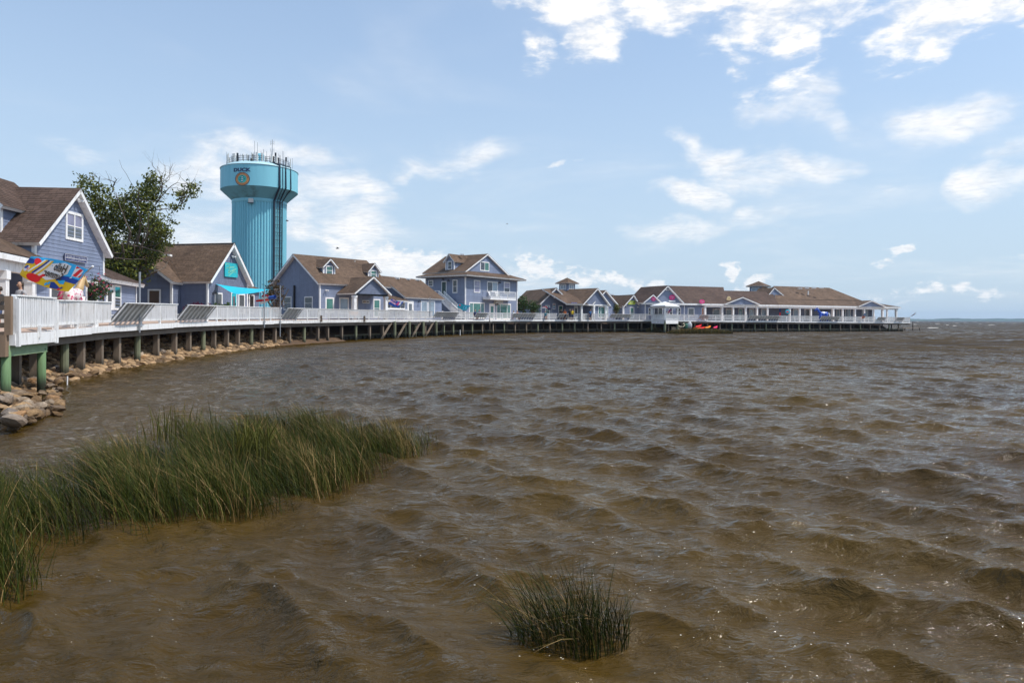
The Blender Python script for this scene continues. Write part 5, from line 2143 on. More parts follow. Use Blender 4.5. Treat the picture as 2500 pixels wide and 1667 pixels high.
def apex_on(px, py, out):
    """point of the plane parallel to the eave at depth -out seen at a pixel"""
    Fx = Face(F8.pt(0, 0, -out), F8.d)
    u_, z_ = Fx.uz(px, py)
    return Fx.pt(u_, z_, 0)


# skirt roof along the whole front and the large hips above it
RD = ROOF_DARK
A_ = apex_on(1632, 699, 8.0)
B_ = apex_on(1766, 701, 8.0)
C_ = apex_on(1777, 709.5, 6.4)
D_ = apex_on(1884, 712, 6.4)
E_ = apex_on(1889, 702.5, 8.0)
H_ = apex_on(2024, 698.5, 8.0)
eL, eM, eN, eR = q8(1667, .15, zE), q8(1772, .15, zE), q8(1893, .15, zE), q8(2199, .15, zE)
roof_face(big8, [eL, eM, B_, A_], RD, trim=RD, **RK)
roof_face(big8, [q8(1760, .15, zE), q8(1900, .15, zE), D_, apex_on(1764, 709.5, 6.4)], RD, trim=RD, **RK)
M0, K_ = apex_on(1893, 729, 3.6), apex_on(2106, 736, 3.6)
zM = (M0.z + K_.z) / 2
M0.z = K_.z = zM
Kb = K_ - F8.n * 8.8
Hm = Vector((H_.x, H_.y, (E_.z + H_.z) / 2))
E_.z = Hm.z
roof_face(big8, [M0, K_, Hm, E_], ROOF, **RK)
roof_face(big8, [K_, Kb, Hm], ROOF, **RK)
roof_face(big8, [eN, eR, K_, M0], ROOF, **RK)
rb = F8.pt(U(2199), zE, -16)
roof_face(big8, [eR, rb, Kb, K_], ROOF, **RK)
# rear slopes
for p, q_ in ((A_, B_), (C_, D_), (E_, Hm)):
    mb = MB()
    dn = -F8.n * 8 + Vector((0, 0, -4.4))
    mb.face([q_, p, p + dn, q_ + dn])
    mb.build('rear_roof', RD, big8)
# gables at the left end
F8g = Face(F8.pt(0, 0, -.45), F8.d)
gl, gr = F8g.u(1608), F8g.u(1665)
ga_, gz_ = F8g.uz(1627, 698)
gable(big8, F8g, F8g.u(1590), gr, z8 + .3, z8 + .35, gz_ - .1, 7.5, SIDING, RD, oe=.3, orr=.5, expo=.22, rexpo=.26, rtab=.5, ua=ga_, sides=(False, False), corner=False, backw=False, slab=.2)
F8h = Face(F8.pt(0, 0, .3), F8.d)
gable(big8, F8h, F8h.u(1571), F8h.u(1611), z8 + .3, z8 + .35, F8h.z(1592, 721), 4.5, SIDING, RD, oe=.3, orr=.4, expo=.22, rexpo=.26, rtab=.5, ua=F8h.u(1592), sides=(False, False), corner=False, backw=False, slab=.18)
# low pediments over the porch
for xl, xa, xr, ya in ((1769, 1811, 1853, 726.5), (2094, 2126, 2161, 735)):
    Fx = Face(F8.pt(0, 0, .30), F8.d)
    gable(big8, Fx, Fx.u(xl + 3), Fx.u(xr - 3), z8 + .28, z8 + .30, Fx.z(xa, ya) - .05, 4.4, SIDING, ROOF, oe=.35, orr=.3, expo=.22, rexpo=.26, rtab=.5, ua=Fx.u(xa), sides=(False, False), corner=False, backw=False, slab=.2)
# narrow upper gable wall
Fy = Face(F8.pt(0, 0, -5.0), F8.d)
gable(big8, Fy, Fy.u(1868), Fy.u(1922), z8 + .8, Fy.z(1920, 731), Fy.z(1889, 704), 4.0, SIDING, ROOF, oe=.2, orr=.2, expo=.22, rexpo=.26, rtab=.5, ua=Fy.u(1889), sides=(False, False), corner=False, backw=False, slab=.2)
# cupola
Dc = 150.0
cc = P(1852, 705, Dc)
hw = (1874 - 1830) / FPX * Dc / 2 / 1.414
zc1 = P(1852, 699, Dc).z
TAN = mat('cupola_tan', (.42, .29, .17), .7)
for d_, n_, m_ in ((dA, Vector((1, -1, 0)).normalized(), TAN), (dB, Vector((-1, -1, 0)).normalized(), SIDING)):
    Fc = Face.__new__(Face)
    Fc.o = Vector((cc.x, cc.y, 0)) + n_ * hw - d_ * hw
    Fc.d, Fc.n = d_, n_
    wall(big8, Fc, [(0, zc1 - 3), (2 * hw, zc1 - 3), (2 * hw, zc1), (0, zc1)], m_, .25, name='cupola_wall')
    if m_ is SIDING:
        window(big8, Fc, (hw * .4, hw * 1.7, zc1 - 1.2, zc1 - .35), GLASS_BLUE, 'single', .14)
ro = hw + .6
tips = [Vector((cc.x, cc.y, 0)) + (dA * a_ + dB * b_) * ro + Vector((0, 0, zc1)) for a_, b_ in ((-1, -1), (1, -1), (1, 1), (-1, 1))]
apx = Vector((cc.x, cc.y, P(1852, 686.5, Dc).z))
for i in range(4):
    roof_face(big8, [tips[i], tips[(i + 1) % 4], apx], ROOF, .2, .4, .2, name='cupola_roof')
for pxv, pyv in ((1953, 705.5), (1970, 705), (1987, 704.5), (2005, 704)):
    vent(big8, P(pxv, pyv, 147.4), .4)
for pxv, pyv in ((1973, 714), (1864, 719)):
    p_ = P(pxv, pyv, 144.5)
    mb = MB()
    mb.tube([p_ - Vector((0, 0, .5)), p_ + Vector((0, 0, .35))], .13, 8)
    mb.build('vent_pipe', WHITE, big8)
spot_light(big8, F8g, 1627, 707, .3)
# pink oval signs and a cream half-round one
PINK = mat('sign_pink', (.72, .035, .22), .5, .1)
for (F_, cx_, cy_, rx_, ry_, lab) in ((F8g, 1640, 726, 8.4, 6.1, 'pink oval sign in the tall gable of the long building'), (F8h, 1594.5, 730, 5.8, 5.2, 'pink oval sign in the low left gable of the long building'),
                                      (Face(F8.pt(0, 0, .35), F8.d), 1713, 736.3, 7.8, 4.8, 'pink oval sign standing on the eave above the orange door')):
    u_, z_ = F_.uz(cx_, cy_)
    k = F_.pt(u_, z_).y / FPX
    root = empty('oval_sign', F_.pt(u_, z_ - ry_ * k, .1), lab, 'sign')
    mb = MB()
    ring = [F_.pt(u_ + math.cos(a) * rx_ * k * 1.04, z_ + math.sin(a) * ry_ * k, .14) for a in np.linspace(0, 2 * math.pi, 33)[:-1]]
    mb.face(ring)
    bk = [p - F_.n * .1 for p in ring]
    mb.face(list(reversed(bk)))
    for i in range(32):
        mb.face([ring[i], bk[i], bk[(i + 1) % 32], ring[(i + 1) % 32]])
    mb.build('board', PINK, root)
    sc_ = MB()      # pale script, too small to read
    for ctrl in ([(-.72, .22), (-.5, .4), (-.3, .32), (-.42, -.05), (-.5, -.2)], [(-.35, .0), (-.2, .15), (-.12, -.08), (0, .16), (.05, -.45), (-.05, -.62), (.1, -.1), (.2, .3), (.26, -.05), (.36, .12), (.44, -.06), (.55, .1), (.72, .2)]):
        st_ = stroke(F_, curve_pts([(u_ + a * rx_ * k, z_ + b * ry_ * k) for a, b in ctrl], 6), .07, .15)
        sc_.mesh(st_.v, st_.f)
    sc_.build('lettering', mat('sign_script_pale_pink', (.85, .45, .58), .5), root)
u_, z_ = F8g.uz(1640, 735.3)
r8 = (u_ - .75, u_ + .75, z_ - .12, z_ + .12)
sg_ = sign_board('name_board', F8g, r8, WHITE, 'white strip board below the pink oval sign in the tall gable', None, .06, .05)
Fz = Face(F8.pt(0, 0, -.9), F8.d)
u_, z_ = Fz.uz(1779, 732.5)
k = Fz.pt(u_, z_).y / FPX
root = empty('half_round_sign', Fz.pt(u_, z_, .1), 'cream half round sign standing on the porch roof', 'sign')
mb = MB()
ring = [Fz.pt(u_ + math.cos(a) * 6.8 * k, z_ + math.sin(a) * 9.0 * k, .1) for a in np.linspace(0, math.pi, 17)]
mb.face(ring)
mb.face([p - Fz.n * .1 for p in reversed(ring)])
for i in range(17):
    a, b = ring[i], ring[(i + 1) % 17]
    mb.face([a, a - Fz.n * .1, b - Fz.n * .1, b])
mb.build('board', mat('sign_cream', (.72, .56, .30), .6), root)
sc_ = stroke(Fz, curve_pts([(u_ + a * 6.8 * k, z_ + b * 9 * k) for a, b in ((-.3, .72), (-.5, .62), (-.5, .42), (-.3, .34), (-.1, .5), (-.02, .36), (.1, .55), (.16, .34), (.3, .52), (.45, .4))], 6), .06, .105)
sc_.build('lettering', mat('sign_brown', (.30, .20, .08), .6), root)

# ================================================================== gazebo
gz = empty('gazebo', P(1622, 783, 119.5), 'white square gazebo with hipped roof on the boardwalk corner', 'gazebo')
gd = 119.0
zf = 2.15
cA, cB, cC = XY(1592, 121.0), XY(1623.5, 117.0), XY(1654, 121.0)
cD = cA + cC - cB
ctr = (cA + cC) / 2
for c_ in (cA, cB, cC, cD):
    mb = MB()
    w_ = .30
    mb.box(Vector((c_.x - w_ / 2, c_.y - w_ / 2, zf)), (w_, 0, 0), (0, w_, 0), (0, 0, P(1622, 748, 119).z - zf))
    mb.build('column', WHITE, gz)
ztop = P(1622, 747.5, 119).z
mb = MB()
loop = [cA, cB, cC, cD]
for i in range(4):
    a, b = loop[i], loop[(i + 1) % 4]
    mb.bar(V2(a, ztop - .15), V2(b, ztop - .15), .2, .34)
mb.build('beam', WHITE, gz)
grow = [ctr + (c_ - ctr) * 1.16 for c_ in loop]
apx = V2(ctr, P(1622.5, 736, 121).z)
for i in range(4):
    a, b = V2(grow[i], ztop + .1), V2(grow[(i + 1) % 4], ztop + .1)
    mb = MB()
    mb.face([a, b, apx])
    mb.face([a - Vector((0, 0, .16)), b - Vector((0, 0, .16)), b, a])
    mb.face([a - Vector((0, 0, .16)), apx - Vector((0, 0, .16)), b - Vector((0, 0, .16))])
    mb.build('roof', mat('white_metal_roof', (.80, .80, .79), .4, .04), gz)
mb = MB()
for a, b in ((cA, cB), (cB, cC)):
    mb.bar(V2(a, zf + 1.0), V2(b, zf + 1.0), .12, .07)
    mb.bar(V2(a, zf + .16), V2(b, zf + .16), .06, .08)
    for k in range(1, 28):
        p = V2(a.lerp(b, k / 28), zf)
        mb.bar(p + Vector((0, 0, .15)), p + Vector((0, 0, 1.0)), .07)
mb.build('railing', WHITE, gz)
mb = MB()
for a, b in ((cA, cB), (cB, cC)):
    n_ = (b - a).normalized()
    n_ = Vector((n_.y, -n_.x, 0))
    mb.box(V2(a, zf - .62) + n_ * .16, V2(b, 0) - V2(a, 0), -n_ * .06, Vector((0, 0, .62)))
mb.build('fascia_board', WHITE, gz)
mb = MB()
mb.face([V2(c_, zf) for c_ in loop])
mb.face([V2(c_, zf - .1) for c_ in reversed(loop)])
mb.build('floor', DECKW, gz)
for c_ in (cA, cB, cC):
    mb = MB()
    mb.tube([V2(c_, -1), V2(c_, zf - .4)], .19, 8)
    mb.build('pile', PILE_GREEN, gz)
# small landing stage beyond the pier end
ls = empty('landing_stage', P(2245, 800, 160), 'low dark wooden landing stage with a post beyond the pier end', 'dock')
a_, b_ = P(2205, 801, 158), P(2247, 803, 165)
mb = MB()
mb.box(Vector((a_.x, a_.y, .45)), Vector((b_.x - a_.x, b_.y - a_.y, 0)), (0, 2.0, 0), (0, 0, .18))
mb.build('deck', BEAM, ls)
for t_ in (.1, .55, .95):
    p = a_.lerp(b_, t_)
    mb = MB()
    mb.tube([Vector((p.x, p.y, -1)), Vector((p.x, p.y, 2.0 if t_ == .55 else .6))], .14, 8)
    mb.build('pile', BEAM, ls)

# ================================================================== water tower
Dt = 172.0
tk = Dt / FPX
tcx = XY(632.5, Dt)
tb = Vector((tcx.x, tcx.y, 1.9))
tower = empty('water_tower', tb, 'tall turquoise water tower with fluted stem and antennas on its tank', 'water tower')
AQ = mat('tower_aqua', (.20, .52, .62), .55, .07, .25, dirt=(.14, .40, .50), dirt_amt=.7, stretch=(1.2, 1.2, .10))
AQ_SHADED = mat('tower_aqua_shaded', (.17, .44, .53), .6, .10, .25, dirt=(.06, .08, .055), dirt_amt=.85, stretch=(.35, .35, .10))  # shade under the tank put into a darker aqua, with dark blotches
Rb, Rs = 89 * tk, 63 * tk
zt_ = lambda py: EYE + (774.3 - py) * tk
ztop_, zlow, zneck = zt_(420.5), zt_(469.5), zt_(493.5)
n = 360
mb = MB()
rows_ = []
for z_ in (1.9, zneck - 1.2, zneck - .55):
    ring = []
    for k in range(n):
        ph = (k % 6)
        r_ = Rs - (0.0 if ph < 3 else .20)
        if ph in (2, 3, 5, 0):
            r_ += 0
        a = 2 * math.pi * k / n
        ring.append((tb.x + math.cos(a) * r_, tb.y + math.sin(a) * r_, z_))
    rows_.append(ring)
vs = [v for r_ in rows_ for v in r_]
fs = []
for i in range(2):
    for k in range(n):
        fs.append((i * n + k, i * n + (k + 1) % n, (i + 1) * n + (k + 1) % n, (i + 1) * n + k))
mb.mesh(vs, fs)
mb.build('stem', AQ, tower)
mb = MB()
mb.lathe(tb - Vector((0, 0, 1.9)), [(Rs - .1, zneck - .9), (Rs + .06, zneck - .7), (Rs + .06, zneck - .3), (Rs + .02, zneck)], 96, cap=False)
mb.build('neck_ring', AQ, tower, True)
mb = MB()
mb.lathe(tb - Vector((0, 0, 1.9)), [(Rs, zneck), (Rb, zlow)], 96, cap=False)
mb.build('tank_cone', AQ_SHADED, tower, True)
mb = MB()
mb.lathe(tb - Vector((0, 0, 1.9)), [(Rb, zlow), (Rb, ztop_)], 96, cap=False)
mb.build('tank_wall', AQ, tower, True)
mb = MB()
mb.lathe(tb - Vector((0, 0, 1.9)), [(Rb, ztop_), (Rb + .12, ztop_ + .05), (Rb + .12, ztop_ + .22), (Rb * .97, ztop_ + .35), (Rb * .85, ztop_ + .95), (Rb * .6, ztop_ + 1.75), (Rb * .3, ztop_ + 2.2), (.01, ztop_ + 2.35)], 96)
mb.build('tank_roof', mat('tower_aqua_sunlit', (.42, .62, .68), .5, .05), tower, True)  # dome paler than the tank: high-sun brightness put into its colour


def on_tank(ang, z_, out=0.0, r_=None):
    r_ = (r_ or Rb) + out
    return Vector((tb.x + math.sin(ang) * r_, tb.y - math.cos(ang) * r_, z_))


def on_cyl(px, py, R_):
    """angle and height where the line of sight through a pixel meets the tank's cylinder"""
    r_ = ray(px, py)
    ox, oy = -tb.x, -tb.y
    A_, B2_, C2_ = r_.x ** 2 + r_.y ** 2, 2 * (ox * r_.x + oy * r_.y), ox * ox + oy * oy - R_ * R_
    k = (-B2_ - math.sqrt(max(0.0, B2_ * B2_ - 4 * A_ * C2_))) / (2 * A_)
    p = CAM + r_ * k
    return math.atan2(p.x - tb.x, -(p.y - tb.y)), p.z


tank_ang = lambda px, R_=89.0: on_cyl(px, 440, Rb if R_ == 89.0 else Rs)[0]
NAVY = mat('tower_navy_letters', (.01, .02, .09), .5)
a0_ = tank_ang(590.5)
zD = on_cyl(590.5, 414.5, Rb)[1]
lettering(tower, 'DUCK', lambda u, v: on_tank(a0_ + u / Rb, zD + v, .05), NAVY, 38 * tk * 1.1, 8.8 * tk, bold=.06, spacing=1.05)
a1_ = tank_ang(591.3)
zS = on_cyl(591.3, 437, Rb)[1]
rS = 15.6 * tk


def disc(r0, r1, m, name, out, parent, n=40):
    mb = MB()
    for i in range(n):
        t0, t1 = 2 * math.pi * i / n, 2 * math.pi * (i + 1) / n
        pts = []
        for (r_, t_) in ((r0, t0), (r1, t0), (r1, t1), (r0, t1)):
            pts.append(on_tank(a1_ + r_ * math.cos(t_) * 1.13 / Rb, zS + r_ * math.sin(t_), out))
        mb.face(pts if r0 > 0 else pts[1:3] + [pts[0]])
    return mb.build(name, m, parent)


seal = disc(rS * .92, rS, mat('seal_navy', (.03, .02, .05), .5), 'seal', .055, tower)
disc(rS * .60, rS * .92, mat('seal_orange', (.55, .25, .07), .5), 'ring', .05, seal)
disc(0, rS * .62, mat('seal_teal', (.03, .40, .36), .5), 'field', .045, seal)
for word, t_mid, sgn, m_ in (('COUNTY OF DARE', 90, 1, mat('seal_rust', (.28, .05, .03), .5)), ('NORTH CAROLINA', 270, -1, mat('seal_rust', (.28, .05, .03), .5))):
    vs, fs = text_shape(word, 1.0, 0, .02)
    xs = [v[0] for v in vs]
    span = R(170 if sgn > 0 else 120)
    kx = span / (max(xs) - min(xs))
    mb = MB()
    pts = []
    for v in vs:
        t_ = R(t_mid) - sgn * v[0] * kx
        r_ = rS * (.76 + sgn * v[1] * (.24 if sgn > 0 else .15))
        pts.append(on_tank(a1_ + r_ * math.cos(t_) * 1.13 / Rb, zS + r_ * math.sin(t_), .06))
    mb.mesh(pts, fs)
    mb.build('lettering', m_, seal)
mb = MB()
mw = MB()
for k in range(7):      # banded lighthouse
    y0_, y1_ = -.5 + k * .13, -.5 + (k + 1) * .13
    w_ = .10 - k * .006
    (mw if k % 2 else mb).face([on_tank(a1_ + rS * x_ / Rb, zS + rS * y_, .06) for x_, y_ in ((-w_, y0_), (w_, y0_ + .07), (w_, y1_ + .07), (-w_, y1_))])
mb.face([on_tank(a1_ + rS * x_ / Rb, zS + rS * y_, .062) for x_, y_ in ((-.07, .44), (.07, .44), (0, .6))])
for cx_, cy_, w_, h_ in ((-.32, -.12, .14, .05), (.34, .0, .05, .16), (-.28, .18, .10, .06), (.22, .3, .05, .05)):
    mb.face([on_tank(a1_ + rS * (cx_ + x_ * w_) / Rb, zS + rS * (cy_ + y_ * h_), .06) for x_, y_ in ((-1, -1), (1, -.6), (.5, 1), (-.6, .7))])
mb.build('lighthouse', NAVY, seal)
mw.build('lighthouse_bands', WHITE, seal)
# dark feed pipes from tank roof down the stem
PIPE = mat('tower_pipe_dark', (.006, .016, .035), .45)
for pxt, pxs, w_ in ((682, 668, 5.0), (690, 675, 1.6), (697, 681, 3.4), (709, 686.5, 2.6)):
    at_, as_ = tank_ang(pxt), tank_ang(pxs, 63)
    ww = w_ * tk / 2
    path = [on_tank(at_ - .1, ztop_ + 1.6, 0, Rb * .66), on_tank(at_, ztop_ + .5, 0.05, Rb), on_tank(at_, zlow + .2, .2), on_tank((at_ + as_) / 2, (zlow + zneck) / 2, .25, (Rb + Rs) / 2), on_tank(as_, zneck - .4, .35, Rs), on_tank(as_, 1.9, .25, Rs)]
    mb = MB()
    mb.tube(path, ww, 8)
    mb.build('feed_pipe', PIPE, tower)
for k in range(14):
    z_ = 8 + k * 1.9
    mb = MB()
    mb.tube([on_tank(tank_ang(x_, 63), z_, .3, Rs) for x_ in (666, 672, 678, 688)], .06, 5)
    mb.build('pipe_bracket', PIPE, tower)
mb = MB()
pb_ = on_tank(tank_ang(614, 63), zt_(501), .1, Rs)
dT = Vector((math.cos(tank_ang(614, 63)), math.sin(tank_ang(614, 63)), 0))
mb.box(pb_ - dT * .55 - Vector((0, 0, .5)), dT * 1.1, Vector((dT.y, -dT.x, 0)) * .5, (0, 0, 1.0))
mb.build('floodlight_box', mat('box_pale', (.6, .58, .54), .6), tower)
mb = MB()
mb.box(pb_ - dT * .75 - Vector((0, 0, .62)), dT * 1.5, Vector((dT.y, -dT.x, 0)) * .6, (0, 0, .1))
mb.build('floodlight_shelf', PIPE, tower)
# handrail ring with antennas
mb = MB()
zr = ztop_ + 1.35
Rr = Rb * .80
for dz_ in (.1, .65, 1.1):
    mb.tube([on_tank(t_, zr + dz_, 0, Rr) for t_ in np.linspace(0, 2 * math.pi, 73)], .05, 5, cap=False)
for t_ in np.linspace(0, 2 * math.pi, 37)[:-1]:
    mb.tube([on_tank(t_, zr - .5, 0, Rr), on_tank(t_, zr + 1.1, 0, Rr)], .05, 5)
mb.build('antenna_rail', BLACK, tower)
PANEL = mat('antenna_panel', (.72, .70, .66), .6, .1)
PANELB = mat('antenna_panel_blue', (.30, .38, .50), .6, .1)
zp = lambda py: zt_(py)
for pxa, y0_, y1_, w_, m_ in ((558.5, 384, 404, 2.6, PANEL), (566.5, 383, 401, 4.6, PANELB), (590, 376, 397, 2.4, PANEL), (600.3, 376, 396, 2.2, PANEL), (612, 373, 395, 2.0, PANEL), (624, 379, 400, 4.6, PANEL),
                              (636.5, 379, 400, 3.0, mat('antenna_panel_mauve', (.40, .30, .36), .6)), (660.5, 379, 396, 3.4, PANEL), (672, 381, 398, 3.2, PANEL), (704, 398, 414, 4.0, PANEL), (648, 384, 399, 2.6, PANEL)):
    c_ = XY(pxa, Dt - (6.0 if 570 < pxa < 695 else 1.5))
    kk = (Dt - 6.0) / FPX
    za, zb = EYE + (774 - y1_) * kk, EYE + (774 - y0_) * kk
    mb = MB()
    mb.box(Vector((c_.x - w_ * kk / 2, c_.y, za)), (w_ * kk * 1.25, 0, 0), (0, .35, 0), (0, 0, zb - za))
    pn_ = mb.build('antenna_panel', m_, tower)
    mb = MB()
    mb.tube([Vector((c_.x, c_.y + .5, za - .8)), Vector((c_.x, c_.y + .5, zb - .2))], .06, 6)
    mb.build('mount', BLACK, pn_)
for pxa, y0_, w_ in ((619.5, 344, .05), (626.5, 348, .05), (662.5, 341, .08), (574.5, 381, .05), (580, 374, .09), (610, 384, .05), (618, 371, .05), (635, 369, .05), (641.5, 364, .06), (649, 369, .05), (681, 387, .06), (689, 390, .06), (696, 393, .05), (656, 384, .05)):
    c_ = XY(pxa, Dt - 4)
    kk = (Dt - 4) / FPX
    mb = MB()
    zb = EYE + (774 - y0_) * kk
    mb.tube([Vector((c_.x, c_.y, ztop_ + 1.0)), Vector((c_.x, c_.y, zb))], w_, 5)
    if pxa == 662.5:
        for dz_ in (.6, 1.0, 2.4, 2.8):
            mb.tube([Vector((c_.x - .45, c_.y, zb - dz_)), Vector((c_.x + .45, c_.y, zb - dz_))], .03, 4)
        for sx_ in (-.45, .45):
            mb.tube([Vector((c_.x + sx_, c_.y, zb - .2)), Vector((c_.x + sx_, c_.y, zb - 1.4))], .03, 4)
            mb.tube([Vector((c_.x + sx_, c_.y, zb - 2.0)), Vector((c_.x + sx_, c_.y, zb - 3.2))], .03, 4)
    if pxa == 580:
        for dz_ in (.8, 2.0, 3.0):
            mb.tube([Vector((c_.x, c_.y, zb - dz_)), Vector((c_.x + .4, c_.y, zb - dz_ - .4))], .10, 5)
    mb.build('whip_antenna', STEEL, tower)
mb = MB()
c_ = XY(633, Dt)
mb.lathe(Vector((c_.x, c_.y, ztop_ + 2.0)), [(.95, 0), (.95, 2.3), (.85, 2.55), (.02, 2.75)], 16)
mb.build('roof_hatch', AQ, tower, True)

g = np.random.default_rng(77)
for k in range(46):
    t_ = g.uniform(-1.7, 1.7) + on_cyl(632.5, 440, Rb)[0]
    p = on_tank(t_, zr - .3, 0, Rr + g.uniform(-.3, .5))
    h_ = g.uniform(.7, 2.6)
    mb = MB()
    if g.uniform() < .55:
        mb.box(p, (g.uniform(.12, .42), 0, 0), (0, .2, 0), (0, 0, h_))
        mb.build('antenna_panel', PANEL if g.uniform() < .6 else BLACK, tower)
    else:
        mb.tube([p, p + Vector((g.normal(0, .1), 0, h_ * 1.4))], .045, 5)
        mb.build('whip_antenna', STEEL, tower)


# ================================================================== trees and shrubs
BARK = mat('bark', (.11, .085, .065), .9, .3, 3.0, .4)


def leaf_mat(name, a, b):
    if name in _mats:
        return _mats[name]
    m = bpy.data.materials.new(name)
    m.use_nodes = True
    t = NT(m.node_tree)
    p = t.n['Principled BSDF']
    at = t.node('ShaderNodeAttribute', attribute_name='shade')
    c = t.mixc(at.outputs['Fac'], c4(a), c4(b))
    t.l.new(c, p.inputs['Base Color'])
    p.inputs['Roughness'].default_value = .55
    p.inputs['Specular IOR Level'].default_value = .35
    tr = t.node('ShaderNodeBsdfTranslucent')
    t.l.new(c, tr.inputs[0])
    mx = t.node('ShaderNodeMixShader')
    mx.inputs[0].default_value = .25
    t.l.new(p.outputs[0], mx.inputs[1])
    t.l.new(tr.outputs[0], mx.inputs[2])
    t.l.new(mx.outputs[0], t.n['Material Output'].inputs[0])
    _mats[name] = m
    return m


LEAF = leaf_mat('leaf_oak', (.030, .052, .008), (.23, .235, .034))
LEAF_B = leaf_mat('leaf_bush', (.02, .05, .01), (.08, .14, .03))
LEAF_R = leaf_mat('leaf_russet', (.03, .035, .012), (.15, .075, .03))


def leaves(centres, per, spread, size, seed, flat=.6):
    g = np.random.default_rng(seed)
    V, F, S = [], [], []
    C = np.repeat(np.array(centres), per, 0)
    n = len(C)
    pos = C + g.normal(0, 1, (n, 3)) * np.array([spread, spread, spread * flat])
    a = g.normal(0, 1, (n, 3))
    a /= np.linalg.norm(a, axis=1)[:, None]
    b = np.cross(a, g.normal(0, 1, (n, 3)))
    b /= np.linalg.norm(b, axis=1)[:, None]
    sz = size * g.uniform(.6, 1.3, n)[:, None]
    q = np.stack([pos - a * sz, pos + b * sz * .55, pos + a * sz, pos - b * sz * .55], 1).reshape(-1, 3)
    f = np.arange(n * 4).reshape(n, 4)
    return q, f, np.clip(g.normal(.4, .28, n), 0, 1)


def leaf_obj(name, q, f, s, m, parent):
    me = bpy.data.meshes.new(name)
    off = np.array(parent.location)
    me.from_pydata((q - off).tolist(), [], f.tolist())
    at = me.attributes.new('shade', 'FLOAT', 'FACE')
    at.data.foreach_set('value', s.astype(np.float32))
    me.materials.append(m)
    o = bpy.data.objects.new(name, me)
    col.objects.link(o)
    o.parent = parent
    return o


def limb(mb, p, d, L, r, depth, g, ends, bend=.25):
    pts, rad = [p], [r]
    n = 5
    for k in range(n):
        d = (d + Vector(g.normal(0, bend, 3)) * .5 + Vector((0, 0, .06))).normalized()
        p = p + d * L / n
        pts.append(p)
        rad.append(r * (1 - .55 * (k + 1) / n))
    mb.tube(pts, rad, 6 if depth > 1 else 4)
    if depth == 0:
        ends.append(pts[-1])
        ends.append(pts[-2])
        return
    for k in range(int(g.integers(2, 4)) + (1 if depth > 2 else 0)):
        j = int(g.integers(2, n + 1))
        dd = (d + Vector(g.normal(0, .75, 3))).normalized()
        limb(mb, pts[j], dd, L * g.uniform(.5, .8), rad[j] * .7, depth - 1, g, ends, bend)


# the wind-bent tree behind the first two shops
td = 50.0
base = XY(300, td)
tree = empty('oak_tree', V2(base, 1.9), 'wind bent dark green tree with bare twigs behind the first two shops', 'tree')
g = np.random.default_rng(41)
mb = MB()
ends = []
b0 = V2(base, 1.8)
trunk_top = b0 + Vector((.3, 0, 3.2))
mb.tube([b0, b0 + Vector((.1, 0, 1.6)), trunk_top], [.36, .30, .26], 8)
aims = [(215, 480), (235, 560), (265, 520), (300, 560), (330, 470), (350, 540), (385, 570), (395, 640), (260, 640), (320, 640), (370, 480), (290, 500), (210, 600)]
for ax_, ay_ in aims:
    tgt = P(ax_, ay_, td + g.uniform(-2.5, 2.5))
    d_ = tgt - trunk_top
    limb(mb, trunk_top - Vector((0, 0, g.uniform(0, 1.2))), d_.normalized(), d_.length * .75, .16, 2, g, ends)
mb.build('trunk', BARK, tree)
# crown masses follow the photographed outline
lob = [(225, 470, 1.0), (205, 440, .45), (240, 530, 1.5), (262, 500, 1.1), (290, 545, 1.6), (300, 500, .9), (335, 520, 1.2), (352, 470, 1.0), (372, 455, .8), (365, 500, 1.0), (350, 570, 1.6), (385, 540, .9),
       (390, 590, .8), (300, 610, 1.7), (250, 600, 1.6), (345, 625, 1.3), (395, 570, .5), (315, 660, 1.3), (270, 665, 1.3), (375, 610, .9), (445, 480, .45), (462, 470, .35), (470, 455, .25), (378, 432, .5), (430, 505, .22), (400, 560, .5)]
cents = []
for x_, y_, r_ in lob:
    c_ = np.array(P(x_, y_, td + g.uniform(-1.5, 1.5)))
    k = max(4, int(22 * r_ ** 1.6))
    v = g.normal(0, 1, (k, 3))
    v /= np.linalg.norm(v, axis=1)[:, None]
    cents += (c_ + v * r_ * g.uniform(.35, 1.0, (k, 1)) * np.array([1, 1, .8])).tolist()
q, f, s_ = leaves(cents, 26, .27, .115, 5)
leaf_obj('crown', q, f, s_, LEAF, tree)
tw = MB()
for x0_, y0_, x1_, y1_ in ((240, 470, 248, 425), (275, 470, 280, 420), (380, 480, 410, 430), (385, 490, 425, 435), (380, 500, 440, 450), (385, 512, 440, 510), (430, 512, 470, 455), (425, 510, 455, 490), (440, 505, 478, 448), (395, 470, 390, 420), (215, 450, 232, 430)):
    a_, b_ = P(x0_, y0_, td), P(x1_, y1_, td + g.uniform(-1, 1))
    limb(MB() if False else tw, a_, (b_ - a_).normalized(), (b_ - a_).length * .9, .045, 2, g, [], .35)
tag(tw.build('bare_twigs', BARK, tree), kind='stuff')


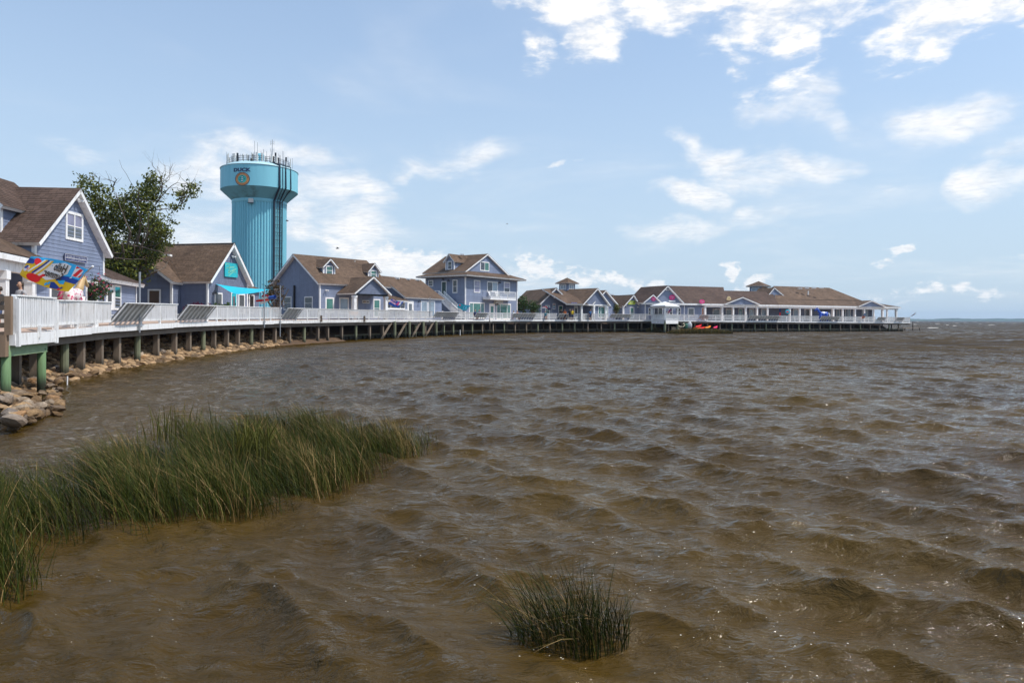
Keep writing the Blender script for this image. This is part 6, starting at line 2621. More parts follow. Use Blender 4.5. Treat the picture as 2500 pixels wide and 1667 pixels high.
def shrub(name, px, py, D, w, h, label, cat='shrub', m=None, n=60, leaf=.10, trunk=True, per=14):
    c = P(px, py, D)
    root = empty(name, (c.x, c.y, c.z), label, cat)
    g = np.random.default_rng(int(px))
    if trunk:
        mb = MB()
        for k in range(5):
            e_ = c + Vector((g.normal(0, w * .25), g.normal(0, w * .2), h * g.uniform(.5, .85)))
            mb.tube([c, c.lerp(e_, .5) + Vector((g.normal(0, .05), 0, 0)), e_], [.035 * h, .025 * h, .012 * h], 5)
        mb.build('stem', BARK, root)
    v = g.normal(0, 1, (n, 3))
    v /= np.linalg.norm(v, axis=1)[:, None]
    cc_ = np.array(c) + np.array([0, 0, h * .55]) + v * g.uniform(.3, 1, (n, 1)) * np.array([w / 2, w / 2.4, h * .45])
    q, f, s_ = leaves(cc_, per, leaf * 1.6, leaf, int(px) + 3)
    leaf_obj('foliage', q, f, s_, m or LEAF_B, root)
    return root


shrub('small_tree', 672, 762, 60.5, 2.1, 3.0, 'small russet tree between the boutique and the dormered shop', 'tree', LEAF_R, 90, .085)
shrub('shrub', 1276, 770, 116, 2.2, 3.4, 'round green shrub against the end of the two storey house', 'shrub', LEAF_B, 90, .13)
shrub('shrub', 1302, 770, 116, 2.0, 2.7, 'lower green shrub in front of the cupola shop window', 'shrub', LEAF_B, 70, .13)
shrub('shrub', 1505, 770, 123, 1.0, 2.4, 'narrow shrub by the recessed lime signed door', 'shrub', LEAF, 40, .10)
shrub('shrub', 1567, 772, 134, 1.6, 2.6, 'dark shrub in the gap beside the long building', 'shrub', LEAF, 50, .12)
for px_, lab in ((535, 'leafy potted plant under the boutique window'), (553, 'small potted plant beside the turquoise door')):
    w_ = .62 if px_ == 535 else .36
    Dp = 52.0
    c = P(px_, 765, Dp)
    root = empty('potted_plant', (c.x, c.y, 2.05), lab, 'plant')
    mb = MB()
    mb.lathe(Vector((c.x, c.y, 2.05)), [(.16, 0), (.22, .35), (.24, .55), (.2, .56)], 12)
    mb.build('pot', mat('pot_brown', (.16, .08, .05), .7), root)
    g = np.random.default_rng(px_)
    v = g.normal(0, 1, (30, 3))
    cc_ = np.array((c.x, c.y, 2.95 if px_ == 535 else 2.85)) + v * np.array([w_ * .4, w_ * .35, .18])
    q, f, s_ = leaves(cc_, 12, .10, .09, px_)
    leaf_obj('foliage', q, f, s_, LEAF_B, root)
c = P(477, 750, 44.5)
root = empty('flower_box', (c.x, c.y, 2.0), 'planter of dark red flowers behind the bench back', 'planter')
mb = MB()
mb.box((c.x - .7, c.y, 2.0), (1.4, 0, 0), (0, .35, 0), (0, 0, .75))
mb.build('box', WHITE, root)
g = np.random.default_rng(4)
q, f, s_ = leaves(np.array((c.x, c.y + .15, 2.98)) + g.normal(0, 1, (50, 3)) * np.array([.42, .1, .10]), 10, .06, .06, 6)
leaf_obj('flowers', q, f, s_, leaf_mat('flower_dark_red', (.07, .005, .02), (.22, .02, .06)), root)

# hanging basket of flowers at the clothing shop
u_, z_ = F1.uz(221, 700)
pb_ = F1.pt(u_, z_, .45)
root = empty('hanging_basket', pb_, 'hanging basket of pink and red flowers by the clothing shop window', 'flower basket')
mb = MB()
mb.tube([F1.pt(u_, z_ + 1.0, 0), F1.pt(u_, z_ + 1.05, .45), pb_ + Vector((0, 0, .3))], .012, 5)
mb.lathe(pb_ - Vector((0, 0, .32)), [(.05, 0), (.2, .12), (.25, .32)], 10)
mb.build('basket', BLACK, root)
g = np.random.default_rng(8)
cc_ = np.array(pb_) + g.normal(0, 1, (90, 3)) * np.array([.22, .22, .32]) + np.array([0, 0, -.18])
q, f, s_ = leaves(cc_, 12, .07, .05, 9)
leaf_obj('foliage', q, f, s_, LEAF_B, root)
cc_ = np.array(pb_) + g.normal(0, 1, (55, 3)) * np.array([.27, .27, .32]) + np.array([.05, -.05, -.06])
q, f, s_ = leaves(cc_, 4, .02, .05, 10)
leaf_obj('flowers', q, f, s_, leaf_mat('flower_pink', (.50, .03, .09), (.80, .25, .32)), root)

# ================================================================== flags
def flat_shape(mb, pts, fn):
    mb.face([fn(*p) for p in pts])


def ell(cx, cy, rx, ry, n=18, rot=0):
    return [(cx + math.cos(a) * rx * math.cos(rot) - math.sin(a) * ry * math.sin(rot), cy + math.cos(a) * rx * math.sin(rot) + math.sin(a) * ry * math.cos(rot)) for a in np.linspace(0, 2 * math.pi, n + 1)[:-1]]


# the summer banner: quad from hoist (right) to fly (left), blown level
Df = 24.2
HT, HB = P(218, 659, Df - .15), P(167, 712, Df + .1)
FT, FB = P(83, 627, Df + .9), P(48, 668, Df + 1.1)
pole0, pole1 = P(131, 737, Df + .35), P(226, 651, Df - .2)
ban = empty('summer_banner', pole0, 'bright beach banner lettered Hello Summer, seen from behind, blowing on its pole', 'flag')
mb = MB()
mb.tube([pole0, pole1], .018, 8)
mb.build('pole', mat('pole_wood', (.45, .34, .22), .6), ban)
mb = MB()
mb.ball(pole1, .045, 10, 6)
mb.build('finial', WHITE, ban, True)
nrm_b = (HT - FT).cross(HT - HB).normalized()
if nrm_b.y > 0:
    nrm_b = -nrm_b


def bp_(x, y, out=0.0):
    """x 0 fly .. 1 hoist, y 0 bottom .. 1 top"""
    p = (FB.lerp(FT, y)).lerp(HB.lerp(HT, y), x)
    rip = .09 * math.sin(x * 8.0 + y * 2.0) * (1 - x) * 1.2 + .03 * math.sin(x * 15 - y * 3) * (1 - x)
    sag = -.16 * math.sin(math.pi * x) * (1 - y) * .9 + .10 * math.sin(math.pi * x) * y
    return p + nrm_b * (rip + out) + Vector((0, 0, sag))


def bpatch(poly, m, name, out):
    """a printed patch cut finely enough to follow the cloth"""
    mb = MB()
    cx_, cy_ = sum(p[0] for p in poly) / len(poly), sum(p[1] for p in poly) / len(poly)
    n = len(poly)
    for i in range(n):
        a, b = poly[i], poly[(i + 1) % n]
        steps = max(1, int(math.hypot(b[0] - a[0], b[1] - a[1]) / .05))
        for k in range(steps):
            p = (a[0] + (b[0] - a[0]) * k / steps, a[1] + (b[1] - a[1]) * k / steps)
            q_ = (a[0] + (b[0] - a[0]) * (k + 1) / steps, a[1] + (b[1] - a[1]) * (k + 1) / steps)
            lv = [0, .2, .4, .6, .8, 1.0]
            for l0, l1 in zip(lv[:-1], lv[1:]):
                f_ = lambda z, l: bp_(cx_ + (z[0] - cx_) * l, cy_ + (z[1] - cy_) * l, out * 1.3)
                if l0 == 0:
                    mb.face([bp_(cx_, cy_, out * 1.3), f_(p, l1), f_(q_, l1)])
                else:
                    mb.face([f_(p, l0), f_(p, l1), f_(q_, l1), f_(q_, l0)])
    return mb.build(name, m, cloth)


YEL = mat('banner_yellow', (.95, .60, .01), .6, .05)
SKYB = mat('banner_sky_blue', (.03, .50, .92), .6, .05)
NAV = mat('banner_blue', (.01, .06, .35), .6, .05)
RED = mat('banner_red', (.88, .02, .025), .6, .05)
CRM = mat('banner_white', (.92, .90, .86), .6, .05)
DKB = mat('banner_dark_brown', (.05, .03, .01), .6, .05)
mb = MB()
NX, NY = 64, 16
for i in range(NX):
    for j in range(NY):
        mb.face([bp_(i / NX, j / NY), bp_((i + 1) / NX, j / NY), bp_((i + 1) / NX, (j + 1) / NY), bp_(i / NX, (j + 1) / NY)])
cloth = mb.build('cloth', YEL, ban, True)
bpatch([(.0, .72), (.10, .78), (.30, .74), (.65, .52), (1.0, .42), (1.0, 1.0), (0, 1.0)], SKYB, 'sky_print', .008)
bpatch([(0, .62), (.12, .66), (.12, .86), (0, .90)], NAV, 'sea_print', .010)
bpatch([(.62, .30), (.80, .36), (1.0, .34), (1.0, .52), (.80, .55), (.66, .50)], NAV, 'sea_print', .010)
bpatch([(.28, .30), (.36, .82), (.50, .90), (.62, .96), (.74, .92), (.76, .62), (.62, .36), (.45, .22)], CRM, 'panel_print', .012)
bpatch([(.80, .98), (.84, .60), (.965, .60), (.945, .90)], CRM, 'parasol_print', .014)
bpatch([(.85, .62), (.88, .92), (.93, .92), (.92, .61)], RED, 'parasol_print', .016)
bpatch([(.81, .97), (.82, .88), (.88, .95)], RED, 'parasol_print', .016)
bpatch([(.94, .62), (.965, .80), (.975, .62)], RED, 'parasol_print', .016)
bpatch(ell(.08, .40, .055, .15), CRM, 'ball_print', .012)
bpatch([(.03, .44), (.06, .55), (.10, .52), (.09, .38), (.04, .36)], NAV, 'ball_print', .014)
bpatch([(.11, .30), (.13, .46), (.10, .44)], RED, 'ball_print', .014)
bpatch(ell(.27, .15, .10, .15, 18, .2), RED, 'float_print', .016)
bpatch([(.31, .22), (.345, .38), (.38, .40), (.40, .34), (.375, .30), (.36, .22)], RED, 'float_print', .018)
for k, (m_, o_) in enumerate(((CRM, .0), (YEL, .03), (NAV, .062), (CRM, .095), (YEL, .122))):
    bpatch([(.145 + o_, .30), (.17 + o_, .30), (.255 + o_, .92), (.225 + o_, .92)], m_, 'towel_print', .020 + .001 * k)
bpatch(ell(.165, .78, .055, .18, 18, .35), RED, 'chair_print', .018)
bpatch([(.60, .02), (.56, .22), (.74, .30), (.86, .10), (.80, .03)], NAV, 'boat_print', .014)
bpatch([(.60, .27), (.62, .33), (.78, .20), (.84, .25), (.87, .22), (.80, .10)], YEL, 'boat_print', .017)
bpatch([(.66, .33), (.80, .40), (.82, .24), (.74, .24)], SKYB, 'boat_print', .016)
bpatch(ell(.50, .10, .022, .06), SKYB, 'sandal_print', .016)
bpatch(ell(.54, .16, .022, .06), SKYB, 'sandal_print', .016)
bpatch(ell(.80, -.02 + .06, .03, .045), RED, 'starfish_print', .016)
bpatch([(.835, .50), (.87, .52), (.86, .60)], CRM, 'sail_print', .018)


def cloth_text(word, cx_, cy_, w_, h_, slope):
    vs, fs = text_shape(word, 1.0, .3, .02)
    xs, ys = [v[0] for v in vs], [v[1] for v in vs]
    mx_, my_ = (min(xs) + max(xs)) / 2, (min(ys) + max(ys)) / 2
    kx, ky = w_ / (max(xs) - min(xs)), h_ / (max(ys) - min(ys))
    mb = MB()
    mb.mesh([bp_(cx_ - (v[0] - mx_) * kx, cy_ + (v[1] - my_) * ky + (v[0] - mx_) * kx * slope, .045) for v in vs], fs)
    mb.build('lettering', DKB, cloth)


cloth_text('Hello', .59, .76, .28, .30, 0.0)
cloth_text('Summer', .54, .48, .40, .26, 0.0)


def small_flag(name, px_list, D, pole, cols, label, seed=0, base_z=None):
    """waving flag: four pixel corners hoist-top, hoist-bottom, fly-bottom, fly-top"""
    ht, hb, fb, ft = [P(x_, y_, D + k_) for (x_, y_), k_ in zip(px_list, (0, 0, .5, .5))]
    (p0x, p0y), (p1x, p1y) = pole
    q0, q1 = P(p0x, p0y, D + .05), P(p1x, p1y, D + .05)
    root = empty(name, q0, label, 'flag')
    mb = MB()
    mb.tube([q0, q1], .03, 6)
    mb.build('pole', STEEL, root)
    n_ = (ht - ft).cross(ht - hb).normalized()
    def fn(x, y, out=0.0):
        p = (hb.lerp(ht, y)).lerp(fb.lerp(ft, y), x)
        return p + n_ * (.14 * math.sin(x * 7 + seed + y) * x + out) + Vector((0, 0, .06 * math.sin(x * 8 + seed) * x))
    mb = MB()
    for i in range(12):
        for j in range(5):
            mb.face([fn(i / 12, j / 5), fn((i + 1) / 12, j / 5), fn((i + 1) / 12, (j + 1) / 5), fn(i / 12, (j + 1) / 5)])
    cl = mb.build('cloth', cols[0], root, True)
    return root, fn, cl


def fpatch(fn, poly, m, parent, out=.03, name='print'):
    for sg in (1, -1):
        mb = MB()
        n = len(poly)
        cx_, cy_ = sum(p[0] for p in poly) / n, sum(p[1] for p in poly) / n
        for i in range(n):
            a, b = poly[i], poly[(i + 1) % n]
            mb.face([fn(cx_, cy_, out * sg), fn(a[0], a[1], out * sg), fn(b[0], b[1], out * sg)])
        mb.build(name, m, parent)


r_, fn, cl = small_flag('flag', [(985, 737), (973, 751), (949, 744), (956, 731)], 76.5, ((975, 752), (986, 735)), [mat('flag_blue', (.03, .12, .55), .6)], 'blue flag with pink and white print in front of the serving window', 1)
fpatch(fn, [(.15, .2), (.15, .75), (.4, .9), (.45, .4)], mat('flag_pink', (.75, .10, .28), .6), cl, .04)
fpatch(fn, [(.02, .45), (.1, .95), (.22, .9), (.14, .3)], CRM, cl, .05)
fpatch(fn, [(.45, .3), (.5, .55), (.95, .75), (.95, .45)], mat('flag_pale_pink', (.72, .42, .60), .6), cl, .045)
fpatch(fn, [(.55, .75), (.6, .95), (.85, .98), (.8, .75)], mat('flag_pale_pink', (.72, .42, .60), .6), cl, .04)
r_, fn, cl = small_flag('flag', [(1149, 746), (1137, 760), (1116, 751), (1119, 741)], 97, ((1131, 762), (1150, 744)), [mat('flag_turquoise', (.02, .36, .48), .6)], 'turquoise fish shaped flag with red spot before the two storey house', 2)
fpatch(fn, [(.72, .45), (.72, .75), (.86, .8), (.88, .5)], RED, cl, .05)
fpatch(fn, [(.1, .3), (.2, .8), (.5, .7), (.4, .25)], mat('flag_pale_turquoise', (.12, .62, .72), .6), cl, .04)
fpatch(fn, [(.25, .4), (.3, .6), (.4, .55), (.36, .35)], NAV, cl, .06)
fpatch(fn, [(.08, .6), (.15, .8), (.22, .7)], NAV, cl, .06)
r_, fn, cl = small_flag('flag', [(1640, 754), (1634, 764), (1620, 775), (1628, 758)], 118.5, ((1618, 779), (1643, 752)), [CRM], 'red and white striped flag with blue corner beside the gazebo', 3)
for k in range(3):
    fpatch(fn, [(0, .1 + .32 * k), (0, .24 + .32 * k), (1, .24 + .32 * k), (1, .1 + .32 * k)], RED, cl, .04)
fpatch(fn, [(0, .55), (0, 1), (.4, 1), (.4, .55)], NAV, cl, .06)
r_, fn, cl = small_flag('flag', [(2236, 764), (2233, 768), (2224, 772), (2228, 768)], 146, ((2221, 774), (2237, 762)), [mat('flag_maroon', (.12, .02, .03), .6)], 'small dark red flag at the far end rail of the pier', 4)
fpatch(fn, [(0, .1), (0, .9), (.25, .9), (.25, .1)], CRM, cl, .04)
r_, fn, cl = small_flag('flag', [(2116, 762), (2110, 766), (2102, 778), (2109, 778)], 140, ((2105, 781), (2117, 760)), [mat('flag_orange', (.70, .16, .03), .6)], 'orange and blue flag hanging by the right porch pediment', 5)
fpatch(fn, [(0, .05), (0, .95), (.5, .95), (.5, .05)], mat('flag_pale_blue', (.25, .45, .75), .6), cl, .04)


def windsock(name, head, tail, D, r0, label, cols, pole, tails=4):
    h, t_ = P(head[0], head[1], D), P(tail[0], tail[1], D + .3)
    q0, q1 = P(pole[0][0], pole[0][1], D), P(pole[1][0], pole[1][1], D)
    root = empty(name, q0, label, 'windsock')
    mb = MB()
    mb.tube([q0, q1], .035, 8)
    mb.build('pole', STEEL, root)
    m1 = h.lerp(t_, .38)
    mb = MB()
    mb.tube([h, h.lerp(m1, .5), m1], [r0, r0 * .95, r0 * .85], 12, cap=False)
    mb.build('canton', cols[0], root, True)
    g = np.random.default_rng(int(head[0]))
    for k in range(tails):
        a = 2 * math.pi * k / tails
        off = Vector((0, math.cos(a), math.sin(a))) * r0 * .8
        e_ = t_ + Vector((g.normal(0, .25), 0, g.normal(0, .14)))
        pts = [m1 + off, m1.lerp(e_, .5) + off * .9 + Vector((0, 0, g.normal(0, .06))), e_ + off * .4]
        mb = MB()
        w_ = r0 * .55
        for i in range(2):
            mb.face([pts[i] + Vector((0, 0, w_)), pts[i] - Vector((0, 0, w_)), pts[i + 1] - Vector((0, 0, w_ * .7)), pts[i + 1] + Vector((0, 0, w_ * .7))])
        mb.build('tail', cols[1] if k % 2 == 0 else cols[2], root)
    if len(cols) > 3:
        mb = MB()
        mb.tube([m1, m1.lerp(t_, .25)], [r0 * .86, r0 * .6], 12, cap=False)
        mb.build('collar', cols[3], root, True)
    return root


windsock('windsock', (672, 725), (632, 731), 54.0, .16, 'red white and blue windsock flying from a pole by the shade sail', [mat('sock_blue', (.03, .10, .42), .6), RED, CRM, mat('sock_red', (.6, .04, .05), .6)], ((656, 747), (679, 723)), 6)
windsock('windsock', (1344, 754), (1325, 750), 109, .20, 'small red windsock in front of the cupola shop', [mat('sock_dark', (.03, .03, .08), .6), RED, CRM], ((1345, 767), (1346, 752)), 4)
# fish shaped windsock with a red melon slice
c = P(1923, 761, 138)
root = empty('round_flag', P(1930, 772, 138), 'round turquoise flag with a red melon slice hanging in the porch', 'flag')
mb = MB()
mb.ball(c, .55, 14, 8, (.95, .12, .85))
mb.build('cloth', mat('flag_turquoise', (.02, .36, .48), .6), root, True)
mb = MB()
mb.ball(c + Vector((-.05, -.04, -.02)), .30, 12, 8, (1, .13, .5))
mb.build('print', RED, root, True)
mb = MB()
mb.tube([P(1926, 775, 138), P(1932, 757, 138)], .03, 6)
mb.build('pole', STEEL, root)
c = P(1904.5, 762, 141)
root = empty('porch_flag', c, 'narrow red and navy flag hanging between two porch columns', 'flag')
mb = MB()
mb.box(c + Vector((-.14, 0, -.9)), (.28, 0, 0), (0, .03, 0), (0, 0, .85))
mb.build('cloth', RED, root)
mb = MB()
mb.box(c + Vector((-.14, 0, -.03)), (.28, 0, 0), (0, .03, 0), (0, 0, .9))
mb.build('canton', NAV, root)

# steel poles rising from the walkway
for px_, ytop, ybot, lab in ((333, 664, 812, 'tall thin steel pole rising beside the first bench'), (641, 704, 800, 'slim steel pole holding the shade sail'), (680, 697, 822, 'slim steel pole carrying the windsock'),
                             (1047, 725, 775, 'white pole before the low shop windows'), (1194, 770, 806, 'dark thin pole fixed to the boardwalk before the two storey house'),
                             (887, 771, 786, 'short brown mooring post fixed to the boardwalk edge under the porch gable'), (781, 770, 786, 'short brown mooring post fixed to the boardwalk edge by the gable corner')):
    s0 = s_of(px_)
    p = at_s(s0, -.14, 0)
    D = p.y
    z0_, z1_ = P(px_, ybot, D).z, P(px_, ytop, D).z
    root = empty('pole' if 'post' not in lab else 'mooring_post', Vector((p.x, p.y, z0_)), lab, 'pole' if 'post' not in lab else 'post')
    mb = MB()
    if 'post' in lab:
        mb.box((p.x - .08, p.y - .05, z0_), (.16, 0, 0), (0, .12, 0), (0, 0, z1_ - z0_))
        mb.build('shaft', PILE, root)
    else:
        mb.tube([(p.x, p.y, z0_), (p.x, p.y, z1_)], .045, 8)
        mb.build('shaft', STEEL if 'dark' not in lab else BEAM, root)
        mb = MB()
        mb.box((p.x - .07, p.y, 1.8 + (.1 if px_ > 600 else 0)), (.14, 0, 0), (0, .12, 0), (0, 0, .06))
        mb.build('bracket', STEEL, root)

# turquoise shade sail
SAIL = mat('sail_turquoise', (.01, .46, .62), .6, .06)
A_s, B_s, C_s = P(519, 692, 55.0), P(668, 707, 54.2), P(606, 713, 51.0)
D_s = P(560, 700, 58.0)
root = empty('shade_sail', A_s, 'turquoise shade sail stretched in front of the boutique', 'awning')
mb = MB()
n = 16
def sail_pt(i, j):
    u, v = i / n, j / n
    p = A_s.lerp(B_s, u)
    q_ = D_s.lerp(C_s, u) if False else A_s.lerp(C_s, min(1, u * 1.25)).lerp(B_s, max(0, (u - .6) / .4) ** 1.2 if u > .6 else 0)
    r__ = p.lerp(q_, v)
    return r__ - Vector((0, 0, .28 * math.sin(math.pi * u) * (.35 + .65 * v) - .10 * math.sin(u * 9) * v))
for i in range(n):
    for j in range(6):
        a_, b_, c_, d_ = [sail_pt(x_, y_ * n / 6) for x_, y_ in ((i, j), (i + 1, j), (i + 1, j + 1), (i, j + 1))]
        mb.face([a_, b_, c_, d_])
mb.build('cloth', SAIL, root, True)
mb = MB()
mb.tube([B_s, P(680, 706, 55.0)], .015, 5)
mb.build('line', STEEL, root)

# ================================================================== animals' statues
def horse(name, pos, yaw, s, cols, label):
    """standing horse figure; local x points to its head"""
    root = empty(name, pos, label, 'statue')
    cy_, sy_ = math.cos(yaw), math.sin(yaw)
    T = lambda x, y, z: Vector(pos) + Vector((x * cy_ - y * sy_, x * sy_ + y * cy_, z)) * s
    mb = MB()
    mb.tube([T(-.80, 0, 1.25), T(-.70, 0, 1.28), T(-.45, 0, 1.25), T(0, 0, 1.18), T(.40, 0, 1.22), T(.62, 0, 1.30), T(.74, 0, 1.30)],
            [(.06, .06), (.25 * s, .27 * s), (.30 * s, .33 * s), (.27 * s, .30 * s), (.27 * s, .33 * s), (.22 * s, .27 * s), (.08, .08)], 16)
    for x_, sg, hind in ((-.55, 1, 1), (-.60, -1, 1), (.52, 1, 0), (.56, -1, 0)):
        y_ = .17 * sg
        if hind:
            mb.tube([T(x_, y_, 1.25), T(x_ + .10, y_, .85), T(x_ - .12, y_, .52), T(x_ - .08, y_, .14), T(x_ - .04, y_, .0)], [.20 * s, .13 * s, .075 * s, .055 * s, .07 * s], 8)
        else:
            mb.tube([T(x_, y_, 1.15), T(x_ + .03, y_, .75), T(x_ + .02, y_, .48), T(x_ + .02, y_, .12), T(x_ + .05, y_, .0)], [.15 * s, .10 * s, .07 * s, .05 * s, .07 * s], 8)
    body = mb.build('body', cols[0], root, True)
    mb = MB()
    mb.tube([T(.50, 0, 1.30), T(.78, 0, 1.62), T(.98, 0, 1.95), T(1.05, 0, 2.08)], [(.20 * s, .26 * s), (.14 * s, .22 * s), (.11 * s, .16 * s), (.10 * s, .10 * s)], 12)
    mb.tube([T(.95, 0, 2.10), T(1.10, 0, 2.06), T(1.32, 0, 1.86), T(1.50, 0, 1.70), T(1.54, 0, 1.66)], [(.07 * s, .08 * s), (.11 * s, .14 * s), (.085 * s, .10 * s), (.075 * s, .08 * s), (.03, .03)], 10)
    for sg in (-1, 1):
        mb.tube([T(1.02, .06 * sg, 2.14), T(1.02, .08 * sg, 2.30)], [.045 * s, .008], 6)
    mb.build('neck_and_head', cols[1], root, True)
    mb = MB()
    mb.tube([T(-.78, 0, 1.32), T(-1.0, 0, 1.28), T(-1.12, 0, 1.0), T(-1.15, 0, .65)], [.06 * s, .10 * s, .11 * s, .03 * s], 8)
    mb.build('tail', cols[2], root, True)
    mb = MB()
    for k in range(7):
        t_ = k / 6
        p, q_ = T(.55 + .45 * t_, 0, 1.55 + .58 * t_), T(.48 + .45 * t_, 0, 1.50 + .55 * t_)
        mb.tube([p, q_ + Vector((0, 0, .02))], [.05 * s, .06 * s], 6)
    mb.build('mane', cols[2], root, True)
    return root, T


BLUEH = mat('statue_blue', (.01, .07, .42), .35, .05)
rt, T = horse('horse_statue', (P(2012, 775, 137).x, 137.4, 2.02), R(188), 1.25, [BLUEH, BLUEH, WHITE], 'glossy blue horse statue with white saddle and tail on the porch deck')
mb = MB()
mb.tube([T(-.28, 0, 1.33), T(.05, 0, 1.28), T(.3, 0, 1.33)], [(.25, .30), (.36, .38), (.25, .30)], 12)
mb.build('saddle', WHITE, rt, True)

# floral horse behind the near rail: pink print body, tan neck
FLOR = bpy.data.materials.new('statue_floral_print')
FLOR.use_nodes = True
_t = NT(FLOR.node_tree)
_b = _t.n['Principled BSDF']
_tc = _t.node('ShaderNodeTexCoord')
_vo = _t.node('ShaderNodeTexVoronoi')
_vo.inputs['Scale'].default_value = 7.0
_t.l.new(_tc.outputs['Object'], _vo.inputs['Vector'])
_n = _t.noise(_tc.outputs['Object'], 9.0, 3.0)
_c = _t.mixc(_t.rng(_t.m('ADD', _vo.outputs['Distance'], _t.m('MULTIPLY', _n, .25)), .42, .50, 0, 1), c4((.55, .05, .14)), c4((.75, .66, .64)))
_t.l.new(_c, _b.inputs['Base Color'])
_b.inputs['Roughness'].default_value = .4
TANH = mat('statue_tan', (.50, .33, .15), .5, .08)
hp = P(176, 735, 26.9)
rt, T = horse('horse_statue', (hp.x, hp.y, 2.12), R(98), .84, [FLOR, TANH, mat('statue_dark_red', (.25, .01, .05), .5)], 'floral pink and white horse statue with tan neck behind the near rail')

mb = MB()
mb.box((hp.x - .5, hp.y - .9, 1.86), (1.0, 0, 0), (0, 1.8, 0), (0, 0, .27))
mb.build('plinth', WHITE, rt)

# ================================================================== people
SKIN = mat('skin', (.42, .24, .16), .6, .08)
HAIR = mat('hair_dark', (.04, .025, .015), .7, .2)


def person(pos, yaw, h, shirt, pants, label, hair=None, seated=False, hat=None, arms='down', skin=None, group=None):
    """standing or seated figure; local y points where it faces"""
    s = h / 1.75
    skin = skin or SKIN
    root = empty('person', pos, label, 'person', group)
    cy_, sy_ = math.cos(yaw), math.sin(yaw)
    z_sh = -.42 if seated else 0.0
    T = lambda x, y, z: Vector(pos) + Vector((x * cy_ - y * sy_, x * sy_ + y * cy_, z + z_sh)) * s
    mb = MB()
    # one body: head, neck, arms, legs around a trunk
    mb.tube([T(0, 0, .92), T(0, 0, 1.05), T(0, 0, 1.25), T(0, 0, 1.40), T(0, 0, 1.46), T(0, 0, 1.53), T(0, .02, 1.57), T(0, .03, 1.65), T(0, .02, 1.72), T(0, .01, 1.75)],
            [(.13 * s, .10 * s), (.14 * s, .10 * s), (.16 * s, .11 * s), (.15 * s, .09 * s), (.06 * s, .06 * s), (.052 * s, .055 * s), (.065 * s, .075 * s), (.078 * s, .098 * s), (.065 * s, .085 * s), (.02 * s, .03 * s)], 12)
    mb.tube([T(0, .11, 1.64), T(0, .145, 1.62), T(0, .12, 1.60)], [.012 * s, .02 * s, .012 * s], 6)
    for sg in (-1, 1):
        mb.ball(T(.078 * sg, .02, 1.64), .022 * s, 6, 4)
        if seated:
            kn = [T(.09 * sg, 0, .92), T(.10 * sg, .42, .90), T(.10 * sg, .44, .48), T(.10 * sg, .44, .45)]
        else:
            kn = [T(.09 * sg, 0, .95), T(.095 * sg, .02, .52), T(.10 * sg, 0, .10), T(.10 * sg, 0, .03)]
        mb.tube(kn, [.085 * s, .06 * s, .04 * s, .045 * s], 8)
        mb.tube([kn[3] - Vector((0, 0, .0)), kn[3] + (T(0, .2, 0) - T(0, 0, 0))], [.045 * s, .035 * s], 6)
        if arms == 'rest':
            el_, ha = T(.26 * sg, .10, 1.12), T(.16 * sg, .36, 1.08)
        else:
            el_, ha = T(.25 * sg, -.02, 1.12), T(.25 * sg, .08, .86)
        mb.tube([T(.17 * sg, 0, 1.38), T(.21 * sg, -.01, 1.32), el_, ha], [.05 * s, .048 * s, .038 * s, .028 * s], 8)
        dirh = (ha - el_).normalized()
        for k in range(4):
            o_ = (T(.012, .012, 0) - T(0, 0, 0)) * (k - 1.5) * 1.2
            mb.tube([ha + o_ * .6, ha + o_ + dirh * .08 * s, ha + o_ + dirh * (.14 - .01 * abs(k - 1)) * s - Vector((0, 0, .015))], [.011 * s, .009 * s, .006 * s], 5)
        mb.tube([ha, ha + dirh * .05 * s - (T(.05 * sg, 0, 0) - T(0, 0, 0))], [.012 * s, .008 * s], 5)
    mb.build('body', skin, root, True)
    mb = MB()
    mb.tube([T(0, 0, .86), T(0, 0, 1.0), T(0, 0, 1.25), T(0, 0, 1.40), T(0, 0, 1.455)], [(.175 * s, .135 * s), (.17 * s, .13 * s), (.19 * s, .135 * s), (.18 * s, .115 * s), (.075 * s, .07 * s)], 14)
    for sg in (-1, 1):
        mb.tube([T(.15 * sg, 0, 1.40), T(.215 * sg, -.01, 1.32), T(.238 * sg, -.01, 1.20)], [.07 * s, .068 * s, .066 * s], 8)
    mb.build('shirt', shirt, root, True)
    mb = MB()
    mb.tube([T(0, 0, .99), T(0, 0, .90), T(0, 0, .80)], [(.165 * s, .125 * s), (.175 * s, .135 * s), (.16 * s, .12 * s)], 12)
    for sg in (-1, 1):
        if seated:
            mb.tube([T(.09 * sg, 0, .90), T(.10 * sg, .38, .90)], [.10 * s, .085 * s], 8)
        else:
            mb.tube([T(.085 * sg, 0, .86), T(.095 * sg, .01, .48)], [.10 * s, .085 * s], 8)
    mb.build('shorts', pants, root, True)
    mb = MB()
    mb.tube([T(0, -.035, 1.58), T(0, -.03, 1.66), T(0, -.01, 1.735), T(0, 0, 1.765)], [(.075 * s, .06 * s), (.086 * s, .085 * s), (.075 * s, .09 * s), (.02, .02)], 10)
    mb.build('hair', hair or HAIR, root, True)
    if hat:
        mb = MB()
        mb.tube([T(0, .0, 1.70), T(0, 0, 1.76), T(0, 0, 1.80)], [(.09 * s, .10 * s), (.085 * s, .095 * s), (.03, .03)], 12)
        mb.tube([T(0, .08, 1.705), T(0, .19, 1.69)], [(.07 * s, .012), (.05 * s, .008)], 8)
        mb.build('cap', hat, root, True)
    return root


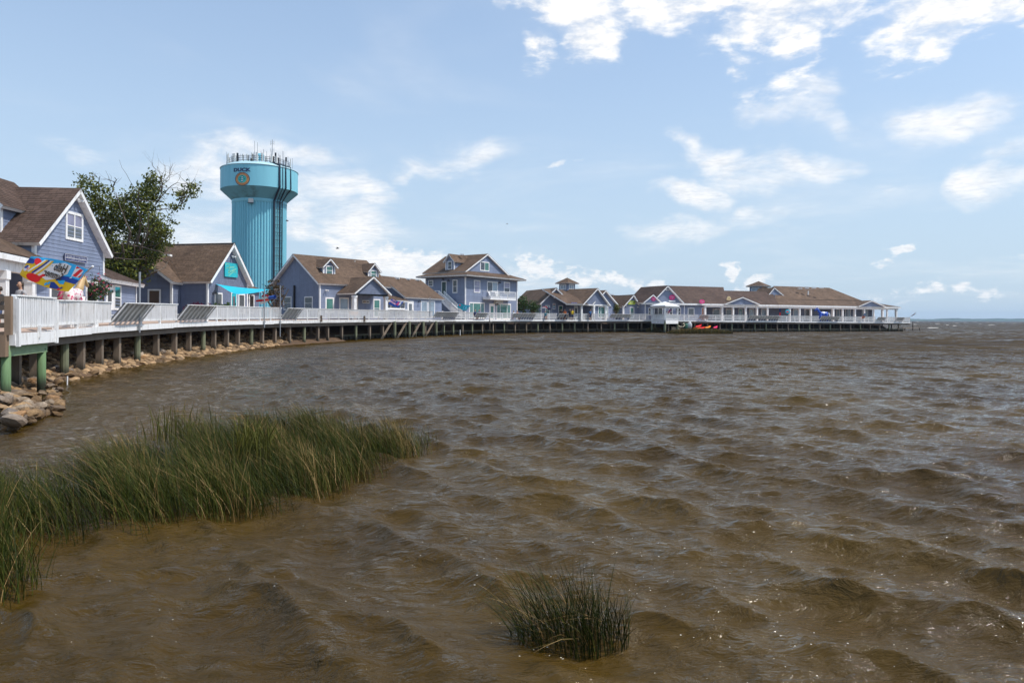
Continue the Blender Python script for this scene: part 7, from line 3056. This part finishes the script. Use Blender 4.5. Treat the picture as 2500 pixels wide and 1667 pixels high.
GREYT = mat('shirt_grey', (.33, .32, .33), .8, .1)
KHAKI = mat('shorts_khaki', (.30, .24, .16), .8)
DENIM = mat('shorts_denim', (.05, .08, .16), .8)
pp = P(50, 735, 25.6)
person((pp.x, pp.y, 1.85), R(160), 1.72, GREYT, KHAKI, 'person in a grey shirt standing on the porch beside the white column', arms='rest')
pp = P(2, 735, 24.8)
person((pp.x - .05, pp.y, 1.85), R(120), 1.50, mat('shirt_black', (.02, .02, .022), .8), DENIM, 'person in a dark shirt partly cut off by the left edge')
for px_, D, sh, pa, lab, seat, hat in ((1160, 99.5, mat('shirt_navy', (.02, .03, .10), .8), DENIM, 'person in a navy shirt sitting by the green windows, left of two', True, None),
                                       (1170, 99.5, mat('shirt_violet', (.05, .03, .25), .8), DENIM, 'person in a violet shirt sitting by the green windows, right of two', True, None),
                                       (1254, 107.5, mat('shirt_white', (.75, .75, .74), .8), KHAKI, 'person in a white shirt and teal cap leaning on the rail', True, mat('cap_teal', (.02, .25, .28), .7)),
                                       (1263, 108, mat('shirt_rust', (.30, .08, .05), .8), DENIM, 'person with bare arms in a rust top next to the white shirt', True, None),
                                       (1370, 114.5, mat('shirt_dark', (.03, .02, .02), .8), DENIM, 'person in a dark shirt before the cupola shop window', False, None),
                                       (1379, 114.5, mat('shirt_orange', (.55, .13, .03), .8), DENIM, 'person in an orange shirt before the cupola shop', False, None),
                                       (1391.5, 114.5, mat('shirt_black', (.02, .02, .022), .8), DENIM, 'fair haired person in black on the boardwalk', False, None),
                                       (1397.5, 114.2, mat('shirt_yellow', (.80, .55, .02), .8), DENIM, 'person in a bright yellow shirt on the boardwalk', False, None),
                                       (1331, 112, mat('shirt_teal', (.02, .12, .16), .8), DENIM, 'person in a dark teal shirt sitting under the red windsock', True, None),
                                       (1441, 117.5, mat('shirt_blue', (.03, .12, .30), .8), DENIM, 'person in a blue shirt in the shade of the porch', False, None)):
    c = XY(px_, D)
    zz_ = 2.12
    person((c.x, c.y, zz_ + (.0 if seat else 0)), R(180 + random.uniform(-40, 40)), 1.78 if not seat else 1.9, sh, pa, lab, mat('hair_fair', (.45, .28, .10), .7) if 'fair' in lab else None, seat, hat)

# ================================================================== deck furniture and boats
def adirondack(pos, yaw, m, label, s=1.0):
    root = empty('adirondack_chair', pos, label, 'chair')
    cy_, sy_ = math.cos(yaw), math.sin(yaw)
    T = lambda x, y, z: Vector(pos) + Vector((x * cy_ - y * sy_, x * sy_ + y * cy_, z)) * s
    for k in range(5):
        x_ = -.26 + .13 * k
        mb = MB()
        mb.bar(T(x_, -.28, .28), T(x_ * 1.15, -.62, 1.05 - .25 * abs(x_)), .11 * s, .025)
        mb.build('back_slat', m, root)
    mb = MB()
    for k in range(4):
        mb.bar(T(-.3, .25 - .16 * k, .40 - .035 * k), T(.3, .25 - .16 * k, .40 - .035 * k), .12 * s, .03)
    mb.build('seat', m, root)
    for sg in (-1, 1):
        mb = MB()
        mb.bar(T(.36 * sg, .32, .60), T(.36 * sg, -.50, .58), .13 * s, .03)
        mb.build('armrest', m, root)
        for y_, z_ in ((.28, .58), (-.42, .56)):
            mb = MB()
            mb.bar(T(.33 * sg, y_, 0), T(.33 * sg, y_, z_), .07 * s, .04)
            mb.build('leg', m, root)
    return root


for px_, yw, lab in ((1192, 20, 'white slatted chair on the balcony, left of two'), (1208, -15, 'white slatted chair on the balcony, right of two')):
    u_ = R5.u(px_)
    p = R5.pt(u_, R5.z(1178, 727) + .03, .75)
    adirondack(p, math.atan2(R5.n.y, R5.n.x) - math.pi / 2 + R(yw), WHITE, lab, 1.0)
GREYC = mat('chair_grey', (.45, .45, .44), .7)
for px_, lab in ((955, 'grey deck chair behind the rail, left of three'), (997, 'grey deck chair behind the rail, middle of three'), (1029, 'grey deck chair behind the rail, right of three')):
    p = at_s(s_of(px_), .9)
    adirondack(p, math.atan2(inl_s(s_of(px_)).y, inl_s(s_of(px_)).x) - math.pi / 2, GREYC, lab, 1.05)
# orange bench on the walkway
s0 = s_of(897)
p0, p1 = at_s(s0 - 1.0, 1.6), at_s(s0 + 1.0, 1.6)
root = empty('orange_bench', p0, 'orange wooden bench behind the rail under the porch gable', 'bench')
ORW = mat('bench_orange', (.62, .30, .08), .6, .1)
for zz_, w_ in ((.45, .4), (.62, .05), (.76, .05)):
    mb = MB()
    q0, q1 = p0 + Vector((0, 0, zz_)), p1 + Vector((0, 0, zz_))
    mb.bar(q0, q1, w_, .04 if w_ > .1 else .1)
    mb.build('seat' if w_ > .1 else 'back_slat', ORW, root)
for t_ in (.05, .95):
    mb = MB()
    q = p0.lerp(p1, t_)
    mb.bar(q, q + Vector((0, 0, .8)), .07)
    mb.build('leg', ORW, root)


def kayak(a, b, w, m, label):
    a, b = Vector(a), Vector(b)
    root = empty('kayak', a, label, 'kayak')
    mb = MB()
    n = 12
    pts, rad = [], []
    for k in range(n + 1):
        t_ = k / n
        f_ = math.sin(math.pi * min(max(t_, .02), .98)) ** .6
        pts.append(a.lerp(b, t_) + Vector((0, 0, .16 * (2 * t_ - 1) ** 2)))
        rad.append((w * f_, .2 * f_ + .01))
    mb.tube(pts, rad, 14)
    mb.build('hull', m, root, True)
    mb = MB()
    mb.tube([a.lerp(b, .38) + Vector((0, -.02, .17)), a.lerp(b, .5) + Vector((0, -.02, .19)), a.lerp(b, .62) + Vector((0, -.02, .17))], [(.10, .04), (.2, .06), (.10, .04)], 10)
    mb.build('cockpit', BLACK, root, True)
    return root


def dock_pt(px, off, z):
    return at_s(s_of(px), off, z)


KR, KO, KP = mat('kayak_red', (.75, .015, .015), .3), mat('kayak_orange', (.80, .24, .01), .3), mat('kayak_pink', (.78, .02, .12), .3)
kayak(dock_pt(1691, -.9, .78), dock_pt(1717, .5, 1.35), .38, KR, 'red kayak lying on top of the others under the dock')
kayak(dock_pt(1700, -.5, .62), dock_pt(1724, .3, .78), .38, KR, 'red kayak lying beneath the topmost red one')
kayak(dock_pt(1689, -.6, .60), dock_pt(1708, -.2, .72), .34, KO, 'orange and red tipped kayak at the left of the stack')
kayak(dock_pt(1716, -.6, .64), dock_pt(1737, .3, 1.0), .36, KO, 'orange kayak between the red stack and the pink one')
kayak(dock_pt(1737, -.6, .64), dock_pt(1753, .3, .98), .34, KP, 'pink kayak lying apart under the dock')
# rack with hoses and drums left of them
c = dock_pt(1672, -.3, .6)
root = empty('plastic_drum', c, 'dark green plastic drum under the dock', 'drum')
mb = MB()
mb.lathe(c, [(.30, 0), (.36, .1), (.36, .8), (.30, .95), (.02, .98)], 14)
mb.build('shell', mat('drum_green', (.03, .13, .08), .5), root, True)
mb = MB()
mb.lathe(c + Vector((0, 0, .93)), [(.08, 0), (.08, .06), (.01, .07)], 8)
mb.build('lid', BLACK, root)
c = dock_pt(1681, -.3, .6)
root = empty('dinghy', c, 'pale grey boat hull standing on end under the dock', 'boat')
mb = MB()
mb.tube([c + Vector((0, 0, 0)), c + Vector((0, 0, .3)), c + Vector((.05, 0, .9)), c + Vector((.15, 0, 1.3))], [(.2, .12), (.48, .25), (.45, .25), (.05, .05)], 14)
mb.build('hull', mat('hull_grey', (.48, .50, .52), .5), root, True)
mb = MB()
mb.tube([c + Vector((-.3, -.22, .35)), c + Vector((.3, -.22, .35))], .04, 6)
mb.build('thwart', BEAM, root)
c = dock_pt(1662, -.4, .75)
root = empty('hose_slide', c, 'pale curled water slide under the dock edge', 'slide')
mb = MB()
pts = [c + Vector((-1.2, 0, 1.2)), c + Vector((-.9, 0, .6)), c + Vector((-.4, 0, .25)), c + Vector((.2, 0, .2)), c + Vector((.55, 0, .5)), c + Vector((.4, 0, .8)), c + Vector((.1, 0, .7))]
mb.tube(pts, .09, 8)
mb.build('chute', mat('slide_cream', (.65, .58, .42), .5), root, True)
mb = MB()
mb.bar(c + Vector((.2, .1, -.9)), c + Vector((.2, .1, .2)), .12)
mb.build('leg', PILE, root)
# horizontal slat fence by the gazebo stairs
root = empty('slat_fence', dock_pt(1648, .1, 0), 'low slat fence by the water below the gazebo', 'fence')
for k in range(3):
    mb = MB()
    mb.bar(dock_pt(1640, -.05, .25 + .28 * k), dock_pt(1664, -.05, .25 + .28 * k), .05, .12)
    mb.build('slat', mat('slat_grey', (.34, .30, .23), .8), root)
for px_ in (1640, 1652, 1664):
    mb = MB()
    mb.bar(dock_pt(px_, .0, -.6), dock_pt(px_, .0, 1.0), .12)
    mb.build('post', PILE, root)
# patio tables and a white car roof behind the rail by the stair
for px_, lab in ((1077, 'white covered table by the foot of the outside stair'), (1128, 'white covered table below the turquoise flag')):
    p = at_s(s_of(px_), 4.2)
    root = empty('table', p, lab, 'table')
    mb = MB()
    mb.box(p + Vector((-1.0, -.5, .98)), (2.0, 0, 0), (0, 1.0, 0), (0, 0, .18))
    mb.build('top', WHITE, root)
    for sx_ in (-.9, .8):
        mb = MB()
        mb.box(p + Vector((sx_, -.4, 0)), (.1, 0, 0), (0, .8, 0), (0, 0, .98))
        mb.build('leg', WHITE, root)

# gulls
for px_, py_, D, lab, sz in ((824, 607, 110, 'small dark gull gliding above the dormered shop', .55), (701, 540, 130, 'tiny gull beside the water tower stem', .5), (1238, 547, 220, 'tiny gull high over the two storey house', .55)):
    c = P(px_, py_, D)
    root = empty('gull', c, lab, 'bird')
    mb = MB()
    mb.tube([c + Vector((-.30, 0, 0)), c + Vector((-.12, 0, .02)), c + Vector((.12, 0, .03)), c + Vector((.24, 0, .05)), c + Vector((.34, 0, .03))], [.02, .08, .07, .05, .01], 8)
    for sg in (-1, 1):
        mb.mesh([c + Vector((.1, 0, .05)), c + Vector((-.1, 0, .05)), c + Vector((-.05, .35 * sg, .2)), c + Vector((.12, .35 * sg, .2)), c + Vector((-.12, .75 * sg, .08))], [(0, 1, 2, 3), (3, 2, 4)])
    mb.build('body', mat('gull_grey', (.12, .12, .13), .7), root)

# ------------------------------------------------------------------ haze over the sound
mb = MB()
mb.box((-3200, -40, -2.0), (10500, 0, 0), (0, 5000, 0), (0, 0, 62))
hzm = bpy.data.materials.new('haze_air')
hzm.use_nodes = True
_t = NT(hzm.node_tree)
_t.n.remove(_t.n['Principled BSDF'])
pv = _t.node('ShaderNodeVolumePrincipled')
pv.inputs['Color'].default_value = (.52, .72, .98, 1)
pv.inputs['Density'].default_value = 0.00010
pv.inputs['Anisotropy'].default_value = 0.2
_t.l.new(pv.outputs[0], _t.n['Material Output'].inputs['Volume'])
hz_o = mb.build('haze', hzm)
tag(hz_o, 'thin summer haze over the sound', None, None, 'stuff')
